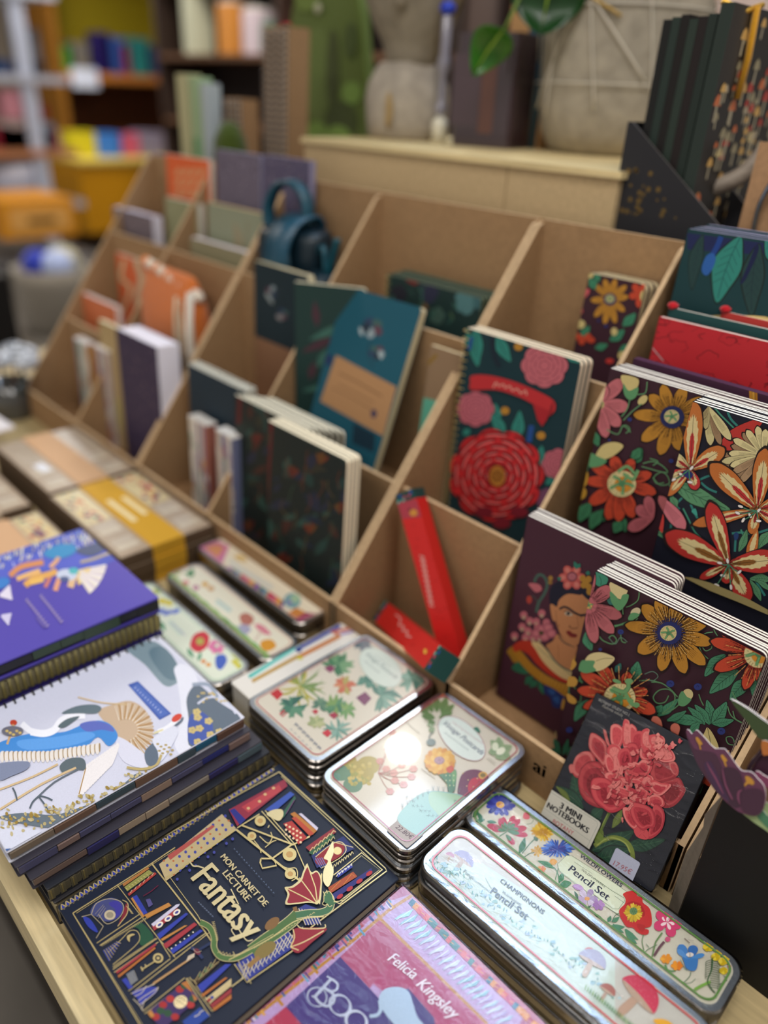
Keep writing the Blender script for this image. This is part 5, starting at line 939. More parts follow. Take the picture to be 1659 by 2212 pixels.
def art_pencils(a):
    a.set(600, 1250, .24111)
    for (x0, y0, x1, y1, w, c) in ((-260, 880, 160, 620, 34, '4ab8b0'), (-230, 880, 200, 600, 14, '8ad8d0'), (-230, 920, 190, 690, 30, 'b8923c'), (160, 640, 560, 420, 34, '3a4a9a'), (190, 700, 560, 510, 38, 'c9824a'), (500, 480, 660, 440, 30, 'c87a6a'), (560, 500, 680, 470, 22, '9a8ac0')): a.s([(x0, y0), (x1, y1)], w, c)
    a.e(190, 640, 24, 20, '2f3f80'); a.e(200, 710, 26, 18, 'c8c040'); a.s('480 470 540 500', 24, 'c06a58')
def _tin(a, f):
    a.set(0, 850, .36166); f(a)
def art_tin1(a):
    a.set(0, 850, .36166); a.p('1195 905 1300 880 1370 910 1330 1010 1290 1020 1200 950', 'cf7ea8'); a.p('1220 920 1290 900 1340 920 1300 980', 'd9956a'); a.e(1440, 985, 40, 18, 'd8b45c', 20)
    cols = ['8a5aa8', 'd98a5a', 'c84a50', '4a8a5a', 'd9a84a', 'c0486a', '3a5aa0', '6a4a8a', 'd0687a', '7ab0a0']
    for i in range(19): x = 1345+i*17; y = 1055+i*13; a.p([(x, y), (x+14, y-22), (x+28, y-12), (x+14, y+34)], cols[i % 10])
    a.set(450, 1000, .42194); [a.p([(100+i*14, 560+i*9), (112+i*14, 530+i*9), (126+i*14, 538+i*9), (112+i*14, 580+i*9)], cols[(i*3) % 10]) for i in range(20)]
    a.e(430, 705, 44, 40, '7aa8b0'); a.e(445, 695, 24, 22, '9fc4a4'); a.e(415, 715, 16, 14, '8a90b8'); a.p('390 780 450 740 500 765 450 800', 'd08a4a'); a.p('440 800 500 765 560 775 520 820 470 830', 'a04a68'); a.s('110 500 160 540 330 640', 22, 'd6d8d0'); a.s('150 490 200 500', 14, 'd9c49a', 3)
def art_tin2(a):
    a.set(0, 850, .36166); [a.b([(1000+i*60, 1090+i*50), (1040+i*60, 1085+i*50), (1090+i*60, 1140+i*50), (1060+i*60, 1160+i*50)], '7ab068') for i in range(10)]; leaves(a, [(1130, 1100, 1150, 1040, 18), (1160, 1090, 1100, 1070, 14)], '5a8f68', None, None)
    for x, y, c in ((1225, 1140, 'd9a858'), (1260, 1165, 'cfa070'), (1110, 1130, 'd08a8a'), (1170, 1160, 'b87a98'), (1060, 1070, 'a8b878')): a.e(x, y, 20, 15, c)
    a.s('1290 1240 1380 1300', 40, 'd4e0d4'); [a.s([(1290+i*12, 1230+i*10), (1310+i*12, 1240+i*10)], 5, '9ab0b0') for i in range(7)]
    a.b('1430 1330 1470 1310 1515 1340 1500 1380 1450 1380', 'b8786a'); a.b('1420 1390 1470 1380 1500 1410 1460 1440', 'a8a8c0'); a.b('1520 1380 1570 1385 1620 1440 1560 1430', 'd98a98'); a.s('1560 1420 1520 1480', 14, 'd9c8b8'); a.b('1560 1480 1620 1470 1650 1510 1600 1540 1560 1520', 'd99a3c'); a.b('1470 1480 1540 1530 1580 1570 1540 1580 1480 1520', '6aa058'); a.b('1300 1340 1360 1350 1410 1420 1370 1420', '5a9a58')
def art_tin3(a):
    a.set(0, 850, .36166); [a.e(x, y, 26, 18, 'd9c850', 10) for x, y in ((970, 1240), (1010, 1250), (940, 1180))]; [a.e(x, y, 30, 14, '6a80d0', -20) for x, y in ((1000, 1310), (1050, 1300), (960, 1300))]
    leaves(a, [(960, 1360, 990, 1420, 14), (1120, 1520, 1160, 1580, 14), (1180, 1600, 1200, 1540, 12), (1300, 1560, 1280, 1500, 10), (930, 1200, 960, 1130, 12)], '6aa080', None, None)
    a.b('1135 1500 1160 1440 1220 1420 1250 1450 1240 1510 1190 1545 1150 1530', 'cc3c4a'); a.e(1195, 1480, 24, 22, 'a8b05a'); a.e(1195, 1480, 10, 9, 'd0a050')
    for k in range(6): a.e(1295+34*math.cos(k*1.05), 1510+26*math.sin(k*1.05), 22, 16, 'dc7aa8', 40*k)
    a.b('1290 1570 1340 1560 1355 1600 1320 1650 1290 1630', '4a68c0'); a.e(1215, 1600, 16, 12, 'd98a4a'); a.e(1245, 1620, 16, 12, 'e09a4a'); [a.e(1400+(i % 3)*14, 1560+i*14, 18, 14, 'd2cc58') for i in range(6)]; a.s('1010 1360 1090 1440', 36, 'cfe0d2')
    [a.s([(1020+i*12, 1370+i*11), (1036+i*12, 1378+i*11)], 5, 'b0a8c8') for i in range(7)]
# ================================================================ NOTEBOOKS STANDING IN THE DISPLAYS
def notebook(name, label, cat, M, w, h, t, cover, page='fbf7ec', r=0.006, art=None, group=None, back=None, coil=None, ct=0.00035, m='matte', sq=False, edge=None):
    o = thing(name, label, cat, M, group)
    k = () if sq else (0, 1)
    g = MB(); g.prism(rrect(0.0004, w-0.0003, 0.0004, h-0.0002, r, 4, k), -t+ct, -ct, page, 'paper', side=edge or page); g.build('pages', o)
    g = MB(); g.prism(rrect(0, w, 0, h, r, 4, k), -ct, 0, cover, m)
    g.prism(rrect(0, w, 0, h, r, 4, k), -t, -t+ct, back or cover, m)
    if not coil: g.box(-0.0003, 0.0006, 0, h, -t, 0, cover, m)
    if art:
        a = Art(g, M, 0.0, clip=(0.0003, w-0.0003, 0.0003, h-0.0003), mat=m); art(a)
    g.build('cover', o)
    if coil:
        g = MB(); n = int(h/0.0085)
        for i in range(n):
            y = h*(i+0.5)/n; R_ = t*0.62+0.0016
            g.tube([(0.002+R_*math.cos(q)*0.9-0.001, y+0.001*math.sin(q/2), -t/2+R_*math.sin(q)) for q in [2*math.pi*j/10 for j in range(10)]], 0.0008, coil, 'plastic', 5, closed=True)
        g.build('spiral_binding', o)
    return o
def stand(x, y, Y, h, lean=2, yaw=0, roll=0):
    """frame of an upright book whose top left cover corner is seen at (x, y) and stands at depth Y"""
    P = ony(x, y, Y); l = math.radians(lean); a = math.radians(yaw)
    v = Vec((0, math.sin(l), math.cos(l))); u = Vec((math.cos(a), math.sin(a), 0))
    f = frame(P, u, v)
    if roll: f = f @ Matrix.Rotation(math.radians(roll), 4, 'Z')
    return f @ Matrix.Translation((0, -h, 0))
def rep(o, n, dx, dy, dz, labels=None, jit=0.0006, seed=3):
    """n more copies of o behind it, each with its own label"""
    rnd = random.Random(seed); M = o.matrix_world.copy(); out = []
    for i in range(1, n+1):
        c = copy_tree(o); c.matrix_world = M @ Matrix.Translation((dx*i+rnd.uniform(-jit, jit), dy*i+rnd.uniform(-jit, jit), dz*i))
        for ch in c.children:
            if ch.type == 'MESH' and ch.name.startswith('cover') and o.get('_plain'): ch.data = o['_plain']
        if labels: c['label'] = labels[i-1] if isinstance(labels, list) else labels
        out.append(c)
    return out
def plain(o, w, h, t, cover, r=0.006, ct=0.00035, m='matte', coil=None, sq=False):
    """the copies behind carry the same cover without the printed layer that nobody sees"""
    k = () if sq else (0, 1)
    g = MB(); g.prism(rrect(0, w, 0, h, r, 4, k), -ct, 0, cover, m); g.prism(rrect(0, w, 0, h, r, 4, k), -t, -t+ct, cover, m)
    if not coil: g.box(-0.0003, 0.0006, 0, h, -t, 0, cover, m)
    x = g.build('cover', None); me = x.data; bpy.data.objects.remove(x); return me
def stack(name, label, cat, M, w, h, t, cover, n, drift=(0, 0), back_label=None, group=None, seed=3, page='fbf7ec', **kw):
    o = notebook(name, label, cat, M, w, h, t, cover, page=page, group=group, **kw)
    pm = plain(o, w, h, t, cover, kw.get('r', 0.006), kw.get('ct', 0.00035), kw.get('m', 'matte'), kw.get('coil'), kw.get('sq', False))
    rnd = random.Random(seed); grp = group or None
    for i in range(1, n):
        c = copy_tree(o); c.matrix_world = M @ Matrix.Translation((drift[0]*i+rnd.uniform(-.0005, .0005), drift[1]*i+rnd.uniform(-.0004, .0008), -(t+0.00012)*i))
        for ch in c.children:
            if ch.name.startswith('cover'): ch.data = pm
        if callable(back_label): c['label'] = back_label(i, n)
        elif back_label: c['label'] = back_label
        if grp: c['group'] = grp
    if group and n > 1 and back_label: 
        pass
    return o
ORD = ['second', 'third', 'fourth', 'fifth', 'sixth', 'seventh', 'eighth', 'ninth']
def behind(desc, fr):
    return lambda i, n: '%s, %s from front in %s' % (desc, ORD[i-1], fr) if i < n-1 or n == 2 else '%s, rearmost in %s' % (desc, fr)
def tilt(y): return y

# --- right display, front tier
stack('notebook', 'maroon notebook printed with a woman wearing flowers in her hair', 'notebook', stand(1140, 1113, 0.585, 0.238, 2), 0.165, 0.238, 0.0037, '43202f', 5, (0, 0.0006), behind('maroon notebook edge', 'the portrait stack'), 'maroon portrait notebooks', art=globals().get('art_woman'))
stack('notebook', 'dark plum notebook with sharp passion flower print, frontmost on the right display', 'notebook', stand(1288, 1232, 0.557, 0.234, 2), 0.159, 0.234, 0.0033, '3a1c28', 8, (0.0004, 0.0003), behind('plum notebook edge', 'the front passion flower stack'), 'passion flower notebooks in the front tier', art=globals().get('art_passion1'))
# --- right display, middle tier
stack('notebook', 'plum passion flower notebook in the middle tier, left of the orange lily notebook', 'notebook', stand(1318, 795, 0.672, 0.250, 2), 0.163, 0.250, 0.0037, '3a1c28', 7, (0.0002, 0.0002), behind('plum notebook edge', 'the middle tier flower stack'), 'passion flower notebooks in the middle tier', art=globals().get('art_passion2'))
stack('notebook', 'navy notebook covered in orange and red lilies on the right edge', 'notebook', stand(1497, 867, 0.640, 0.250, 1), 0.152, 0.250, 0.0040, '141626', 6, (0.0003, 0.0004), behind('lily notebook edge', 'the lily stack'), 'lily notebooks in the middle tier', art=globals().get('art_lily'))
def art_elastic(a):
    a.set(0, 0, 1); a.s('1621 838 1632 1100', 6, 'c98a2a'); a.s('1627 838 1638 1100', 5, 'd9a03a'); a.s('1633 840 1644 1100', 5, 'b97a22')
notebook('notebook', 'dark purple hardback notebook with a yellow elastic, behind the passion flower stack', 'notebook', stand(1369, 774, 0.708, 0.250, 1), 0.17, 0.250, 0.010, '43223a', page='4a2a45', art=art_elastic)
# --- right display, back tier
o = notebook('notebook', 'red notebook with a dark line drawn rose pattern, nearest of the red ones', 'notebook', stand(1425, 684, 0.757, 0.158, 2), 0.20, 0.158, 0.006, 'c0262f', page='f4ede2', art=globals().get('art_redrose'), sq=True, group='red notebooks in the back tier')
for i, (x, y, Y, lb) in enumerate(((1447, 664, 0.775, 'teal notebook with a red ribbon knot, directly behind the red rose pattern notebook'), (1560, 672, 0.792, 'red notebook with a ribbon knot, directly in front of the teal leaf notebook'))):
    o = notebook('notebook', lb, 'notebook', stand(x, y, Y, 0.165, 2), 0.18, 0.165, 0.005, 'c9403a' if i else '1e4a4a', page='f4ede2', sq=True)
    g = MB(); g.blob((0.002, 0.167, -0.0025), (0.006, 0.004, 0.006), 'c41f2a', 'cloth', seed=4, j=0.15); g.build('ribbon_knot', o)
stack('notebook', 'deep teal notebook with big green leaves and a blue bud at the top right', 'notebook', stand(1487, 494, 0.798, 0.243, 2), 0.175, 0.243, 0.0062, '123a3e', 5, (0.002, 0.0010), behind('teal notebook with lilac edge', 'the leaf stack'), 'teal leaf notebooks', page='b5accc', art=globals().get('art_bigleaf'))
# --- right display, left column
stack('spiral_notebook', 'teal spiral notebook with a red rose and a red ribbon banner', 'notebook', stand(1008, 708, 0.690, 0.246, 2), 0.160, 0.246, 0.0072, '0e3138', 3, (0.001, 0.0002), behind('teal spiral notebook edge', 'the red rose stack'), 'rose spiral notebooks', coil='a08a50', page='ead9bd', art=globals().get('art_rose'))
stack('pocket_notebook', 'small pocket notebook with a yellow flower print in the back tier', 'notebook', stand(1274, 589, 0.795, 0.196, 4), 0.072, 0.196, 0.0105, '3a1c28', 3, (0.001, 0), behind('small pocket notebook', 'the yellow flower pocket stack'), 'pocket notebooks', page='d8c9a0', ct=0.001, r=0.008, art=globals().get('art_mini'))
# --- middle display
def band(c, pts, dark='6a4c38'):
    def f(a):
        a.set(0, 0, 1); a.p(pts, c)
    return f
stack('notebook', 'dark botanical notebook with a thin red spine, frontmost in the middle display', 'notebook', stand(578, 908, 0.534, 0.226, 2), 0.157, 0.226, 0.0058, '16211f', 4, (0, 0.0002), behind('dark botanical notebook edge', 'the front red spine group'), 'red spine botanical notebooks, front group', page='efe4c8', art=globals().get('art_dark1'))
stack('notebook', 'dark botanical notebook with a red spine, left of and behind the front group', 'notebook', stand(507, 852, 0.560, 0.232, 2), 0.157, 0.232, 0.0042, '16211f', 8, (0.0062, 0.0003), behind('dark botanical notebook edge', 'the rear red spine group'), 'red spine botanical notebooks, rear group', page='efe8d0', art=globals().get('art_dark2'))
notebook('notebook', 'bright teal notebook with a printed flower sprig and a kraft paper band', 'notebook', stand(746, 617, 0.712, 0.285, 20), 0.150, 0.285, 0.011, '0f5163', page='cfc09a', art=globals().get('art_teal'))
o = notebook('notebook', 'kraft brown notebook with a mint green band, right of the bright teal one', 'notebook', stand(930, 745, 0.700, 0.21, 5), 0.056, 0.21, 0.008, '8f7458', page='cdbd98', art=lambda a: (a.set(0, 0, 1), a.p('840 840 960 870 890 1010 800 985', '5fae94'), [a.e(880+((i*37) % 70), 740+((i*53) % 110), 4, 5, '8a6a2a' if i % 2 else '5a4a38') for i in range(14)]))
stack('spiral_notebook', 'dark green spiral notebook with muted flowers, in the back tier by the empty bin', 'notebook', stand(838, 592, 0.766, 0.155, 2), 0.172, 0.155, 0.0062, '16302e', 6, (0.0005, 0.0008), behind('dark green spiral notebook edge', 'the back tier stack'), 'dark green spiral notebooks', page='7c8262', coil='a39a5a', ct=0.0016, art=globals().get('art_darkspiral'))
P1 = onz(678, 606, 0.385); P2 = onz(862, 570, 0.392); yw = math.atan2(P2.y-P1.y, P2.x-P1.x)
Mx = frame(Vec((-0.862, 0.662, 0.385)), (math.cos(math.radians(32)), math.sin(math.radians(32)), 0), (0, 0, 1)) @ Matrix.Translation((0, -0.25, 0))
notebook('notebook', 'dark green floral hardback turned at an angle behind the bright teal notebook', 'notebook', Mx, 0.105, 0.25, 0.008, '1f3a36', page='e4dabb', art=lambda a: (a.local(), [a.leaf((0.01+0.012*(i % 3), 0.03+0.02*i), (0.03+0.02*(i % 4), 0.05+0.022*i), 0.006, '3f6a5e' if i % 2 else '4b2f38') for i in range(9)]))
o = notebook('notebook', 'very dark teal notebook with a kraft band, left of the divider', 'notebook', stand(549, 563, 0.705, 0.255, 2), 0.137, 0.255, 0.012, '10272f', page='cfc3a0', art=globals().get('art_teal2'))
stack('notebook', 'plain navy notebook behind the left bookmark bundle', 'notebook', stand(405, 785, 0.582, 0.236, 2), 0.160, 0.236, 0.0037, '142a38', 5, (0, 0.0004), behind('navy notebook edge', 'the plain navy stack'), 'plain navy notebooks', sq=True, page='eeead8')
def bundle(M, w, h, t, label, grp, seed):
    rnd = random.Random(seed); o = thing('bookmark_bundle', label, 'bookmarks', M, grp)
    g = MB(); n = 7; pal = ['c9c2b4', 'd8d2c6', 'a8685a', '6f7494', '7fa08a', 'b88a5a', 'b9a8a0', 'd6d0c8', '8f7a94']
    for i in range(n): g.box(w*i/n+0.0002, w*(i+1)/n-0.0002, 0, h-0.002-rnd.uniform(0, .002), -t, 0, pal[rnd.randrange(9)], 'satin')
    for i in range(n):
        for k in range(3):
            y = rnd.uniform(.1, .8)*h; g.box(w*i/n+0.0012, w*(i+1)/n-0.0012, y, y+rnd.uniform(.01, .03), 0, 0.0001, pal[rnd.randrange(9)], 'satin')
    g.build('bookmarks', o); g = MB(); g.prism(rrect(-.0006, w+.0006, h-0.003, h, .001), -t-.0006, .0006, 'f4f2ee', 'gloss'); g.build('sleeve_top', o); return o
bundle(stand(407, 896, 0.553, 0.168, 2), 0.052, 0.168, 0.018, 'bundle of narrow striped bookmarks, left of the pair in front of the navy notebooks', 'bookmark bundles', 4)
bundle(stand(466, 925, 0.545, 0.168, 2), 0.045, 0.168, 0.018, 'bundle of narrow striped bookmarks, right of the pair in front of the navy notebooks', 'bookmark bundles', 8)
# --- far left display
notebook('thick_journal', 'thick speckled purple journal with white pages in the front tier', 'notebook', stand(250, 709, 0.556, 0.236, 2), 0.135, 0.236, 0.044, '3b2f4a', page='e9e6f2', ct=0.002, sq=True, art=globals().get('art_speck'))
notebook('notebook', 'yellowish tan notebook left of the thick purple journal', 'notebook', stand(212, 690, 0.575, 0.235, 2), 0.075, 0.235, 0.010, 'b39a6c', page='dcd0ae', sq=True, art=lambda a: (a.set(0, 0, 1), a.b('200 870 255 860 255 950 195 960', 'b5a860')))
notebook('notebook', 'coral orange notebook at the far left above the bookmark bundles', 'notebook', stand(176, 632, 0.645, 0.165, 2), 0.15, 0.165, 0.012, 'd5764a', page='f0e2da', sq=True)
bundle(stand(160, 728, 0.575, 0.20, 2), 0.055, 0.20, 0.016, 'left bundle of pale striped bookmarks at the far left end', 'far left bookmark bundles', 14)
bundle(stand(203, 745, 0.565, 0.20, 2), 0.05, 0.20, 0.016, 'right bundle of pale striped bookmarks at the far left end', 'far left bookmark bundles', 5)
notebook('notebook', 'orange notebook with cream curls, left of the orange cloth bag', 'notebook', stand(250, 545, 0.715, 0.225, 2), 0.14, 0.225, 0.010, 'd8683a', page='f3e6dc', sq=True, art=lambda a: (a.set(0, 0, 1), a.s('268 560 262 600 280 620 270 660 258 690', 7, 'd9c79a', 4), a.s('292 560 305 600 296 640 300 700', 12, 'cbb894', 4)))
notebook('notebook', 'speckled grey purple notebook with pale edges in the left display back tier', 'notebook', stand(243, 446, 0.752, 0.145, 2), 0.165, 0.145, 0.022, '75686f', page='dcd6e4', sq=True, art=globals().get('art_speck2'))
notebook('notebook', 'bright orange notebook at the back of the left display', 'notebook', stand(358, 332, 0.815, 0.247, 2), 0.155, 0.247, 0.010, 'e06532', page='ecdcc8', sq=True, art=lambda a: (a.set(0, 0, 1), [a.e(385+(i % 4)*17, 372+(i//4)*22, 6, 9, 'd9a070', 20) for i in range(12)]))
notebook('notebook', 'sage notebook in front of the bright orange one', 'notebook', stand(356, 425, 0.785, 0.178, 2), 0.12, 0.178, 0.012, '94946f', page='e6e0d0', sq=True)
notebook('notebook', 'speckled slate purple notebook behind the sage pair', 'notebook', stand(466, 322, 0.815, 0.26, 2), 0.135, 0.26, 0.012, '6a6172', page='9a96b0', sq=True, art=globals().get('art_speck2'))
notebook('notebook', 'speckled slate purple notebook just behind the top of the teal bag', 'notebook', stand(568, 334, 0.815, 0.25, 2), 0.125, 0.25, 0.012, '57506a', page='8d88a4', sq=True, art=globals().get('art_speck2'))
notebook('notebook', 'sage green notebook with a tan edge, rear of the sage pair', 'notebook', stand(447, 436, 0.780, 0.18, 2), 0.178, 0.18, 0.014, '8f947c', page='d9b98a', sq=True, art=lambda a: (a.set(0, 0, 1), a.leaf((510, 560), (505, 480), 10, '9a8f72', bend=.1), a.s('535 480 530 560', 4, '8a8468')))
notebook('notebook', 'sage green notebook with white and pink page edges, front of the sage pair', 'notebook', stand(411, 512, 0.748, 0.165, 2), 0.175, 0.165, 0.016, '8e8768', page='ece2e6', sq=True, art=lambda a: (a.set(0, 0, 1), a.leaf((455, 650), (458, 560), 12, '9c8f68', bend=.1)))
# ================================================================ BAGS AND LONG BOXES
# teal soft leather bag with a carry loop and a small companion strap bag behind it
def skinned(name, parent, rows, col, m, seed=0, wob=0.0):
    """closed loft through rounded rectangular sections rows=(cx,cy,cz,halfw,halfd)"""
    rnd = random.Random(seed); k = 20; vs = []; fs = []
    for (cx, cy, cz, a, b) in rows:
        for j in range(k):
            t = 2*math.pi*j/k; c, s = math.cos(t), math.sin(t); e = 0.55
            vs.append((cx+a*math.copysign(abs(c)**e, c)*(1+rnd.uniform(-wob, wob)), cy+b*math.copysign(abs(s)**e, s)*(1+rnd.uniform(-wob, wob)), cz+rnd.uniform(-wob, wob)*0.03))
    n = len(rows)
    fs = [(i*k+j, i*k+(j+1) % k, (i+1)*k+(j+1) % k, (i+1)*k+j) for i in range(n-1) for j in range(k)]
    fs += [tuple(range(k-1, -1, -1)), tuple((n-1)*k+j for j in range(k))]
    g = MB(); g.add(vs, fs, col, m, True); o = g.build(name, parent)
    sb = o.modifiers.new('s', 'SUBSURF'); sb.levels = 1; sb.render_levels = 2
    return o
def strap(g, P, w, th, col, m='leather', up=(0, 1, 0)):
    P = smooth([tuple(p) for p in P], 5, False); P = [Vec(p) for p in P]; n = len(P); vs = []
    for i, p in enumerate(P):
        t = (P[min(i+1, n-1)]-P[max(i-1, 0)]).normalized(); s = Vec(up); s = (s-t*s.dot(t)).normalized(); q = t.cross(s)
        for a, b in ((-w/2, -th/2), (w/2, -th/2), (w/2, th/2), (-w/2, th/2)): vs.append(tuple(p+s*a+q*b))
    fs = [(i*4+j, i*4+(j+1) % 4, (i+1)*4+(j+1) % 4, (i+1)*4+j) for i in range(n-1) for j in range(4)]+[(3, 2, 1, 0), tuple((n-1)*4+j for j in range(4))]
    g.add(vs, fs, col, m, True)
bg_ = thing('leather_bag', 'small dark teal leather bag with a round carry loop in the middle display', 'bag', T(-1.005, 0.782, 0.252, 0.12, 0.06))
skinned('bag_body', bg_, [(0, 0, 0.0, .046, .030), (0, 0, .02, .060, .036), (0, 0, .09, .068, .040), (0, .002, .155, .070, .036), (0, .004, .176, .064, .034), (0.002, .006, .181, .05, .02)], '08202b', 'leather', 3, 0.03)
g = MB(); vs = []
P = smooth([(-0.064, -0.03, 0.168), (-0.03, -0.036, 0.182), (0.02, -0.03, 0.192), (0.045, 0.0, 0.196), (0.052, 0.02, 0.186)], 3, False)
strap(g, [(-0.004, -0.052, 0.03), (0.006, -0.056, 0.10), (0.012, -0.050, 0.16), (0.014, -0.022, 0.192), (0.012, 0.02, 0.196), (0.010, 0.035, 0.18)], 0.052, 0.005, '17485e', up=(1, 0, 0)); g.build('flap', bg_)
g = MB(); strap(g, [(-0.052, 0.0, 0.16), (-0.060, 0.004, 0.20), (-0.040, 0.010, 0.236), (-0.006, 0.010, 0.243), (0.022, 0.008, 0.225), (0.030, 0.004, 0.185)], 0.022, 0.006, '154a5c'); g.build('carry_loop', bg_)
g = MB(); strap(g, [(0.030, -0.050, 0.15), (0.038, -0.058, 0.10), (0.030, -0.060, 0.05), (0.036, -0.052, 0.01)], 0.014, 0.004, '123c4c', up=(1, 0, 0)); g.build('strap', bg_)
b2 = thing('leather_bag', 'second dark teal leather bag half hidden behind, with thin straps sticking up', 'bag', T(-0.925, 0.765, 0.252, -0.25, 0))
skinned('bag_body', b2, [(0, 0, 0, .030, .028), (0, 0, .03, .036, .032), (0, 0, .10, .033, .030), (0, 0, .128, .026, .022)], '0a2733', 'leather', 5, 0.04)
g = MB(); strap(g, [(-0.02, 0, .12), (-0.012, 0, .155), (0.006, 0, .160), (0.012, 0, .125)], 0.008, 0.004, '17505f'); g.build('strap', b2)
g = MB(); strap(g, [(0.012, 0.005, .12), (0.022, 0.008, .15), (0.032, 0.010, .178)], 0.010, 0.004, '1b5b6a'); g.build('strap', b2)
# orange cloth pouch with tassels
ob = thing('cloth_pouch', 'orange cloth pouch with cream tassel trim and hanging cords', 'bag', T(-1.215, 0.672, 0.133, 0.0))
skinned('pouch_body', ob, [(0, 0, 0, .075, .026), (0, 0, .03, .088, .034), (0, -.004, .10, .090, .038), (-.01, 0, .16, .088, .028), (-.02, .004, .195, .080, .012), (-.02, .006, .205, .076, .006)], 'd0702e', 'cloth', 8, 0.05)
g = MB(); rnd = random.Random(5)
for i in range(15):
    x = -0.095+i*0.0125; z = 0.206-0.0022*i
    g.blob((x, -0.002, z), (0.0075, 0.010, 0.0085), 'e9d9c4' if i % 3 else 'e88a4e', 'cloth', seed=i, j=0.2)
g.build('tassel_trim', ob)
for (x, y, l) in ((0.062, -0.036, 0.11), (0.078, -0.034, 0.13), (0.052, -0.030, 0.09), (0.088, -0.02, 0.12)):
    g = MB(); g.tube([(x, y, 0.175), (x+0.003, y-0.006, 0.15), (x, y-0.006, 0.175-l*0.7), (x+0.002, y-0.004, 0.175-l)], [0.0025, 0.003, 0.004, 0.0045], 'd9c8a8', 'cloth', 6); g.build('cord', ob)
g = MB(); g.tube([(0.100, -0.030, 0.19), (0.102, -0.040, 0.12), (0.102, -0.040, 0.05), (0.100, -0.036, 0.0)], 0.0065, 'e2d8c8', 'cloth', 8); g.build('tassel', ob)
# two long red boxes with green printed ends, crossed in the open bin
def longbox(A, B, wdt, dep, label, face, art=None, roll=0.0):
    """box from its lower end centre A to its upper end centre B; face = direction its front looks"""
    A, B = Vec(A), Vec(B); v = (B-A); L = v.length; v.normalize(); n = Vec(face); n = (n-v*n.dot(v)).normalized(); u = v.cross(n)
    M = Matrix(((u.x, v.x, n.x, A.x), (u.y, v.y, n.y, A.y), (u.z, v.z, n.z, A.z), (0, 0, 0, 1)))
    o = thing('gift_box', label, 'box', M, 'long red gift boxes'); g = MB()
    g.box(-wdt/2, wdt/2, 0.012, L-0.012, -dep/2, dep/2, 'cc2420', 'satin')
    if art:
        a = Art(g, M, dep/2+0.0001, clip=(-wdt/2, wdt/2, 0, L)); art(a)
    g.build('box_body', o)
    for y0, y1 in ((0, 0.012), (L-0.012, L)):
        g = MB(); g.box(-wdt/2-.0001, wdt/2+.0001, y0, y1, -dep/2-.0001, dep/2+.0001, '10403c', 'satin')
        for i in range(6): g.box(-wdt/2+wdt*((i*0.37) % 0.85), -wdt/2+wdt*((i*0.37) % 0.85)+0.004, y0+.001+(i % 3)*0.003, y0+.004+(i % 3)*0.003, dep/2, dep/2+0.0004, ['4aa89a', 'b03a58', '2a4a9a'][i % 3], 'satin')
        g.build('end_cap', o)
    return o
def art_long1(a):
    a.set(450, 1000, 0.42194); rnd = random.Random(2)
    a.p('965 200 1085 185 1100 275 975 290', 'a83a48'); a.e(1050, 255, 20, 18, 'c98a3a'); a.e(1030, 240, 8, 8, '6a2a38')
    for i in range(40):
        x, y = 985+rnd.random()*230, 300+rnd.random()*620; a.s([(x, y), (x+12, y+9), (x+20, y-4)], 3, 'a81c1c')
    [a.s([(1080+i*5, 475+i*26), (1105+i*5, 482+i*26), (1088+i*5, 496+i*26), (1112+i*5, 500+i*26)], 6, 'd99a92', 3) for i in range(10)]
def art_long2(a):
    a.set(450, 1000, 0.42194); rnd = random.Random(3)
    for i in range(14):
        x, y = 890+rnd.random()*230, 700+rnd.random()*260; a.s([(x, y), (x+12, y+9), (x+20, y-4)], 3, 'a81c1c')
    a.s('958 775 985 800 975 830 1000 835 995 860 1020 860 1015 885 1040 890', 7, 'd99a92', 4); a.e(1110, 965, 10, 14, 'd9a03a')
longbox((-0.404, 0.552, 0.018), (-0.548, 0.590, 0.204), 0.028, 0.022, 'long red gift box standing upright against the bin wall', (0.15, -1, 0.3), globals().get('art_long1'))
longbox((-0.560, 0.574, 0.020), (-0.386, 0.488, 0.094), 0.030, 0.024, 'long red gift box lying tilted over the front wall with its green end up', (-0.28, -0.75, 0.75), globals().get('art_long2'))
# ================================================================ TINS AND BOOKS LYING ON THE TABLE
def tinbox(name, label, cat, M, lx, ly, h, r, art=None, group=None, paper='e2dccb', border='b84a50', rim=0.0055, bw=0.0010, mt='lid'):
    """metal tin: base, rolled lid with a printed inset label"""
    o = thing(name, label, cat, M, group)
    g = MB(); g.prism(rrect(0.0008, lx-0.0008, 0.0008, ly-0.0008, r, 7), 0, h*0.62, '5f5a54', 'tin'); g.build('tin_base', o)
    g = MB(); g.prism(rrect(0, lx, 0, ly, r, 7), h*0.45, h-0.0002, 'ccd6e2', 'tin', ch=0.0011, sm=False, side='9a948e')
    rr = r-rim*0.55
    lid = g.build('lid', o)
    if art is not None:
        g = MB(); g.poly(rrect(rim, lx-rim, rim, ly-rim, rr, 7), h-0.00016, paper, mt)
        P = rrect(rim+.0016, lx-rim-.0016, rim+.0016, ly-rim-.0016, rr-.0010, 7)
        Q = rrect(rim+.0016+bw, lx-rim-.0016-bw, rim+.0016+bw, ly-rim-.0016-bw, rr-.0010-bw*0.6, 7)
        a = Art(g, M, h-0.00014, clip=(rim+.0004, lx-rim-.0004, rim+.0004, ly-rim-.0004), mat=mt)
        if callable(art): art(a)
        z = a.nxt(); n = len(P)
        g.add([(x, y, z) for x, y in P+Q], [(i, (i+1) % n, n+(i+1) % n, n+i) for i in range(n)], border, mt)
        g.build('printed_label', lid)
    return o
def rims(name, label, cat, M, lx, ly, h, r, group, art):
    return tinbox(name, label, cat, M, lx, ly, h, r, art, group)
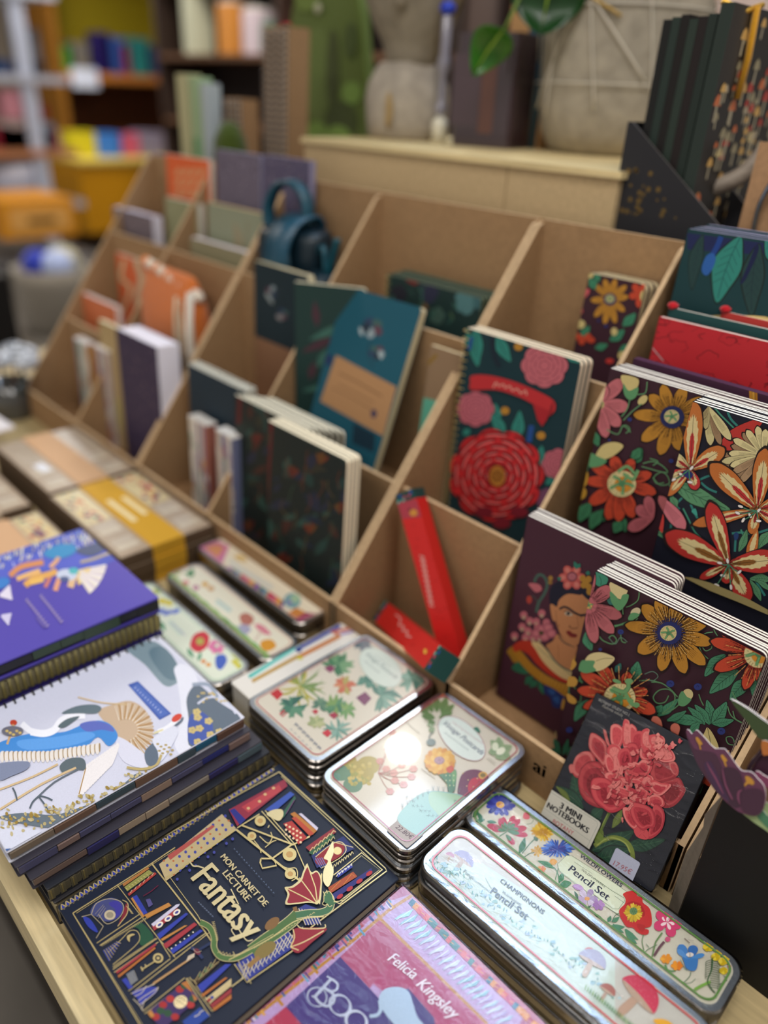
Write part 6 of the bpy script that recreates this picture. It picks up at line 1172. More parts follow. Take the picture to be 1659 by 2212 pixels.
def tinstack(name, top_label, under, cat, M0, lx, ly, h, r, n, group, seed=1, j=0.0022, **kw):
    """n tins; the top one carries the visible print, those below are copies of a plain one"""
    rnd = random.Random(seed)
    tp = tinbox(name, top_label, cat, M0 @ Matrix.Translation((0, 0, h*(n-1))), lx, ly, h, r, group=group, **kw)
    pl = None
    for i in range(n-2, -1, -1):
        Mi = M0 @ Matrix.Translation((rnd.uniform(-j, j), rnd.uniform(-j, j), h*i))
        lb = ('%s, %s from the top' % (under, ORD[n-2-i])) if i else ('%s, bottom one' % under)
        if pl is None: pl = tinbox(name, lb, cat, Mi, lx, ly, h, r, None, group); c = pl
        else: c = copy_tree(pl); c.matrix_world = Mi; c['label'] = lb
    return tp
G = globals().get
def Mz(x, y, z=0.0, deg=0.0): return T(x, y, z, math.radians(deg))
# tins are laid with their long side along +y (postcards) or +x (pencils)
tinstack('postcard_tin', 'postcard tin with yellow cactus flower and a price sticker, top of the front stack', 'postcard tin under the cactus flower one', 'tin', Mz(-0.3895, 0.3185, 0.0, 0.5), 0.118, 0.178, 0.0076, 0.012, 7, 'front stack of postcard tins', 3, art=G('art_vint'), border='a8485a', paper='d0cabb')
tinstack('postcard_tin', 'postcard tin with printed potted plants, top of the rear stack', 'postcard tin under the potted plants one', 'tin', Mz(-0.5165, 0.3215, 0.0, 0.5), 0.118, 0.176, 0.0079, 0.012, 7, 'rear stack of postcard tins', 9, art=G('art_botan'), border='b8606a', j=0.0016, paper='d2ccbd')
tinstack('pencil_tin', 'long wildflower pencil tin in shrink wrap, sharp, beside the peony notebooks', 'pencil tin under the wildflower one', 'tin', Mz(-0.2780, 0.3972, 0.0, 1.5), 0.247, 0.0585, 0.0165, 0.014, 2, 'wildflower pencil tins', 5, art=G('art_wild'), border='5f8a48', bw=0.0016, paper='d2cebd')
tinstack('pencil_tin', 'long pale mushroom pencil tin in shrink wrap under the blue light reflection', 'pencil tin under the wrapped mushroom one', 'tin', Mz(-0.2660, 0.3250, 0.0, 2.0), 0.242, 0.0590, 0.0150, 0.014, 3, 'mushroom pencil tins', 7, art=G('art_champ'), border='c8303c', bw=0.0013, paper='c4c2ba', j=0.003)
tinstack('pencil_tin', 'pencil tin with a row of printed books, next to the display wall', 'pencil tin under the row of books one', 'tin', Mz(-0.841, 0.456, 0.0, 0.3), 0.245, 0.057, 0.0190, 0.014, 2, 'rear pencil tins', 11, art=G('art_tin1'), border='c88a9a', paper='eae2cc')
tinstack('pencil_tin', 'pencil tin with printed mushrooms and green hills, middle of the three rear tins', 'pencil tin under the green hills one', 'tin', Mz(-0.805, 0.3865, 0.0, -0.5), 0.237, 0.0565, 0.0190, 0.014, 2, 'rear pencil tins', 12, art=G('art_tin2'), border='c8786a', paper='e8e4d0')
tinstack('pencil_tin', 'pencil tin with pale green border and a printed poppy, by the purple book', 'pencil tin under the printed poppy one', 'tin', Mz(-0.806, 0.3150, 0.0, 0.2), 0.236, 0.0565, 0.0190, 0.014, 2, 'rear pencil tins', 13, art=G('art_tin3'), border='9cc4a8', paper='e2ead8')
# colouring pencil box sticking out from under the plant tin
o = thing('pencil_box', 'white box printed with coloured pencils, sticking out beside the potted plants tin', 'box', Mz(-0.5625, 0.335, 0.0, 0.5))
M = Mz(-0.5625, 0.335, 0.0, 0.5)
g = MB(); g.prism(rrect(0, 0.043, 0, 0.163, 0.004), 0, 0.0385, 'd9d8d4', 'satin'); g.build('box_body', o)
g = MB(); g.prism(rrect(-.0006, 0.0436, -.0006, 0.1636, 0.004), 0.0385, 0.0425, 'e6e3dc', 'gloss', ch=0.0006)
a = Art(g, M, 0.04255, mat='gloss'); a.clip = (0, 0.043, 0, 0.163)
if G('art_pencils'): art_pencils(a)
g.build('lid', o)
# price stickers
def sticker(M, w, h, text, label, col='b9b4b4', ink='5a4a5a', sk=0.0):
    g = MB(); g.prism(rrect(-w/2, w/2, -h/2, h/2, 0.0018, 4), 0, 0.0003, col, 'paper')
    a = Art(g, M, 0.00031).local(); a.t(text, (-w*0.36, -h*0.16), (w*0.34, -h*0.10), ink, hs=1.0, shear=0.15)
    o = g.build('price_sticker'); o.matrix_world = M; tag(o, label, 'sticker'); return o
P = onz(875, 1797, 0.0541); sticker(frame(P, (1, 0.02, 0), (-0.02, 1, 0)), 0.0255, 0.0215, '22.80€', 'grey price sticker on the corner of the cactus flower tin')

# ---- shrink film over the wrapped tins
def wrap(lx, ly, h, r, M, parent, off=0.0007):
    g = MB(); n = 22; k = 6; vs = []; fs = []
    rnd = random.Random(3)
    P = rrect(-off, lx+off, -off, ly+off, r, 7)
    N = len(P); vs = [(x, y, 0.002) for x, y in P]+[(x, y, h+off*0.4) for x, y in P]+[(x+(lx/2-x)*0.012, y+(ly/2-y)*0.03, h+off) for x, y in P]
    fs = [(i, (i+1) % N, N+(i+1) % N, N+i) for i in range(N)]+[(N+i, N+(i+1) % N, 2*N+(i+1) % N, 2*N+i) for i in range(N)]+[tuple(2*N+i for i in range(N))]
    g.add(vs, fs, 'ffffff', 'film', True); o = g.build('shrink_wrap', parent); return o
for o in bpy.data.objects:
    if o.type == 'EMPTY' and o.get('label', '').startswith('long wildflower'): wrap(0.247, 0.0585, 0.0165, 0.014, None, o)
    if o.type == 'EMPTY' and o.get('label', '').startswith('long pale mushroom'): wrap(0.242, 0.0590, 0.0150, 0.014, None, o)

# ================================================================ BOOKS LYING FLAT
def flatbook(name, label, cat, M, w, h, t, cover, page='d8cfb8', art=None, ct=0.0022, r=0.0015, group=None, over=0.002, m='satin', sides=None, spine_y=None, coil=None, spine='x0', extra=None):
    """book on its back: x = short side, y = long side, spine at x=0"""
    o = thing(name, label, cat, M, group)
    g = MB(); g.box(over, w-over, over, h-over, ct, t-ct, page, 'paper')
    g.build('pages', o)
    g = MB(); g.prism(rrect(0, w, 0, h, r, 3), t-ct, t, cover, m, ch=0.0005); g.prism(rrect(0, w, 0, h, r, 3), 0, ct, cover, m)
    if not coil:
        if spine == 'x1': g.box(w-ct, w, 0, h, ct, t-ct, cover, m)
        else: g.box(0, ct, 0, h, ct, t-ct, cover, m)
    if art:
        a = Art(g, M, t+0.00005, clip=(0.0006, w-0.0006, 0.0006, h-0.0006), mat=m); art(a)
    if extra: extra(g)
    g.build('cover', o)
    if coil:
        g = MB(); n = int(h/0.0088)
        for i in range(n):
            y = h*(i+0.5)/n; R_ = t/2+0.002
            g.tube([(0.002+R_*0.75*math.cos(q), y+0.0012*math.sin(q/2), t/2+R_*math.sin(q)) for q in [2*math.pi*j/10 for j in range(10)]], 0.0010, coil, 'plastic', 5, closed=True)
        g.build('spiral_binding', o)
    return o
# the dragon reading journal and what lies under it
flatbook('journal', 'navy reading journal with gold lines, a green dragon and the word Fantasy', 'book', Mz(-0.4400, 0.0865, 0.0150, 0.2), 0.1700, 0.2245, 0.0170, '131c30', art=G('art_fantasy'), ct=0.0026, m='satin')
flatbook('journal', 'navy journal lying hidden under the dragon reading journal', 'book', Mz(-0.437, 0.0905, 0.0, 0.0), 0.168, 0.221, 0.0148, '161d2e', ct=0.0022)
# the pink shelf book in film
Mb = Mz(-0.2650, 0.0860, 0.0, 0.0)
bk = flatbook('book', 'pink and violet book with a painted bookshelf border and a silver cat, in shrink wrap', 'book', Mb, 0.150, 0.2245, 0.0300, 'b86a86', art=G('art_boo'), ct=0.0016, m='gloss')
wrapo = None
g = MB(); n1, n2 = 14, 18; rnd = random.Random(7); vs = []; fs = []
for i in range(n1+1):
    for j in range(n2+1): vs.append((-.0008+0.1516*i/n1, -.0008+0.2261*j/n2, 0.0308+rnd.uniform(-.00012, .00025)))
fs = [(i*(n2+1)+j, (i+1)*(n2+1)+j, (i+1)*(n2+1)+j+1, i*(n2+1)+j+1) for i in range(n1) for j in range(n2)]
g.add(vs, fs, 'ffffff', 'film', True); g.add([(-.0008, -.0008, 0.002), (0.1508, -.0008, 0.002), (0.1508, 0.2253, 0.002), (-.0008, 0.2253, 0.002), (-.0008, -.0008, 0.0307), (0.1508, -.0008, 0.0307), (0.1508, 0.2253, 0.0307), (-.0008, 0.2253, 0.0307)], [(0, 1, 5, 4), (1, 2, 6, 5), (2, 3, 7, 6), (3, 0, 4, 7)], 'ffffff', 'film'); g.build('shrink_wrap', bk)
# crane stack: spiral bound planner on a pile of notebooks
def goldband(n, w, h, t, c1='8a7f62', c2='5d5540', c3='b8a670'):
    def f(g):
        for i in range(n):
            y0 = h*i/n; g.box(w, w+0.0004, y0+0.0004, y0+h/n*0.55, t*0.14, t*0.86, c1, 'foil'); g.box(w, w+0.0004, y0+h/n*0.55, y0+h/n-0.0004, t*0.22, t*0.8, c2, 'matte'); g.box(w+.0003, w+0.0007, y0+h/n*0.2, y0+h/n*0.32, t*0.2, t*0.8, c3, 'foil')
    return f
def tabs(w, h, t, cols, seed):
    rnd = random.Random(seed)
    def f(g):
        y = 0.002
        while y < h-0.01:
            l = rnd.uniform(0.018, 0.045); y2 = min(y+l, h-0.001); z0 = t*0.2 if rnd.random() < .5 else t*0.35
            g.box(w-0.003, w+0.0004+rnd.uniform(0, .001), y, y2, z0, t*0.84, cols[rnd.randrange(len(cols))], 'satin'); y = y2+0.0006
    return f
X0, Y0, W_, H_ = -0.640, 0.068, 0.168, 0.226
flatbook('journal', 'journal with olive gold ornament on its edge, bottom of the crane planner pile', 'book', Mz(-0.636, 0.086, 0.0, 0), 0.190, 0.224, 0.029, '2b2a2e', page='a49a7c', ct=0.002, extra=goldband(13, 0.190, 0.224, 0.029, '8f866c', '6a6250', 'a39a78'), group=None)
flatbook('journal', 'olive and gold edged journal, second from the bottom of the crane planner pile', 'book', Mz(-0.636, 0.084, 0.029, 0), 0.187, 0.222, 0.0165, '20232c', page='a39a86', ct=0.0018, extra=goldband(24, 0.187, 0.222, 0.0165, '7d765c', '4e4938', '9a8c5c'))
flatbook('planner', 'navy planner with mixed brown index tabs, third from the bottom of the crane pile', 'planner', Mz(-0.638, 0.076, 0.0455, 0), 0.182, 0.226, 0.012, '34323c', page='9a948e', ct=0.0012, extra=tabs(0.182, 0.226, 0.012, ['6a5850', '7e6c60', '2b2a5a', '8a8278', '4f6068', '9a8a78'], 2))
flatbook('planner', 'navy planner with slate and brown index tabs, just under the crane planner', 'planner', Mz(-0.640, 0.070, 0.0575, 0), 0.175, 0.226, 0.012, '35333e', page='a8a29a', ct=0.0012, extra=tabs(0.175, 0.226, 0.012, ['7a6660', '8f7a6c', '28306e', '94897e', '5e7078', '4a4a68'], 9), group=None)
flatbook('planner', 'white spiral planner with a blue and gold crane print', 'planner', Mz(X0, Y0, 0.0695, 0.0), W_, H_, 0.0130, 'cfd2e2', page='6e655c', art=G('art_crane'), ct=0.001, m='satin', coil='1d1f26', extra=tabs(W_, H_, 0.013, ['5c4438', '6b5446', '1f2660', '3c4d56', '1f5a7a', '75685a'], 5))
# purple pile
flatbook('planner', 'black edged planner with gold coil, bottom of the violet pile', 'planner', Mz(-0.850, 0.078, 0.0, 0), 0.200, 0.228, 0.045, '26222c', page='7a7060', ct=0.002, group=None, extra=goldband(18, 0.200, 0.228, 0.045))
flatbook('planner', 'violet planner with a dull gold ornament edge, second in the violet pile', 'planner', Mz(-0.850, 0.078, 0.045, 0), 0.198, 0.228, 0.028, '2c2560', page='8d8468', ct=0.002, group=None, extra=goldband(30, 0.198, 0.228, 0.028, '9a8f68', '6a6248', 'c2ad70'))
flatbook('planner', 'dark planner with violet cover and brown tabs, under the top violet book', 'planner', Mz(-0.850, 0.078, 0.073, 0), 0.196, 0.227, 0.030, '2b2466', page='8d8468', ct=0.003, extra=goldband(34, 0.196, 0.227, 0.030, '98905f', '6e664a', 'bba868'))
flatbook('book', 'big violet book with a printed white and gold bird wing, top of its pile', 'book', Mz(-0.850, 0.078, 0.103, 0), 0.197, 0.228, 0.0185, '4c40a8', page='2b2733', art=G('art_violet'), ct=0.0025, m='satin', extra=tabs(0.197, 0.228, 0.0185, ['20222a', '4d2f2a', '2f4030', '6a4632', '16161c'], 4))
# card boxes with paper sleeves
def cardbox(M, lx, ly, h, sleeve, label, group, top_cols, text=None, seed=0):
    o = thing('stationery_set_box', label, 'box', M, group); rnd = random.Random(seed)
    g = MB(); g.box(0, lx, 0, ly, 0, h-0.0006, '5c4a38', 'kraft'); g.box(0.002, lx-0.002, 0.002, ly-0.002, h-0.0006, h, 'b6a18a', 'gloss')
    for i in range(2):
        y0, y1 = (0.006, ly*0.30) if i == 0 else (ly*0.70, ly-0.006)
        g.box(0.006, lx*0.52, y0, y1, h, h+0.0003, top_cols[0], 'gloss')
        for k in range(46 if len(top_cols) > 3 else 8):
            a, b = rnd.uniform(0.012, lx*0.50), rnd.uniform(y0+.004, y1-.004); q = rnd.uniform(.003, .008)
            g.prism([(a+q*math.cos(w_), b+q*0.6*math.sin(w_)) for w_ in (0, 1.2, 2.4, 3.6, 4.9)], h+0.0003+k*4e-6, h+0.00031+k*4e-6, top_cols[rnd.randrange(1, len(top_cols))], 'gloss')
        for k in range(5): g.box(lx*0.56+k*lx*0.075, lx*0.56+k*lx*0.075+lx*0.055, y0+.003, y1-.003, h, h+0.0004, ['cbbfae', 'd8cdb8', 'b9a793'][k % 3], 'gloss')
    g.build('box_body', o)
    g = MB(); g.box(-.0006, lx+.0006, ly*0.33, ly*0.67, -0.0, h+0.0014, sleeve, 'matte')
    if text:
        a = Art(g, M, h+0.0015).local(); 
        a.s([(lx*0.32, ly*0.58), (lx*0.62, ly*0.59)], 0.008, 'efe0b0'); a.s([(lx*0.30, ly*0.43), (lx*0.66, ly*0.44)], 0.008, 'efe0b0')
    g.build('paper_sleeve', o); return o
tc = ['e0cfa0', 'c94a4a', 'd9a860', '7a3a6a', '3a7a78', 'e6d9b0', 'd0684a', 'e2d4a8', 'e8c888']
tk = ['b8a894', 'c4b4a0', 'a89682']
for i in range(3):
    z = 0.0195*i
    cardbox(Mz(-1.080+0.002*(i % 2), 0.349, z, 0), 0.232, 0.146, 0.0185, 'd3a02c', ['yellow sleeved stationery box, bottom of its stack', 'yellow sleeved stationery box in the middle of its stack', 'yellow sleeved stationery box with two pale marks, top of its stack'][i], 'yellow sleeved boxes', tc, 'x' if i == 2 else None, 4)
    cardbox(Mz(-1.322+0.001*i, 0.352, z, 0), 0.232, 0.146, 0.0185, 'd2a880', ['tan sleeved stationery box, bottom of its stack', 'tan sleeved stationery box in the middle of its stack', 'tan sleeved stationery box, top of its stack'][i], 'tan sleeved boxes', tk, None, 6)
cardbox(Mz(-1.080, 0.190, 0.0, 0), 0.225, 0.140, 0.040, 'd2a880', 'low stationery box with a colourful window behind the violet pile', 'low boxes behind the violet pile', tc, None, 9)
cardbox(Mz(-1.330, 0.190, 0.0, 0), 0.225, 0.140, 0.040, 'c9b49a', 'low tan stationery box at the left edge', 'low boxes behind the violet pile', tk, None, 2)
o = thing('price_card', 'small white price card lying on the tan sleeved box', 'card', Mz(-1.20, 0.372, 0.0582, 5)); g = MB(); g.box(0, 0.035, 0, 0.016, 0, 0.0006, 'e9ecf4', 'matte'); g.build('card', o)
# ================================================================ PEONY NOTEBOOK PACK, BLACK STAND
pv = Vec((0, math.cos(math.radians(53)), math.sin(math.radians(53)))); ph = 0.131
def on_plane(x, y, p0, n):
    v = ray(x, y); n = Vec(n); return CAM+v*(n.dot(Vec(p0)-CAM)/n.dot(v))
pn = Vec((1, 0, 0)).cross(pv)
A_, B_ = on_plane(1289, 1497, (0, 0.4965, 0.067), pn), on_plane(1542, 1629, (0, 0.4965, 0.067), pn)
Mp = frame(A_, B_-A_, pv); Mp = Mp @ Matrix.Translation((0, -ph, 0))
o = thing('notebook_pack', 'shrink wrapped pack of three dark mini notebooks with a big pink peony', 'notebook', Mp)
pw = (B_-A_).length
for i in range(3):
    g = MB(); g.prism(rrect(0.0008, pw-0.0008, 0.0008, ph-0.0008, 0.003, 4, (0, 1)), -0.0042*i-0.0038, -0.0042*i-0.0005, 'd8cdb2', 'paper'); g.build('pages', o)
    g = MB(); g.prism(rrect(0, pw, 0, ph, 0.003, 4, (0, 1)), -0.0042*i-0.0004, -0.0042*i, '171b2a', 'satin')
    if i == 0:
        a = Art(g, Mp, 0.00005, clip=(0.0004, pw-0.0004, 0.0004, ph-0.0004), mat='satin')
        if G('art_peony'): art_peony(a)
    g.prism(rrect(0, pw, 0, ph, 0.003, 4, (0, 1)), -0.0042*i-0.0042, -0.0042*i-0.0038, '171b2a', 'satin'); g.build('cover', o)
wf = MB(); P = rrect(-.0006, pw+.0006, -.0006, ph+.0006, 0.002, 3); N = len(P)
wf.add([(x, y, -0.0126) for x, y in P]+[(x, y, 0.0004) for x, y in P]+[(x+(pw/2-x)*.02, y+(ph/2-y)*.02, 0.0009) for x, y in P], [(i, (i+1) % N, N+(i+1) % N, N+i) for i in range(N)]+[(N+i, N+(i+1) % N, 2*N+(i+1) % N, 2*N+i) for i in range(N)]+[tuple(2*N+i for i in range(N))], 'ffffff', 'film', False)
wf.build('shrink_wrap', o)
Ps = on_plane(1347, 1872, (0, 0.4965, 0.067), pn)+pn*0.0012
sticker(frame(Ps, B_-A_, pv), 0.0235, 0.0225, '17.95€', 'pale price sticker on the lower edge of the peony notebook pack', 'a9adc0', '9a4a50')
# black card display box with die cut flower bouquets
o = thing('card_box', 'tall black card box at the right edge, in front of the display', 'box', T(0, 0, 0))
g = MB(); th = 0.0016
g.box(-0.093, 0.06, 0.474, 0.474+th, 0.0005, 0.166, '050506', 'matte'); g.box(-0.093, -0.093+th, 0.474+th, 0.492, 0.0005, 0.150, '4a4540', 'kraft'); g.build('box_body', o)
g = MB(); g.add([(-0.0935, 0.4735, 0.0005), (-0.104, 0.483, 0.0005), (-0.106, 0.482, 0.075), (-0.100, 0.480, 0.118), (-0.103, 0.484, 0.126), (-0.094, 0.474, 0.166)], [(0, 5, 4, 3, 2, 1)], '756d62', 'kraft')
g.add([(-0.0930, 0.4742, 0.0005), (-0.1035, 0.4837, 0.0005), (-0.1055, 0.4827, 0.075), (-0.0995, 0.4807, 0.118), (-0.1025, 0.4847, 0.126), (-0.0935, 0.4747, 0.166)], [(0, 1, 2, 3, 4, 5)], '5a5248', 'kraft'); g.build('side_flap', o)

# layered die cut paper flowers standing in the black box
def cut(g, Mf, pts, z, th, col, edge, sm=3, m='matte'):
    Mi = Mf.inverted(); n = Mf.to_3x3() @ Vec((0, 0, 1)); O = Mf @ Vec((0, 0, z)); q = [float(v) for v in pts.split()]; P = []
    for x, y in zip(q[::2], q[1::2]):
        v = ray(1380+x*.1718, 1480+y*.1718); w = Mi @ (CAM+v*(n.dot(O-CAM)/n.dot(v))); P.append((w.x, w.y))
    if sm: P = smooth(P, sm)
    g.prism(P, z-th, z, col, m, side=edge)
Ob = ony(1575, 1680, 0.468); Mf = frame(Ob, (1, 0.10, 0), (0.0, 0.30, 1)); WE = 'f4eef2'
o = thing('paper_bouquet', 'die cut paper flowers, plum petals and green leaves with white edges, at the right', 'flower', Mf)
g = MB(); cut(g, Mf, '1280 1560 1600 1480 1760 1500 1760 1900 1560 1800 1400 1690', -0.006, .0012, '93a878', WE); cut(g, Mf, '1480 1640 1560 1580 1620 1640 1760 1700 1760 1900 1620 1800', -0.0055, .0008, '4a7a5c', WE); g.build('lower_leaf', o)
g = MB(); cut(g, Mf, '1172 215 1200 198 1400 320 1650 500 1780 560 1780 900 1640 720 1500 660 1350 450 1230 300', -0.010, .0013, '3a4a2c', WE, 2); cut(g, Mf, '1165 200 1195 185 1400 300 1650 480 1780 530 1780 600 1400 400', -0.0125, .0012, '44523a', WE, 2); g.build('upper_leaf', o)
g = MB(); cut(g, Mf, '1350 1070 1400 960 1470 880 1560 765 1590 790 1500 930 1420 1040 1400 1130', -0.0085, .0012, '2a1420', WE); cut(g, Mf, '1400 1100 1560 850 1700 820 1780 850 1780 1300 1600 1220 1480 1120', -0.012, .0012, '3a1a2c', WE); cut(g, Mf, '1540 720 1600 700 1700 760 1780 800 1780 960 1640 880 1560 880', -0.0075, .0012, 'b06a34', WE); cut(g, Mf, '1460 1100 1500 1085 1580 1140 1700 1200 1780 1260 1780 1420 1620 1300 1500 1180', -0.004, .0012, '7a3a58', WE); g.build('back_petal', o)
PU = '592 590 625 560 665 615 700 582 740 572 850 690 960 800 1080 802 1190 950 1290 1075 1380 1085 1440 1112 1500 1180 1570 1260 1600 1400 1570 1550 1500 1635 1400 1642 1250 1590 1120 1490 1000 1370 870 1200 760 1030 650 750'
g = MB(); cut(g, Mf, PU, -0.0024, .0012, '5a3a50', WE, 2); cut(g, Mf, PU, 0, .0012, '633a52', WE, 2)
for q, z, c in (('600 620 700 800 850 830 960 860 1020 960 1060 1100 1040 1300 1000 1370 870 1200 740 1000 640 760', .0002, '4a2f40'), ('1040 1080 1120 1030 1230 1060 1290 1140 1330 1320 1300 1500 1200 1540 1100 1440 1050 1250', .0004, '412a3a'), ('1280 1400 1330 1320 1450 1300 1560 1340 1580 1450 1540 1580 1450 1640 1330 1600 1280 1520', .0006, '452a3c'), ('820 1000 900 960 980 1100 1060 1280 1140 1460 1040 1390 900 1200', .00055, '46304a')): cut(g, Mf, q, z, .0001, c, c, 3)
for q in ('712 660 740 655 770 690 800 735 785 755 770 745 785 805 768 808 755 750 730 710', '1030 880 1060 875 1090 915 1115 945 1095 965 1085 960 1108 1020 1088 1022 1065 960 1040 920', '1335 1150 1370 1145 1420 1175 1452 1225 1430 1256 1380 1240 1340 1270 1328 1272 1326 1240 1350 1215'): cut(g, Mf, q, .0008, .0001, 'bd8a3a', 'bd8a3a', 2)
for q in ('1045 1075 1060 1070 1100 1250 1180 1420 1160 1430 1080 1260', '1235 1380 1250 1330 1310 1312 1270 1350 1262 1420 1275 1510 1240 1440', '850 960 900 1040 980 1170 1060 1350 1050 1360 960 1190 880 1050'): cut(g, Mf, q, .0009, .0001, '7a4460', '7a4460', 2)
g.build('plum_petal', o)
g = MB(); Mi_ = Mf.inverted(); g.tube([tuple(Mi_ @ Vec(q)) for q in ((-0.055, 0.4845, 0.010), (-0.055, 0.4815, 0.16), (-0.056, 0.4785, 0.178), (-0.058, 0.474, 0.185))], .0028, '5f7a4a', 'leaf', 6); g.build('stem', o)
# ================================================================ ON THE LONG BOX
t = thing('stone_bust', 'rough grey stone bust with flower carved hair on the pale long box', 'sculpture', T(-1.075, 1.085, 0.553))
g = MB()
g.lathe([(0.066, 0), (0.073, 0.004), (0.076, 0.03), (0.077, 0.06), (0.073, 0.085), (0.062, 0.105), (0.050, 0.118)], 'a9a093', 'stone', 32, fn=lambda a, z: 1+0.05*math.cos(2*a+1)+0.03*math.sin(5*a)*(z > .04)); g.build('shoulders', t)
g = MB()
g.lathe([(0.046, 0.105), (0.047, 0.13), (0.055, 0.15), (0.068, 0.175), (0.080, 0.205), (0.088, 0.24), (0.090, 0.28), (0.082, 0.32), (0.06, 0.345), (0.02, 0.355)], '8d8474', 'stone', 36, c=(0.006, 0), fn=lambda a, z: 1+0.06*math.cos(a+0.8)+0.04*math.cos(3*a)*(z > .15))
g.blob((0.045, -0.072, 0.205), (0.010, 0.014, 0.017), '8d8474', 'stone', seed=2); g.build('head', t)
g = MB(); rnd = random.Random(8)
for i in range(70):
    a = rnd.uniform(0, 6.28); z = rnd.uniform(0.225, 0.345); rr = 0.088 if z < .3 else 0.075
    for k in range(4): b = a+rnd.uniform(-.15, .15); g.blob((0.006+rr*math.cos(b), rr*math.sin(b), z+rnd.uniform(-.008, .008)), (0.010, 0.010, 0.008), 'b0a797' if k % 2 else '968c7c', 'stone', 8, seed=i*5+k, j=.2)
g.build('carved_flowers', t)
g = MB(); g.blob((0.028, -0.073, 0.045), (0.009, 0.002, 0.026), 'ad9468', 'stone', seed=3, j=.15); g.build('ochre_stain', t)
t = thing('glass_vial', 'slim clear vial with a bright blue cap beside the stone bust', 'bottle', T(-0.975, 1.065, 0.553))
g = MB(); g.lathe([(0.013, 0), (0.014, 0.03), (0.012, 0.034), (0.006, 0.040)], 'e6e2cf', 'satin', 16); g.build('base_label', t)
g = MB(); g.lathe([(0.006, 0.040), (0.010, 0.045), (0.010, 0.055), (0.0055, 0.062), (0.0055, 0.10), (0.011, 0.112), (0.011, 0.122), (0.008, 0.13), (0.009, 0.18), (0.006, 0.185)], '8f8c98', 'glass_bottle', 16); g.build('tube', t)
g = MB(); g.blob((0, 0, 0.193), (0.013, 0.013, 0.010), '2440c0', 'plastic', 14); g.build('cap', t)
t = thing('dark_candle_box', 'dark purple brown box with an orange stripe beside the planter', 'box', T(-0.925, 1.035, 0.553, 0.18))
g = MB(); g.prism(rrect(0, 0.110, 0, 0.08, 0.014, 5), 0, 0.022, '33212a', 'gloss'); g.prism(rrect(0, 0.110, 0, 0.08, 0.014, 5), 0.022, 0.158, '3a2a31', 'gloss')
g.box(0.052, 0.078, -0.0006, 0.0, 0.02, 0.14, '5b3222', 'gloss'); g.box(0.0, 0.05, -0.0006, 0.0, 0.03, 0.13, '46323a', 'gloss'); g.build('box_body', t)
t = thing('kraft_box', 'plain tan box rising behind the dark purple brown box', 'box', T(-0.905, 1.14, 0.553)); g = MB(); g.box(0, 0.085, 0, 0.05, 0, 0.33, 'c79a68', 'kraft'); g.build('box_body', t)
t = thing('blue_bottle', 'teal blue bottle squeezed between the dark box and the planter', 'bottle', T(-0.845, 1.145, 0.553)); g = MB(); g.lathe([(0.02, 0), (0.021, .16), (0.016, .19), (0.012, .26)], '1f4f68', 'glass_bottle', 16); g.build('bottle_body', t)
t = thing('planter', 'big grey concrete planter with thin criss cross wire on the pale long box', 'planter', T(-0.722, 1.185, 0.553))
g = MB(); g.lathe([(0.080, 0), (0.092, 0.006), (0.106, 0.03), (0.114, 0.065), (0.118, 0.12), (0.122, 0.20), (0.127, 0.30), (0.130, 0.34), (0.118, 0.34), (0.112, 0.30)], 'a39b8c', 'stone', 44); g.build('pot', t)
g = MB(); R0 = 0.1215
def cyl(a, z, r=R0): return (r*math.cos(math.radians(a)), r*math.sin(math.radians(a)), z)
for z in (0.095, 0.19, 0.285): g.tube([cyl(a, z, 0.1195+z*0.03) for a in range(0, 360, 12)], 0.0012, 'c2bcb0', 'plastic', 5, closed=True)
for (a0, z0, a1, z1) in ((-125, 0.06, -55, 0.33), (-70, 0.06, -96, 0.33), (-140, .33, -40, .10), (-100, .33, -112, .05), (-60, .33, -30, .05), (-160, .1, -100, .33)):
    g.tube([cyl(a0+(a1-a0)*i/12, z0+(z1-z0)*i/12, 0.120+(z0+(z1-z0)*i/12)*0.03) for i in range(13)], 0.0014, 'cfc8ba', 'plastic', 5)
g.build('wire_mesh', t)
g = MB(); g.tube([cyl(-100, .235, .128), cyl(-85, .20, .128), cyl(-62, .175, .128)], 0.0024, 'b89a5a', 'foil', 6); g.build('gold_clasp', t)
g = MB(); g.lathe([(0.112, 0.30), (0.02, 0.305)], '3b2d22', 'stone', 30); g.build('soil', t)
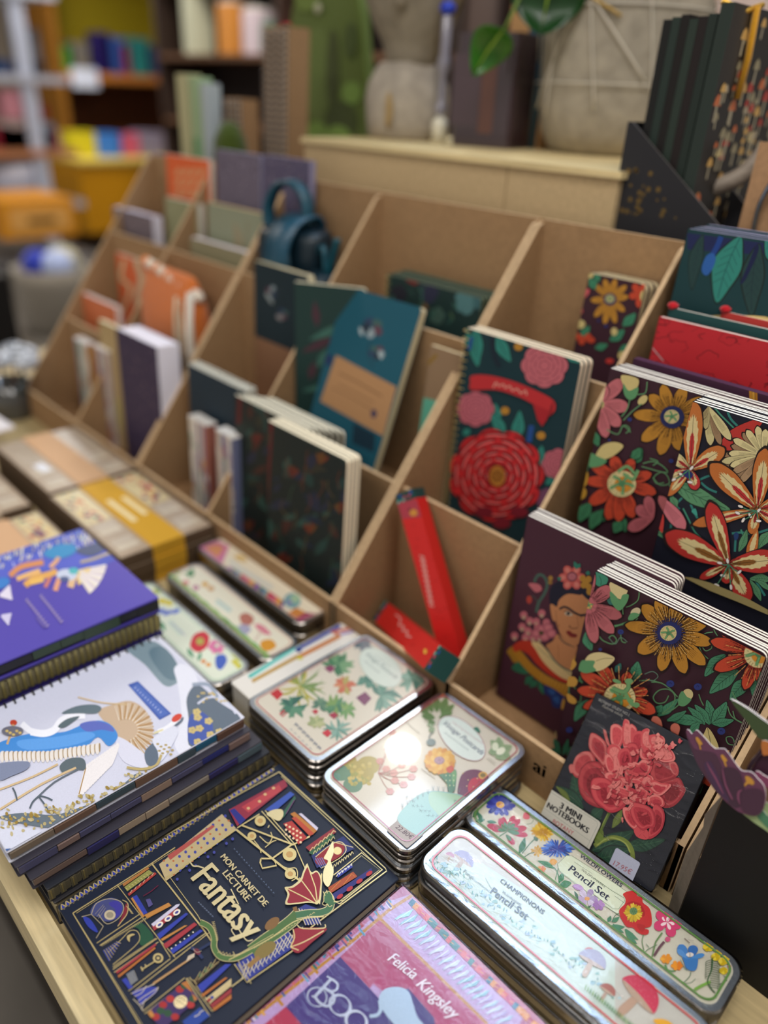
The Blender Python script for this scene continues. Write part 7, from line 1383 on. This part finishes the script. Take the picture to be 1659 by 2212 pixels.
# monstera leaves
def bigleaf(label, stem, tip, w, curl, col, base):
    t = thing('houseplant_leaf', label, 'plant', T(0, 0, 0)); A, B = Vec(stem), Vec(tip); d = B-A; L = d.length; d.normalize()
    s = Vec((0.80, 0.58, 0.05)); s = (s-d*s.dot(d)).normalized(); nn = s.cross(d); g = MB(); vs = []; n = 12; m_ = 8
    for i in range(n+1):
        u = i/n; ww = w*(math.sin(math.pi*min(u*1.25+0.12, 1.0))**0.7 if u < .72 else (1-(u-.72)/.28)**0.75*math.sin(math.pi*min(.72*1.25+.12, 1.0) - 0.0)**0.7+0.0) if False else w*(math.sin(math.pi*(u**0.75))**0.75)
        for j in range(m_+1):
            v = j/m_*2-1; p = A+d*(L*u)+s*(ww*v)+nn*(-curl*abs(v)**1.6*w+0.02*math.sin(3*u)); vs.append(tuple(p))
    cols = []; fs = []
    for i in range(n):
        for j in range(m_): fs.append((i*(m_+1)+j, (i+1)*(m_+1)+j, (i+1)*(m_+1)+j+1, i*(m_+1)+j+1)); cols.append(col)
    g.add(vs, fs, cols, 'leaf', True); o = g.build('leaf_blade', t); sd = o.modifiers.new('s', 'SOLIDIFY'); sd.thickness = 0.0008
    g = MB(); g.tube([A+nn*0.002, A+d*(L*0.5)+nn*0.012+nn*0.001, A+d*L*0.96+nn*0.004], [0.0022, 0.0018, 0.0006], '86a832', 'leaf', 6); g.build('midrib', t)
    g = MB(); g.tube([tuple(p) for p in smooth([tuple(base), tuple((Vec(base)+A)/2+Vec((0, 0, .06))), tuple(A)], 5, False)], 0.0022, '6f8a3a', 'leaf', 6); g.build('stem', t)
def AY(x, y, Y): return tuple(ony(x, y, Y))
bigleaf('small glossy green leaf with a bright midrib hanging before the dark box', AY(1090, 62, 0.985), AY(1022, 163, 0.985), 0.030, 0.15, '2c6a14', (-0.72, 1.12, 0.88))
bigleaf('large dark glossy leaf hanging over the planter rim', AY(1195, -70, 1.02), AY(1168, 76, 1.02), 0.052, 0.2, '123f14', (-0.72, 1.12, 0.88))
# ================================================================ ON THE LEFT RISER
t = thing('tree_figure', 'flat green felt tree with darker leaf patches behind the kraft notebooks', 'decoration', T(-1.385, 1.16, 0.451))
Mt = T(-1.385, 1.16, 0.451) @ Matrix.Rotation(math.radians(90), 4, 'X'); g = MB()
prof = [(-.085, .0), (-.04, -.0), (.08, 0), (.125, .03), (.14, .09), (.135, .16), (.12, .24), (.10, .33), (.06, .40), (0, .43), (-.06, .40), (-.10, .33), (-.125, .24), (-.13, .17), (-.11, .09)]
vs = smooth(prof, 4); g.prism(vs, -0.012, 0.012, '5e6f2c', 'cloth', ch=0.003)
for i, (x, y, rx, ry, c) in enumerate(((-.02, .20, .048, .085, '687a38'), (.06, .12, .05, .035, '45511f'), (.03, .21, .02, .07, '46501f'), (-.02, .08, .040, .035, '7fa044'), (.05, .085, .042, .026, '86a84a'), (.09, .17, .03, .02, '7a9a44'), (-.09, .26, .028, .022, '7c9c40'), (.0, .03, .09, .022, '4f6a26'), (.085, .26, .02, .03, '4a5a24'), (-.05, .34, .04, .03, '6f8436'))):
    g.prism([(x+rx*math.cos(a), y+ry*math.sin(a)) for a in [6.283*k/16 for k in range(16)]], 0.012, 0.0135+i*0.0003, c, 'cloth')
o = g.build('felt_shape', t); o.matrix_local = Matrix.Rotation(math.radians(90), 4, 'X')
g = MB(); g.blob((-0.012, -0.018, 0.315), (.010, .004, .010), 'b9b89a', 'plastic'); g.build('button', t)
def spinebook(x, y, z, h, d, th, lean, label, grp, cov, spine='5a5450', rz=0.0):
    M = T(x, y, z, rz) @ Matrix.Rotation(lean, 4, 'Y'); o = thing('spiral_notebook', label, 'notebook', M, grp)
    g = MB(); g.box(0.0012, th-0.0012, 0.004, d-0.002, 0.002, h-0.002, 'e4ded2', 'paper'); g.build('pages', o)
    g = MB(); g.box(0, 0.0012, 0, d, 0, h, cov, 'kraft'); g.box(th-0.0012, th, 0, d, 0, h, cov, 'kraft'); g.build('cover', o)
    g = MB(); n = int(h/0.011)
    for i in range(n): g.tube([(th/2+th*.55*math.cos(q), 0.001+0.006*math.sin(q), h*(i+.5)/n) for q in [6.283*k/8 for k in range(8)]], 0.0017, spine, 'plastic', 5, closed=True)
    g.build('spiral_binding', o); return o
for i in range(5):
    spinebook(-1.378+0.0148*i, 0.985, 0.451, 0.272-0.004*(i % 2), 0.052, 0.0135, 0.05, ['kraft spiral notebook at the left of the tall row before the green tree', 'tall kraft spiral notebook, second from the left of its row', 'tall kraft spiral notebook in the middle of its row', 'tall kraft spiral notebook, second from the right of its row', 'kraft spiral notebook with its tan cover facing the green tree'][i], 'tall kraft spiral notebooks', 'a88560')
for i in range(4):
    spinebook(-1.512+0.0150*i, 0.985, 0.451, 0.150, 0.045, 0.0138, 0.0, ['small kraft spiral notebook, leftmost of the short row', 'small kraft spiral notebook, second in the short row', 'small kraft spiral notebook, third in the short row', 'small kraft spiral notebook next to the green dome'][i], 'small kraft spiral notebooks', 'a07c58')
t = thing('felt_dome', 'dark green felt dome between the two rows of kraft spiral notebooks', 'decoration', T(-1.405, 0.925, 0.451)); g = MB(); g.lathe([(.034, 0), (.036, .04), (.031, .08), (.018, .105), (.004, .112)], '46551c', 'cloth', 20); g.build('dome', t)
for (x, y, w, d, h, c, lb) in ((-1.605, 0.93, .04, .04, .19, 'b9b48a', 'pale yellow green slim box at the left of the riser'), (-1.563, 0.935, .030, .04, .185, '9fb68c', 'light green slim box beside the pale yellow one'), (-1.530, 0.94, .018, .04, .175, 'b5bec0', 'pale grey slim box left of the short notebook row')):
    t = thing('slim_box', lb, 'box', T(x, y, 0.451)); g = MB(); g.prism(rrect(0, w, 0, d, .004, 3), 0, h, c, 'satin'); g.box(w*.2, w*.8, -0.0006, 0, h*.15, h*.4, '5e9a6a' if c == '9fb68c' else c, 'satin'); g.build('box_body', t)
# ================================================================ ON THE RIGHT RISER
t = thing('magazine_holder', 'black triangular magazine holder with faded gold flowers at the right', 'magazine holder', T(0, 0, 0))
z0 = 0.479; A0 = ony(1350, 262, 0.885); C0 = ony(1563, 480, 0.885); x0_ = A0.x+0.004
g = MB()
def slab(g, y0, y1, P, col, edge, m='matte'):
    n = len(P); vs = [(p[0], y0, p[1]) for p in P]+[(p[0], y1, p[1]) for p in P]
    g.add(vs, [tuple(range(n)), tuple(range(2*n-1, n-1, -1))]+[(i, n+i, n+(i+1) % n, (i+1) % n) for i in range(n)], [col, col]+[edge]*n, m)
tri = [(x0_, z0), (C0.x+0.02, z0), (C0.x+0.02, z0+0.012), (x0_+0.006, A0.z), (x0_, A0.z)]
slab(g, 0.885, 0.888, tri, '26262a', '5a5654')
rnd = random.Random(6)
for i in range(34):
    cx, cz = x0_+0.045+rnd.gauss(0, .022), z0+0.028+abs(rnd.gauss(0, .026))
    if cz > A0.z-(cx-x0_)*0.95-0.008: continue
    q = rnd.uniform(.0015, .004); g.add([(cx+q*math.cos(w), 0.8848, cz+q*math.sin(w)) for w in (0, 1.3, 2.5, 3.8, 5)], [(0, 1, 2, 3, 4)], '6a5428', 'matte')
g.build('side_panel', t)
g = MB(); slab(g, 0.99, 0.993, tri, '232327', '5a5654'); g.build('side_panel', t)
g = MB(); g.box(x0_, x0_+0.003, 0.888, 0.99, z0, A0.z, '1c1c20'); g.box(x0_+.003, C0.x+.02, 0.888, 0.99, z0, z0+0.003, '1c1c20'); g.build('back_panel', t)
for i in range(6):
    M = T(-0.497+0.0102*i, 0.892, 0.483) @ Matrix.Scale(0.68, 4, (1, 0, 0)) @ Matrix.Scale(0.93, 4, (0, 1, 0)); o = thing('hardback_book', ['black hardback, leftmost of the dark row behind the magazine holder', 'dark green edged hardback, second in the dark row', 'black hardback, third in the dark row', 'very dark green hardback, fourth in the dark row', 'black brown hardback, fifth in the dark row', 'black hardback with green edge next to the mushroom box'][i], 'book', M, 'dark hardbacks behind the magazine holder')
    h = 0.222+0.002*(i % 3); g = MB(); g.box(.001, .0135, .002, .10, .002, h-.002, '3a352c', 'paper'); g.build('pages', o)
    g = MB(); c = ['131413', '22302a', '15110f', '26332b', '1c1413', '1e2a24'][i]; g.prism(rrect(0, .0015, 0, .102, .0005, 1), 0, h, c, 'matte'); g.box(.0130, .0145, 0, .102, 0, h, c); g.box(.0, .0145, -.001, .001, 0, h, c); g.build('cover', o)
t = thing('mushroom_print_book', 'dark tall book printed all over with small mushrooms at the top right', 'book', T(-0.434, 0.890, 0.483))
g = MB(); g.box(.001, .013, .001, .199, .001, .233, '3a352c', 'paper'); g.build('pages', t)
g = MB(); g.box(0, 0.0012, 0, 0.20, 0, 0.235, '1f1b19', 'satin'); g.box(0.0128, 0.014, 0, 0.20, 0, 0.235, '1f1b19', 'satin'); g.box(0, 0.014, -0.001, 0.0, 0, 0.235, '24302a', 'satin'); rnd = random.Random(12)
for i in range(90):
    x, z = rnd.uniform(.01, .19), rnd.uniform(.015, .222); s = rnd.uniform(.45, 1.0); c = ['b9a878', '8d8468', 'b8643a', 'a89a80', 'a23a30', 'c29a58'][rnd.randrange(6)]; y_ = 0.0142+i*6e-6
    g.add([(y_, x+a*s, z+b*s) for a, b in ((-.0025, -.018), (.0025, -.018), (.002, 0), (-.002, 0))], [(0, 1, 2, 3)], 'a39a82', 'satin')
    g.add([(y_+3e-6, x+a*s, z+b*s) for a, b in ((-.009, -.002), (.009, -.002), (.006, .006), (0, .010), (-.006, .006))], [(0, 1, 2, 3, 4)], c, 'satin')
g.build('cover', t); g = MB(); g.tube([(0.017, .045, .237), (.018, .05, .19), (.018, .048, .15)], .004, 'c08a1c', 'cloth', 6); g.tube([(0.0, 0.0, .236), (.012, .03, .230), (.016, .06, .238)], .003, 'd0a43c', 'foil', 6); g.build('gold_ribbon', t)
t = thing('kraft_clipboard', 'tan card board with a steel ring clip at the right edge', 'clipboard', T(-0.366, 0.905, 0.479)); g = MB(); g.box(0, .075, 0, .003, 0, .115, 'b08a66', 'kraft'); g.build('board', t)
g = MB(); g.tube(smooth([(.020, -.004, .02), (.020, -.008, .055), (.030, -.010, .082), (.042, -.008, .07), (.046, -.004, .03)], 4, False), .0028, '9aa4b0', 'tin', 8); g.box(.014, .05, -.006, 0, .008, .024, '5a5f66', 'tin'); g.build('ring_clip', t)
t = thing('driftwood', 'pale curved driftwood piece lying before the mushroom box', 'decoration', T(0, 0, 0)); g = MB(); g.tube(smooth([AY(1500, 428, .95), AY(1545, 405, .95), AY(1600, 380, .96), AY(1650, 330, .97)], 4, False), [.010]*13, '8d8174', 'wood', 8); g.build('branch', t)
t = thing('paper_flower', 'pale pink paper flower at the top right corner', 'flower', T(*AY(1650, -40, 1.10))); g = MB()
for i in range(8): a = i*0.785; g.blob((0.035*math.cos(a), 0.0, 0.03*math.sin(a)), (.03, .006, .028), 'd9c4bd', 'cloth', seed=i)
g.build('petals', t); g = MB(); g.tube([(0, .01, 0), (0.01, .02, -.18)], .003, '5f8a6a', 'leaf', 6); g.build('stem', t)
# ================================================================ FAR SHOP
def far(name, label, cat, x0, y0, x1, y1, X, dep, col, part='body', m='satin', group=None, extra=None, zb=None):
    """box whose front lies on the plane x = X; corners given where they are seen"""
    a = onx(x0, y1, X); b = onx(x1, y0, X); zz = sorted((a.z, onx(x1, y0, X).z)); zz = [zb, zb+zz[1]-zz[0]] if zb is not None else zz; o = thing(name, label, cat, T(X, a.y, zz[0]), group)
    w, h = abs(b.y-a.y), zz[1]-zz[0]; g = MB(); g.box(-dep, 0, 0, w, 0, h, col, m); g.build(part, o)
    if extra: extra(o, w, h)
    return o
XF_ = -7.9
def yunit(o, w, h): pass
t = thing('yellow_shelving', 'tall yellow and orange shelving unit far behind on the left', 'shelving', T(XF_, 3.36, -0.75))
g = MB(); g.box(-0.55, 0, 0.0, 0.06, 0, 2.75, '8a5a14', 'matte'); g.build('side_panel', t)
g = MB(); g.box(-0.55, 0, 2.5, 2.56, 0, 2.75, '7a4e12', 'matte'); g.build('side_panel', t)
g = MB(); g.box(-0.58, -0.55, 0.0, 2.56, 1.55, 2.75, 'a39010', 'matte'); g.box(-0.58, -0.55, 0, 2.56, 0, 1.55, '5a2e08', 'matte'); g.build('back_panel', t)
for z in (0.0, 1.37, 2.35):
    g = MB(); g.box(-0.55, 0.02, 0.06, 2.5, z, z+0.07, 'c27a34', 'matte'); g.build('shelf', t)
g = MB(); g.box(0.02, .03, .15, 1.0, 2.36, 2.6, 'a9b4bc', 'matte'); g.build('sign_board', t)
for (a, b, c, d, col, nm, lb) in ((215, 65, 235, 140, '2a1f6a', 'book', 'dark violet book far away on the yellow shelf'), (232, 80, 262, 145, '3f62b8', 'book', 'blue book far away on the yellow shelf'), (262, 95, 280, 145, 'a03a6a', 'book', 'magenta book far away on the yellow shelf'), (282, 80, 320, 145, '2f8a88', 'book', 'teal book far away on the yellow shelf'), (322, 95, 352, 145, '3a4878', 'book', 'slate blue book far away on the yellow shelf'), (108, 52, 150, 92, '3f9a34', 'toy', 'bright green toy far away on the yellow shelf'), (155, 85, 188, 135, '77736a', 'jar', 'grey jar far away on the yellow shelf')):
    far('far_'+nm, lb, nm, a, b, c, d+12, XF_-0.15, 0.2, col, zb=0.691)
for (a, b, c, d, lb) in ((160, 155, 210, 195, 'white price card on the far orange shelf, left one'), (360, 135, 420, 180, 'white price card on the far orange shelf, right one')):
    far('price_card', lb, 'card', a, b, c, d, XF_+0.032, 0.01, 'dfe6f8', 'card', group='far price cards', zb=0.56)
o = far('yellow_crate', 'big yellow crate far behind, with toys on top', 'crate', 190, 352, 372, 505, XF_+0.9, 0.8, 'c78a08', 'crate_body', extra=lambda o, w, h: None)
def crate_marks(o, w, h):
    g = MB(); g.box(0, 0.01, w*.25, w*.55, h*.30, h*.62, 'b9a48a'); g.build('round_logo', o)
for (a, b, c, d, col, lb) in ((155, 285, 205, 352, 'c7bb20', 'lemon yellow box on the far yellow crate'), (212, 288, 262, 340, '3a78d0', 'blue box on the far yellow crate'), (264, 290, 300, 340, 'c85a7a', 'pink box on the far yellow crate'), (304, 285, 352, 335, '8a84a0', 'lilac grey box on the far yellow crate')):
    far('toy_box', lb, 'box', a, b, c, d+6, XF_+0.6, 0.2, col, 'box_body', group='boxes on the far yellow crate')
g = MB(); P_ = onx(275, 345, XF_+0.92); g.box(XF_+0.1, XF_+0.93, P_.y-0.45, P_.y+0.7, P_.z-0.03, P_.z, 'd9c060'); o = g.build('crate_lid'); tag(o, 'pale yellow lid board of the far yellow crate', 'lid')
# white rack at the far left
XR = -6.2
t = thing('white_rack', 'white metal rack with pink goods at the far left', 'shelving', T(XR, 1.2, -0.75))
for y in (0.30, 1.165):
    g = MB(); g.box(-0.05, 0.0, y, y+0.10, 0, 2.6, 'b8c0d4', 'plastic'); g.build('post', t)
for z, c in ((1.85, 'b4bccb'), (1.34, 'aeb2c0'), (0.86, 'b07a58'), (0.50, 'a8acb8'), (0.1, '8a8a90')):
    g = MB(); g.box(-0.6, 0.02, 0.0, 1.50, z, z+0.05, c, 'plastic'); g.build('shelf', t)
for (a, b, c, d, col, nm, lb) in ((30, 28, 72, 55, '2a4a9a', 'toy_box', 'blue box on the upper white rack shelf'), (0, 130, 14, 160, '123a6a', 'toy_box', 'dark blue box at the left image edge on the rack'), (10, 190, 62, 250, 'c88a9a', 'gift_bag', 'pink bag on the white rack'), (0, 240, 55, 300, 'b9a8a8', 'gift_bag', 'pale grey pink bag on the white rack'), (60, 235, 110, 290, '8f9cb4', 'gift_bag', 'grey blue bag on the white rack'), (78, 285, 128, 325, 'b8788a', 'toy_box', 'rose box on the lower rack shelf'), (28, 285, 76, 330, 'cfa060', 'toy_box', 'ochre box on the lower rack shelf'), (0, 270, 18, 320, 'a82040', 'toy_box', 'crimson box at the left image edge on the rack'), (68, 210, 100, 240, '8a2f2a', 'toy_box', 'dark red box on the white rack'), (55, 50, 80, 150, '5a5a60', 'gift_bag', 'dark grey bag hanging on the white rack')):
    far(nm, lb, 'bag' if nm == 'gift_bag' else 'box', a, b, c, d, XR-0.08, 0.2, col, 'bag_body' if nm == 'gift_bag' else 'box_body', zb=0.64 if d < 200 else (0.16 if d > 305 or b > 230 else 0.36))
P_ = onx(40, 435, XR+0.3); t = thing('white_bowl', 'large white bowl under the far rack shelf', 'bowl', T(XR-0.29, 2.30, -0.195) @ Matrix.Scale(0.85, 4)); g = MB(); g.lathe([(.14, 0), (.24, .06), (.28, .18), (.285, .30), (.27, .30), (.25, .16), (.12, .05)], 'c9cde0', 'plastic', 28); g.build('bowl_body', t)
far('orange_crate', 'orange crate with a pale label standing on the floor far left', 'crate', 8, 428, 158, 520, XR+0.75, 0.6, 'c98618', 'crate_body', extra=lambda o, w, h: [ (lambda g: (g.box(0, .01, w*.12, w*.9, h*.2, h*.8, 'd09a50'), g.box(.01, .02, w*.35, w*.7, h*.42, h*.55, '6a4a10'), g.build('label_panel', o)))(MB())])
t = thing('wicker_basket', 'grey round wicker basket on the floor at the left', 'basket', T(-4.75, 1.80, -0.75)); g = MB(); g.lathe([(.17, 0), (.20, .05), (.22, .30), (.225, .38), (.205, .38), (.19, .10)], '8a8378', 'cloth', 28)
for i in range(12): g.tube([(.205+.0016*i*1.0+0.004, 0, .03+i*.03), ], .001, '77706a') if False else None
g.build('basket_body', t)
for i, (dx, dy, c, lb) in enumerate(((-.04, -.05, '2a3aa8', 'deep blue soft ball in the wicker basket'), (.04, .03, 'a9b8e0', 'pale blue soft ball in the wicker basket'), (-.08, .12, 'b8b49a', 'beige soft ball in the wicker basket'))):
    g = MB(); g.blob((0, 0, 0), (.10, .10, .09), c, 'cloth', 14, seed=i); o = g.build('soft_ball'); o.location = (-4.75+dx, 1.80+dy, -0.36); tag(o, lb, 'ball')
t = thing('dark_plinth', 'almost black plinth at the left image edge beside the table', 'plinth', T(0, 0, 0)); g = MB(); g.box(-3.9, -3.0, 0.15, 0.98, -0.749, -0.02, '17130f', 'matte'); g.build('plinth_body', t)
# mid distance shelving behind the stone bust and planter
t = thing('dark_shelving', 'dark brown shelving with assorted goods behind the planter', 'shelving', T(-5.4, 3.0, -0.75))
g = MB(); g.box(0, 5.4, 0.42, 0.46, 0, 2.6, '2b2220'); g.build('back_panel', t)
for z in (0.75, 1.14, 1.52, 1.95):
    g = MB(); g.box(0, 5.4, 0, 0.42, z, z+0.03, '5a3c24', 'wood'); g.build('shelf', t)
for x in (0, 1.35, 2.7, 4.05, 5.37):
    g = MB(); g.box(x, x+.03, 0, 0.42, 0, 2.6, '33241c', 'wood'); g.build('upright', t)
rnd = random.Random(31); pal = ['4a3038', 'a8a49c', 'b87a3a', '3f5a48', '8a2a34', 'b9a8b4', '2a2a30', '6a4a30', '5a4a60']
def goods(px, py, w_, h_, col, label):
    P = ony(px, py, 3.02); P.z = min((-0.75+h for h in (0.78, 1.17, 1.55, 1.98)), key=lambda q: abs(q-P.z)); g = MB(); g.prism(rrect(0, w_, 0, 0.16, .02, 3), 0, h_, col, 'satin'); g.prism(rrect(.01, w_-.01, .01, 0.15, .02, 3), h_, h_+0.015, 'cfcac0' if h_ > .16 else col, 'satin')
    o = g.build('shop_item'); o.location = P; tag(o, label, 'shop item'); return o
for (px, py, w_, h_, c, lb) in ((398, 132, .14, .34, 'b6b8a0', 'pale green and white carton far behind, left of the orange jar'), (470, 122, .16, .26, 'b87a34', 'orange jar far behind, above the dark shelf'), (405, 20, .20, .10, '6a4458', 'plum coloured item at the top, left of the dark one'), (462, 25, .18, .12, '33242a', 'nearly black item at the top centre left'), (520, 55, .14, .22, 'b6a8b0', 'pale lilac item at the top behind the kraft notebooks'), (598, 22, .12, .12, 'a82a40', 'red item at the top edge beside the green tree'), (560, 40, .10, .15, '4f6a58', 'muted green item at the top behind the kraft notebooks'), (1000, 40, .2, .25, '4a3a34', 'brown item at the top behind the stone bust')):
    goods(px, py, w_, h_, c, lb)
# ================================================================ FAR LEFT END OF THE TABLE
t = thing('pen_cup', 'clear grey cup holding pens with black and white patterned tops', 'cup', T(-1.585, 0.478, 0.0)); g = MB(); g.lathe([(.036, 0), (.040, .004), (.042, .075), (.039, .075), (.036, .008), (.01, .006)], '4a4a48', 'glass_bottle', 24); g.build('cup_body', t)
for i, (x, y) in enumerate(((-.052, -.03), (.0, .02), (.04, -.02), (.075, .012), (-.01, -.045), (.03, .03))):
    M = T(-1.585, 0.478, 0.0); o = thing('pen', ['black and white topped pen, leftmost in the clear grey cup', 'black and white topped pen at the back of the clear grey cup', 'black and white topped pen right of centre in the grey cup', 'black and white topped pen, rightmost in the clear grey cup', 'black and white topped pen in front in the grey cup', 'black and white topped pen behind the right ones in the cup'][i], 'pen', M, 'patterned top pens in the clear cup')
    g = MB(); g.tube([(x*.25, y*.25, .012), (x, y, .125)], .003, ['3a4a48', '8a6a50', '4a4a4a'][i % 3], 'plastic', 6); g.build('barrel', o)
    g = MB(); g.blob((x*1.08, y*1.08, .135), (.026, .026, .018), 'c3c9d2', 'satin', 14, seed=i); rnd = random.Random(i)
    for k in range(12):
        a, b = rnd.uniform(0, 6.28), rnd.uniform(.2, 1.5); g.blob((x*1.08+.025*math.cos(a)*math.sin(b), y*1.08+.025*math.sin(a)*math.sin(b), .135+.0175*math.cos(b)), (.004, .004, .0025), '2c3540', 'satin', 6)
    g.build('patterned_top', o)
for i, c in enumerate(('d8b8c8', '9ab8a8', 'e0c0c8', 'b89ac8')):
    o = flatbook('notepad', ['pink notepad, bottom of the pastel pile at the left edge', 'mint notepad, second in the pastel pile', 'rose notepad, third in the pastel pile', 'lilac notepad, top of the pastel pile at the left edge'][i], 'notepad', Mz(-1.72+.003*i, 0.388, 0.012*i), .10, .09, .0115, c, group='pastel notepads')
g = MB(); g.prism(rrect(0, .09, 0, .07, .003), 0, .004, 'f2eef2', 'satin'); o = g.build('greeting_card'); o.matrix_world = Mz(-1.455, 0.332, 0.059, 4); tag(o, 'white greeting card at the left edge beside the tan boxes', 'card')
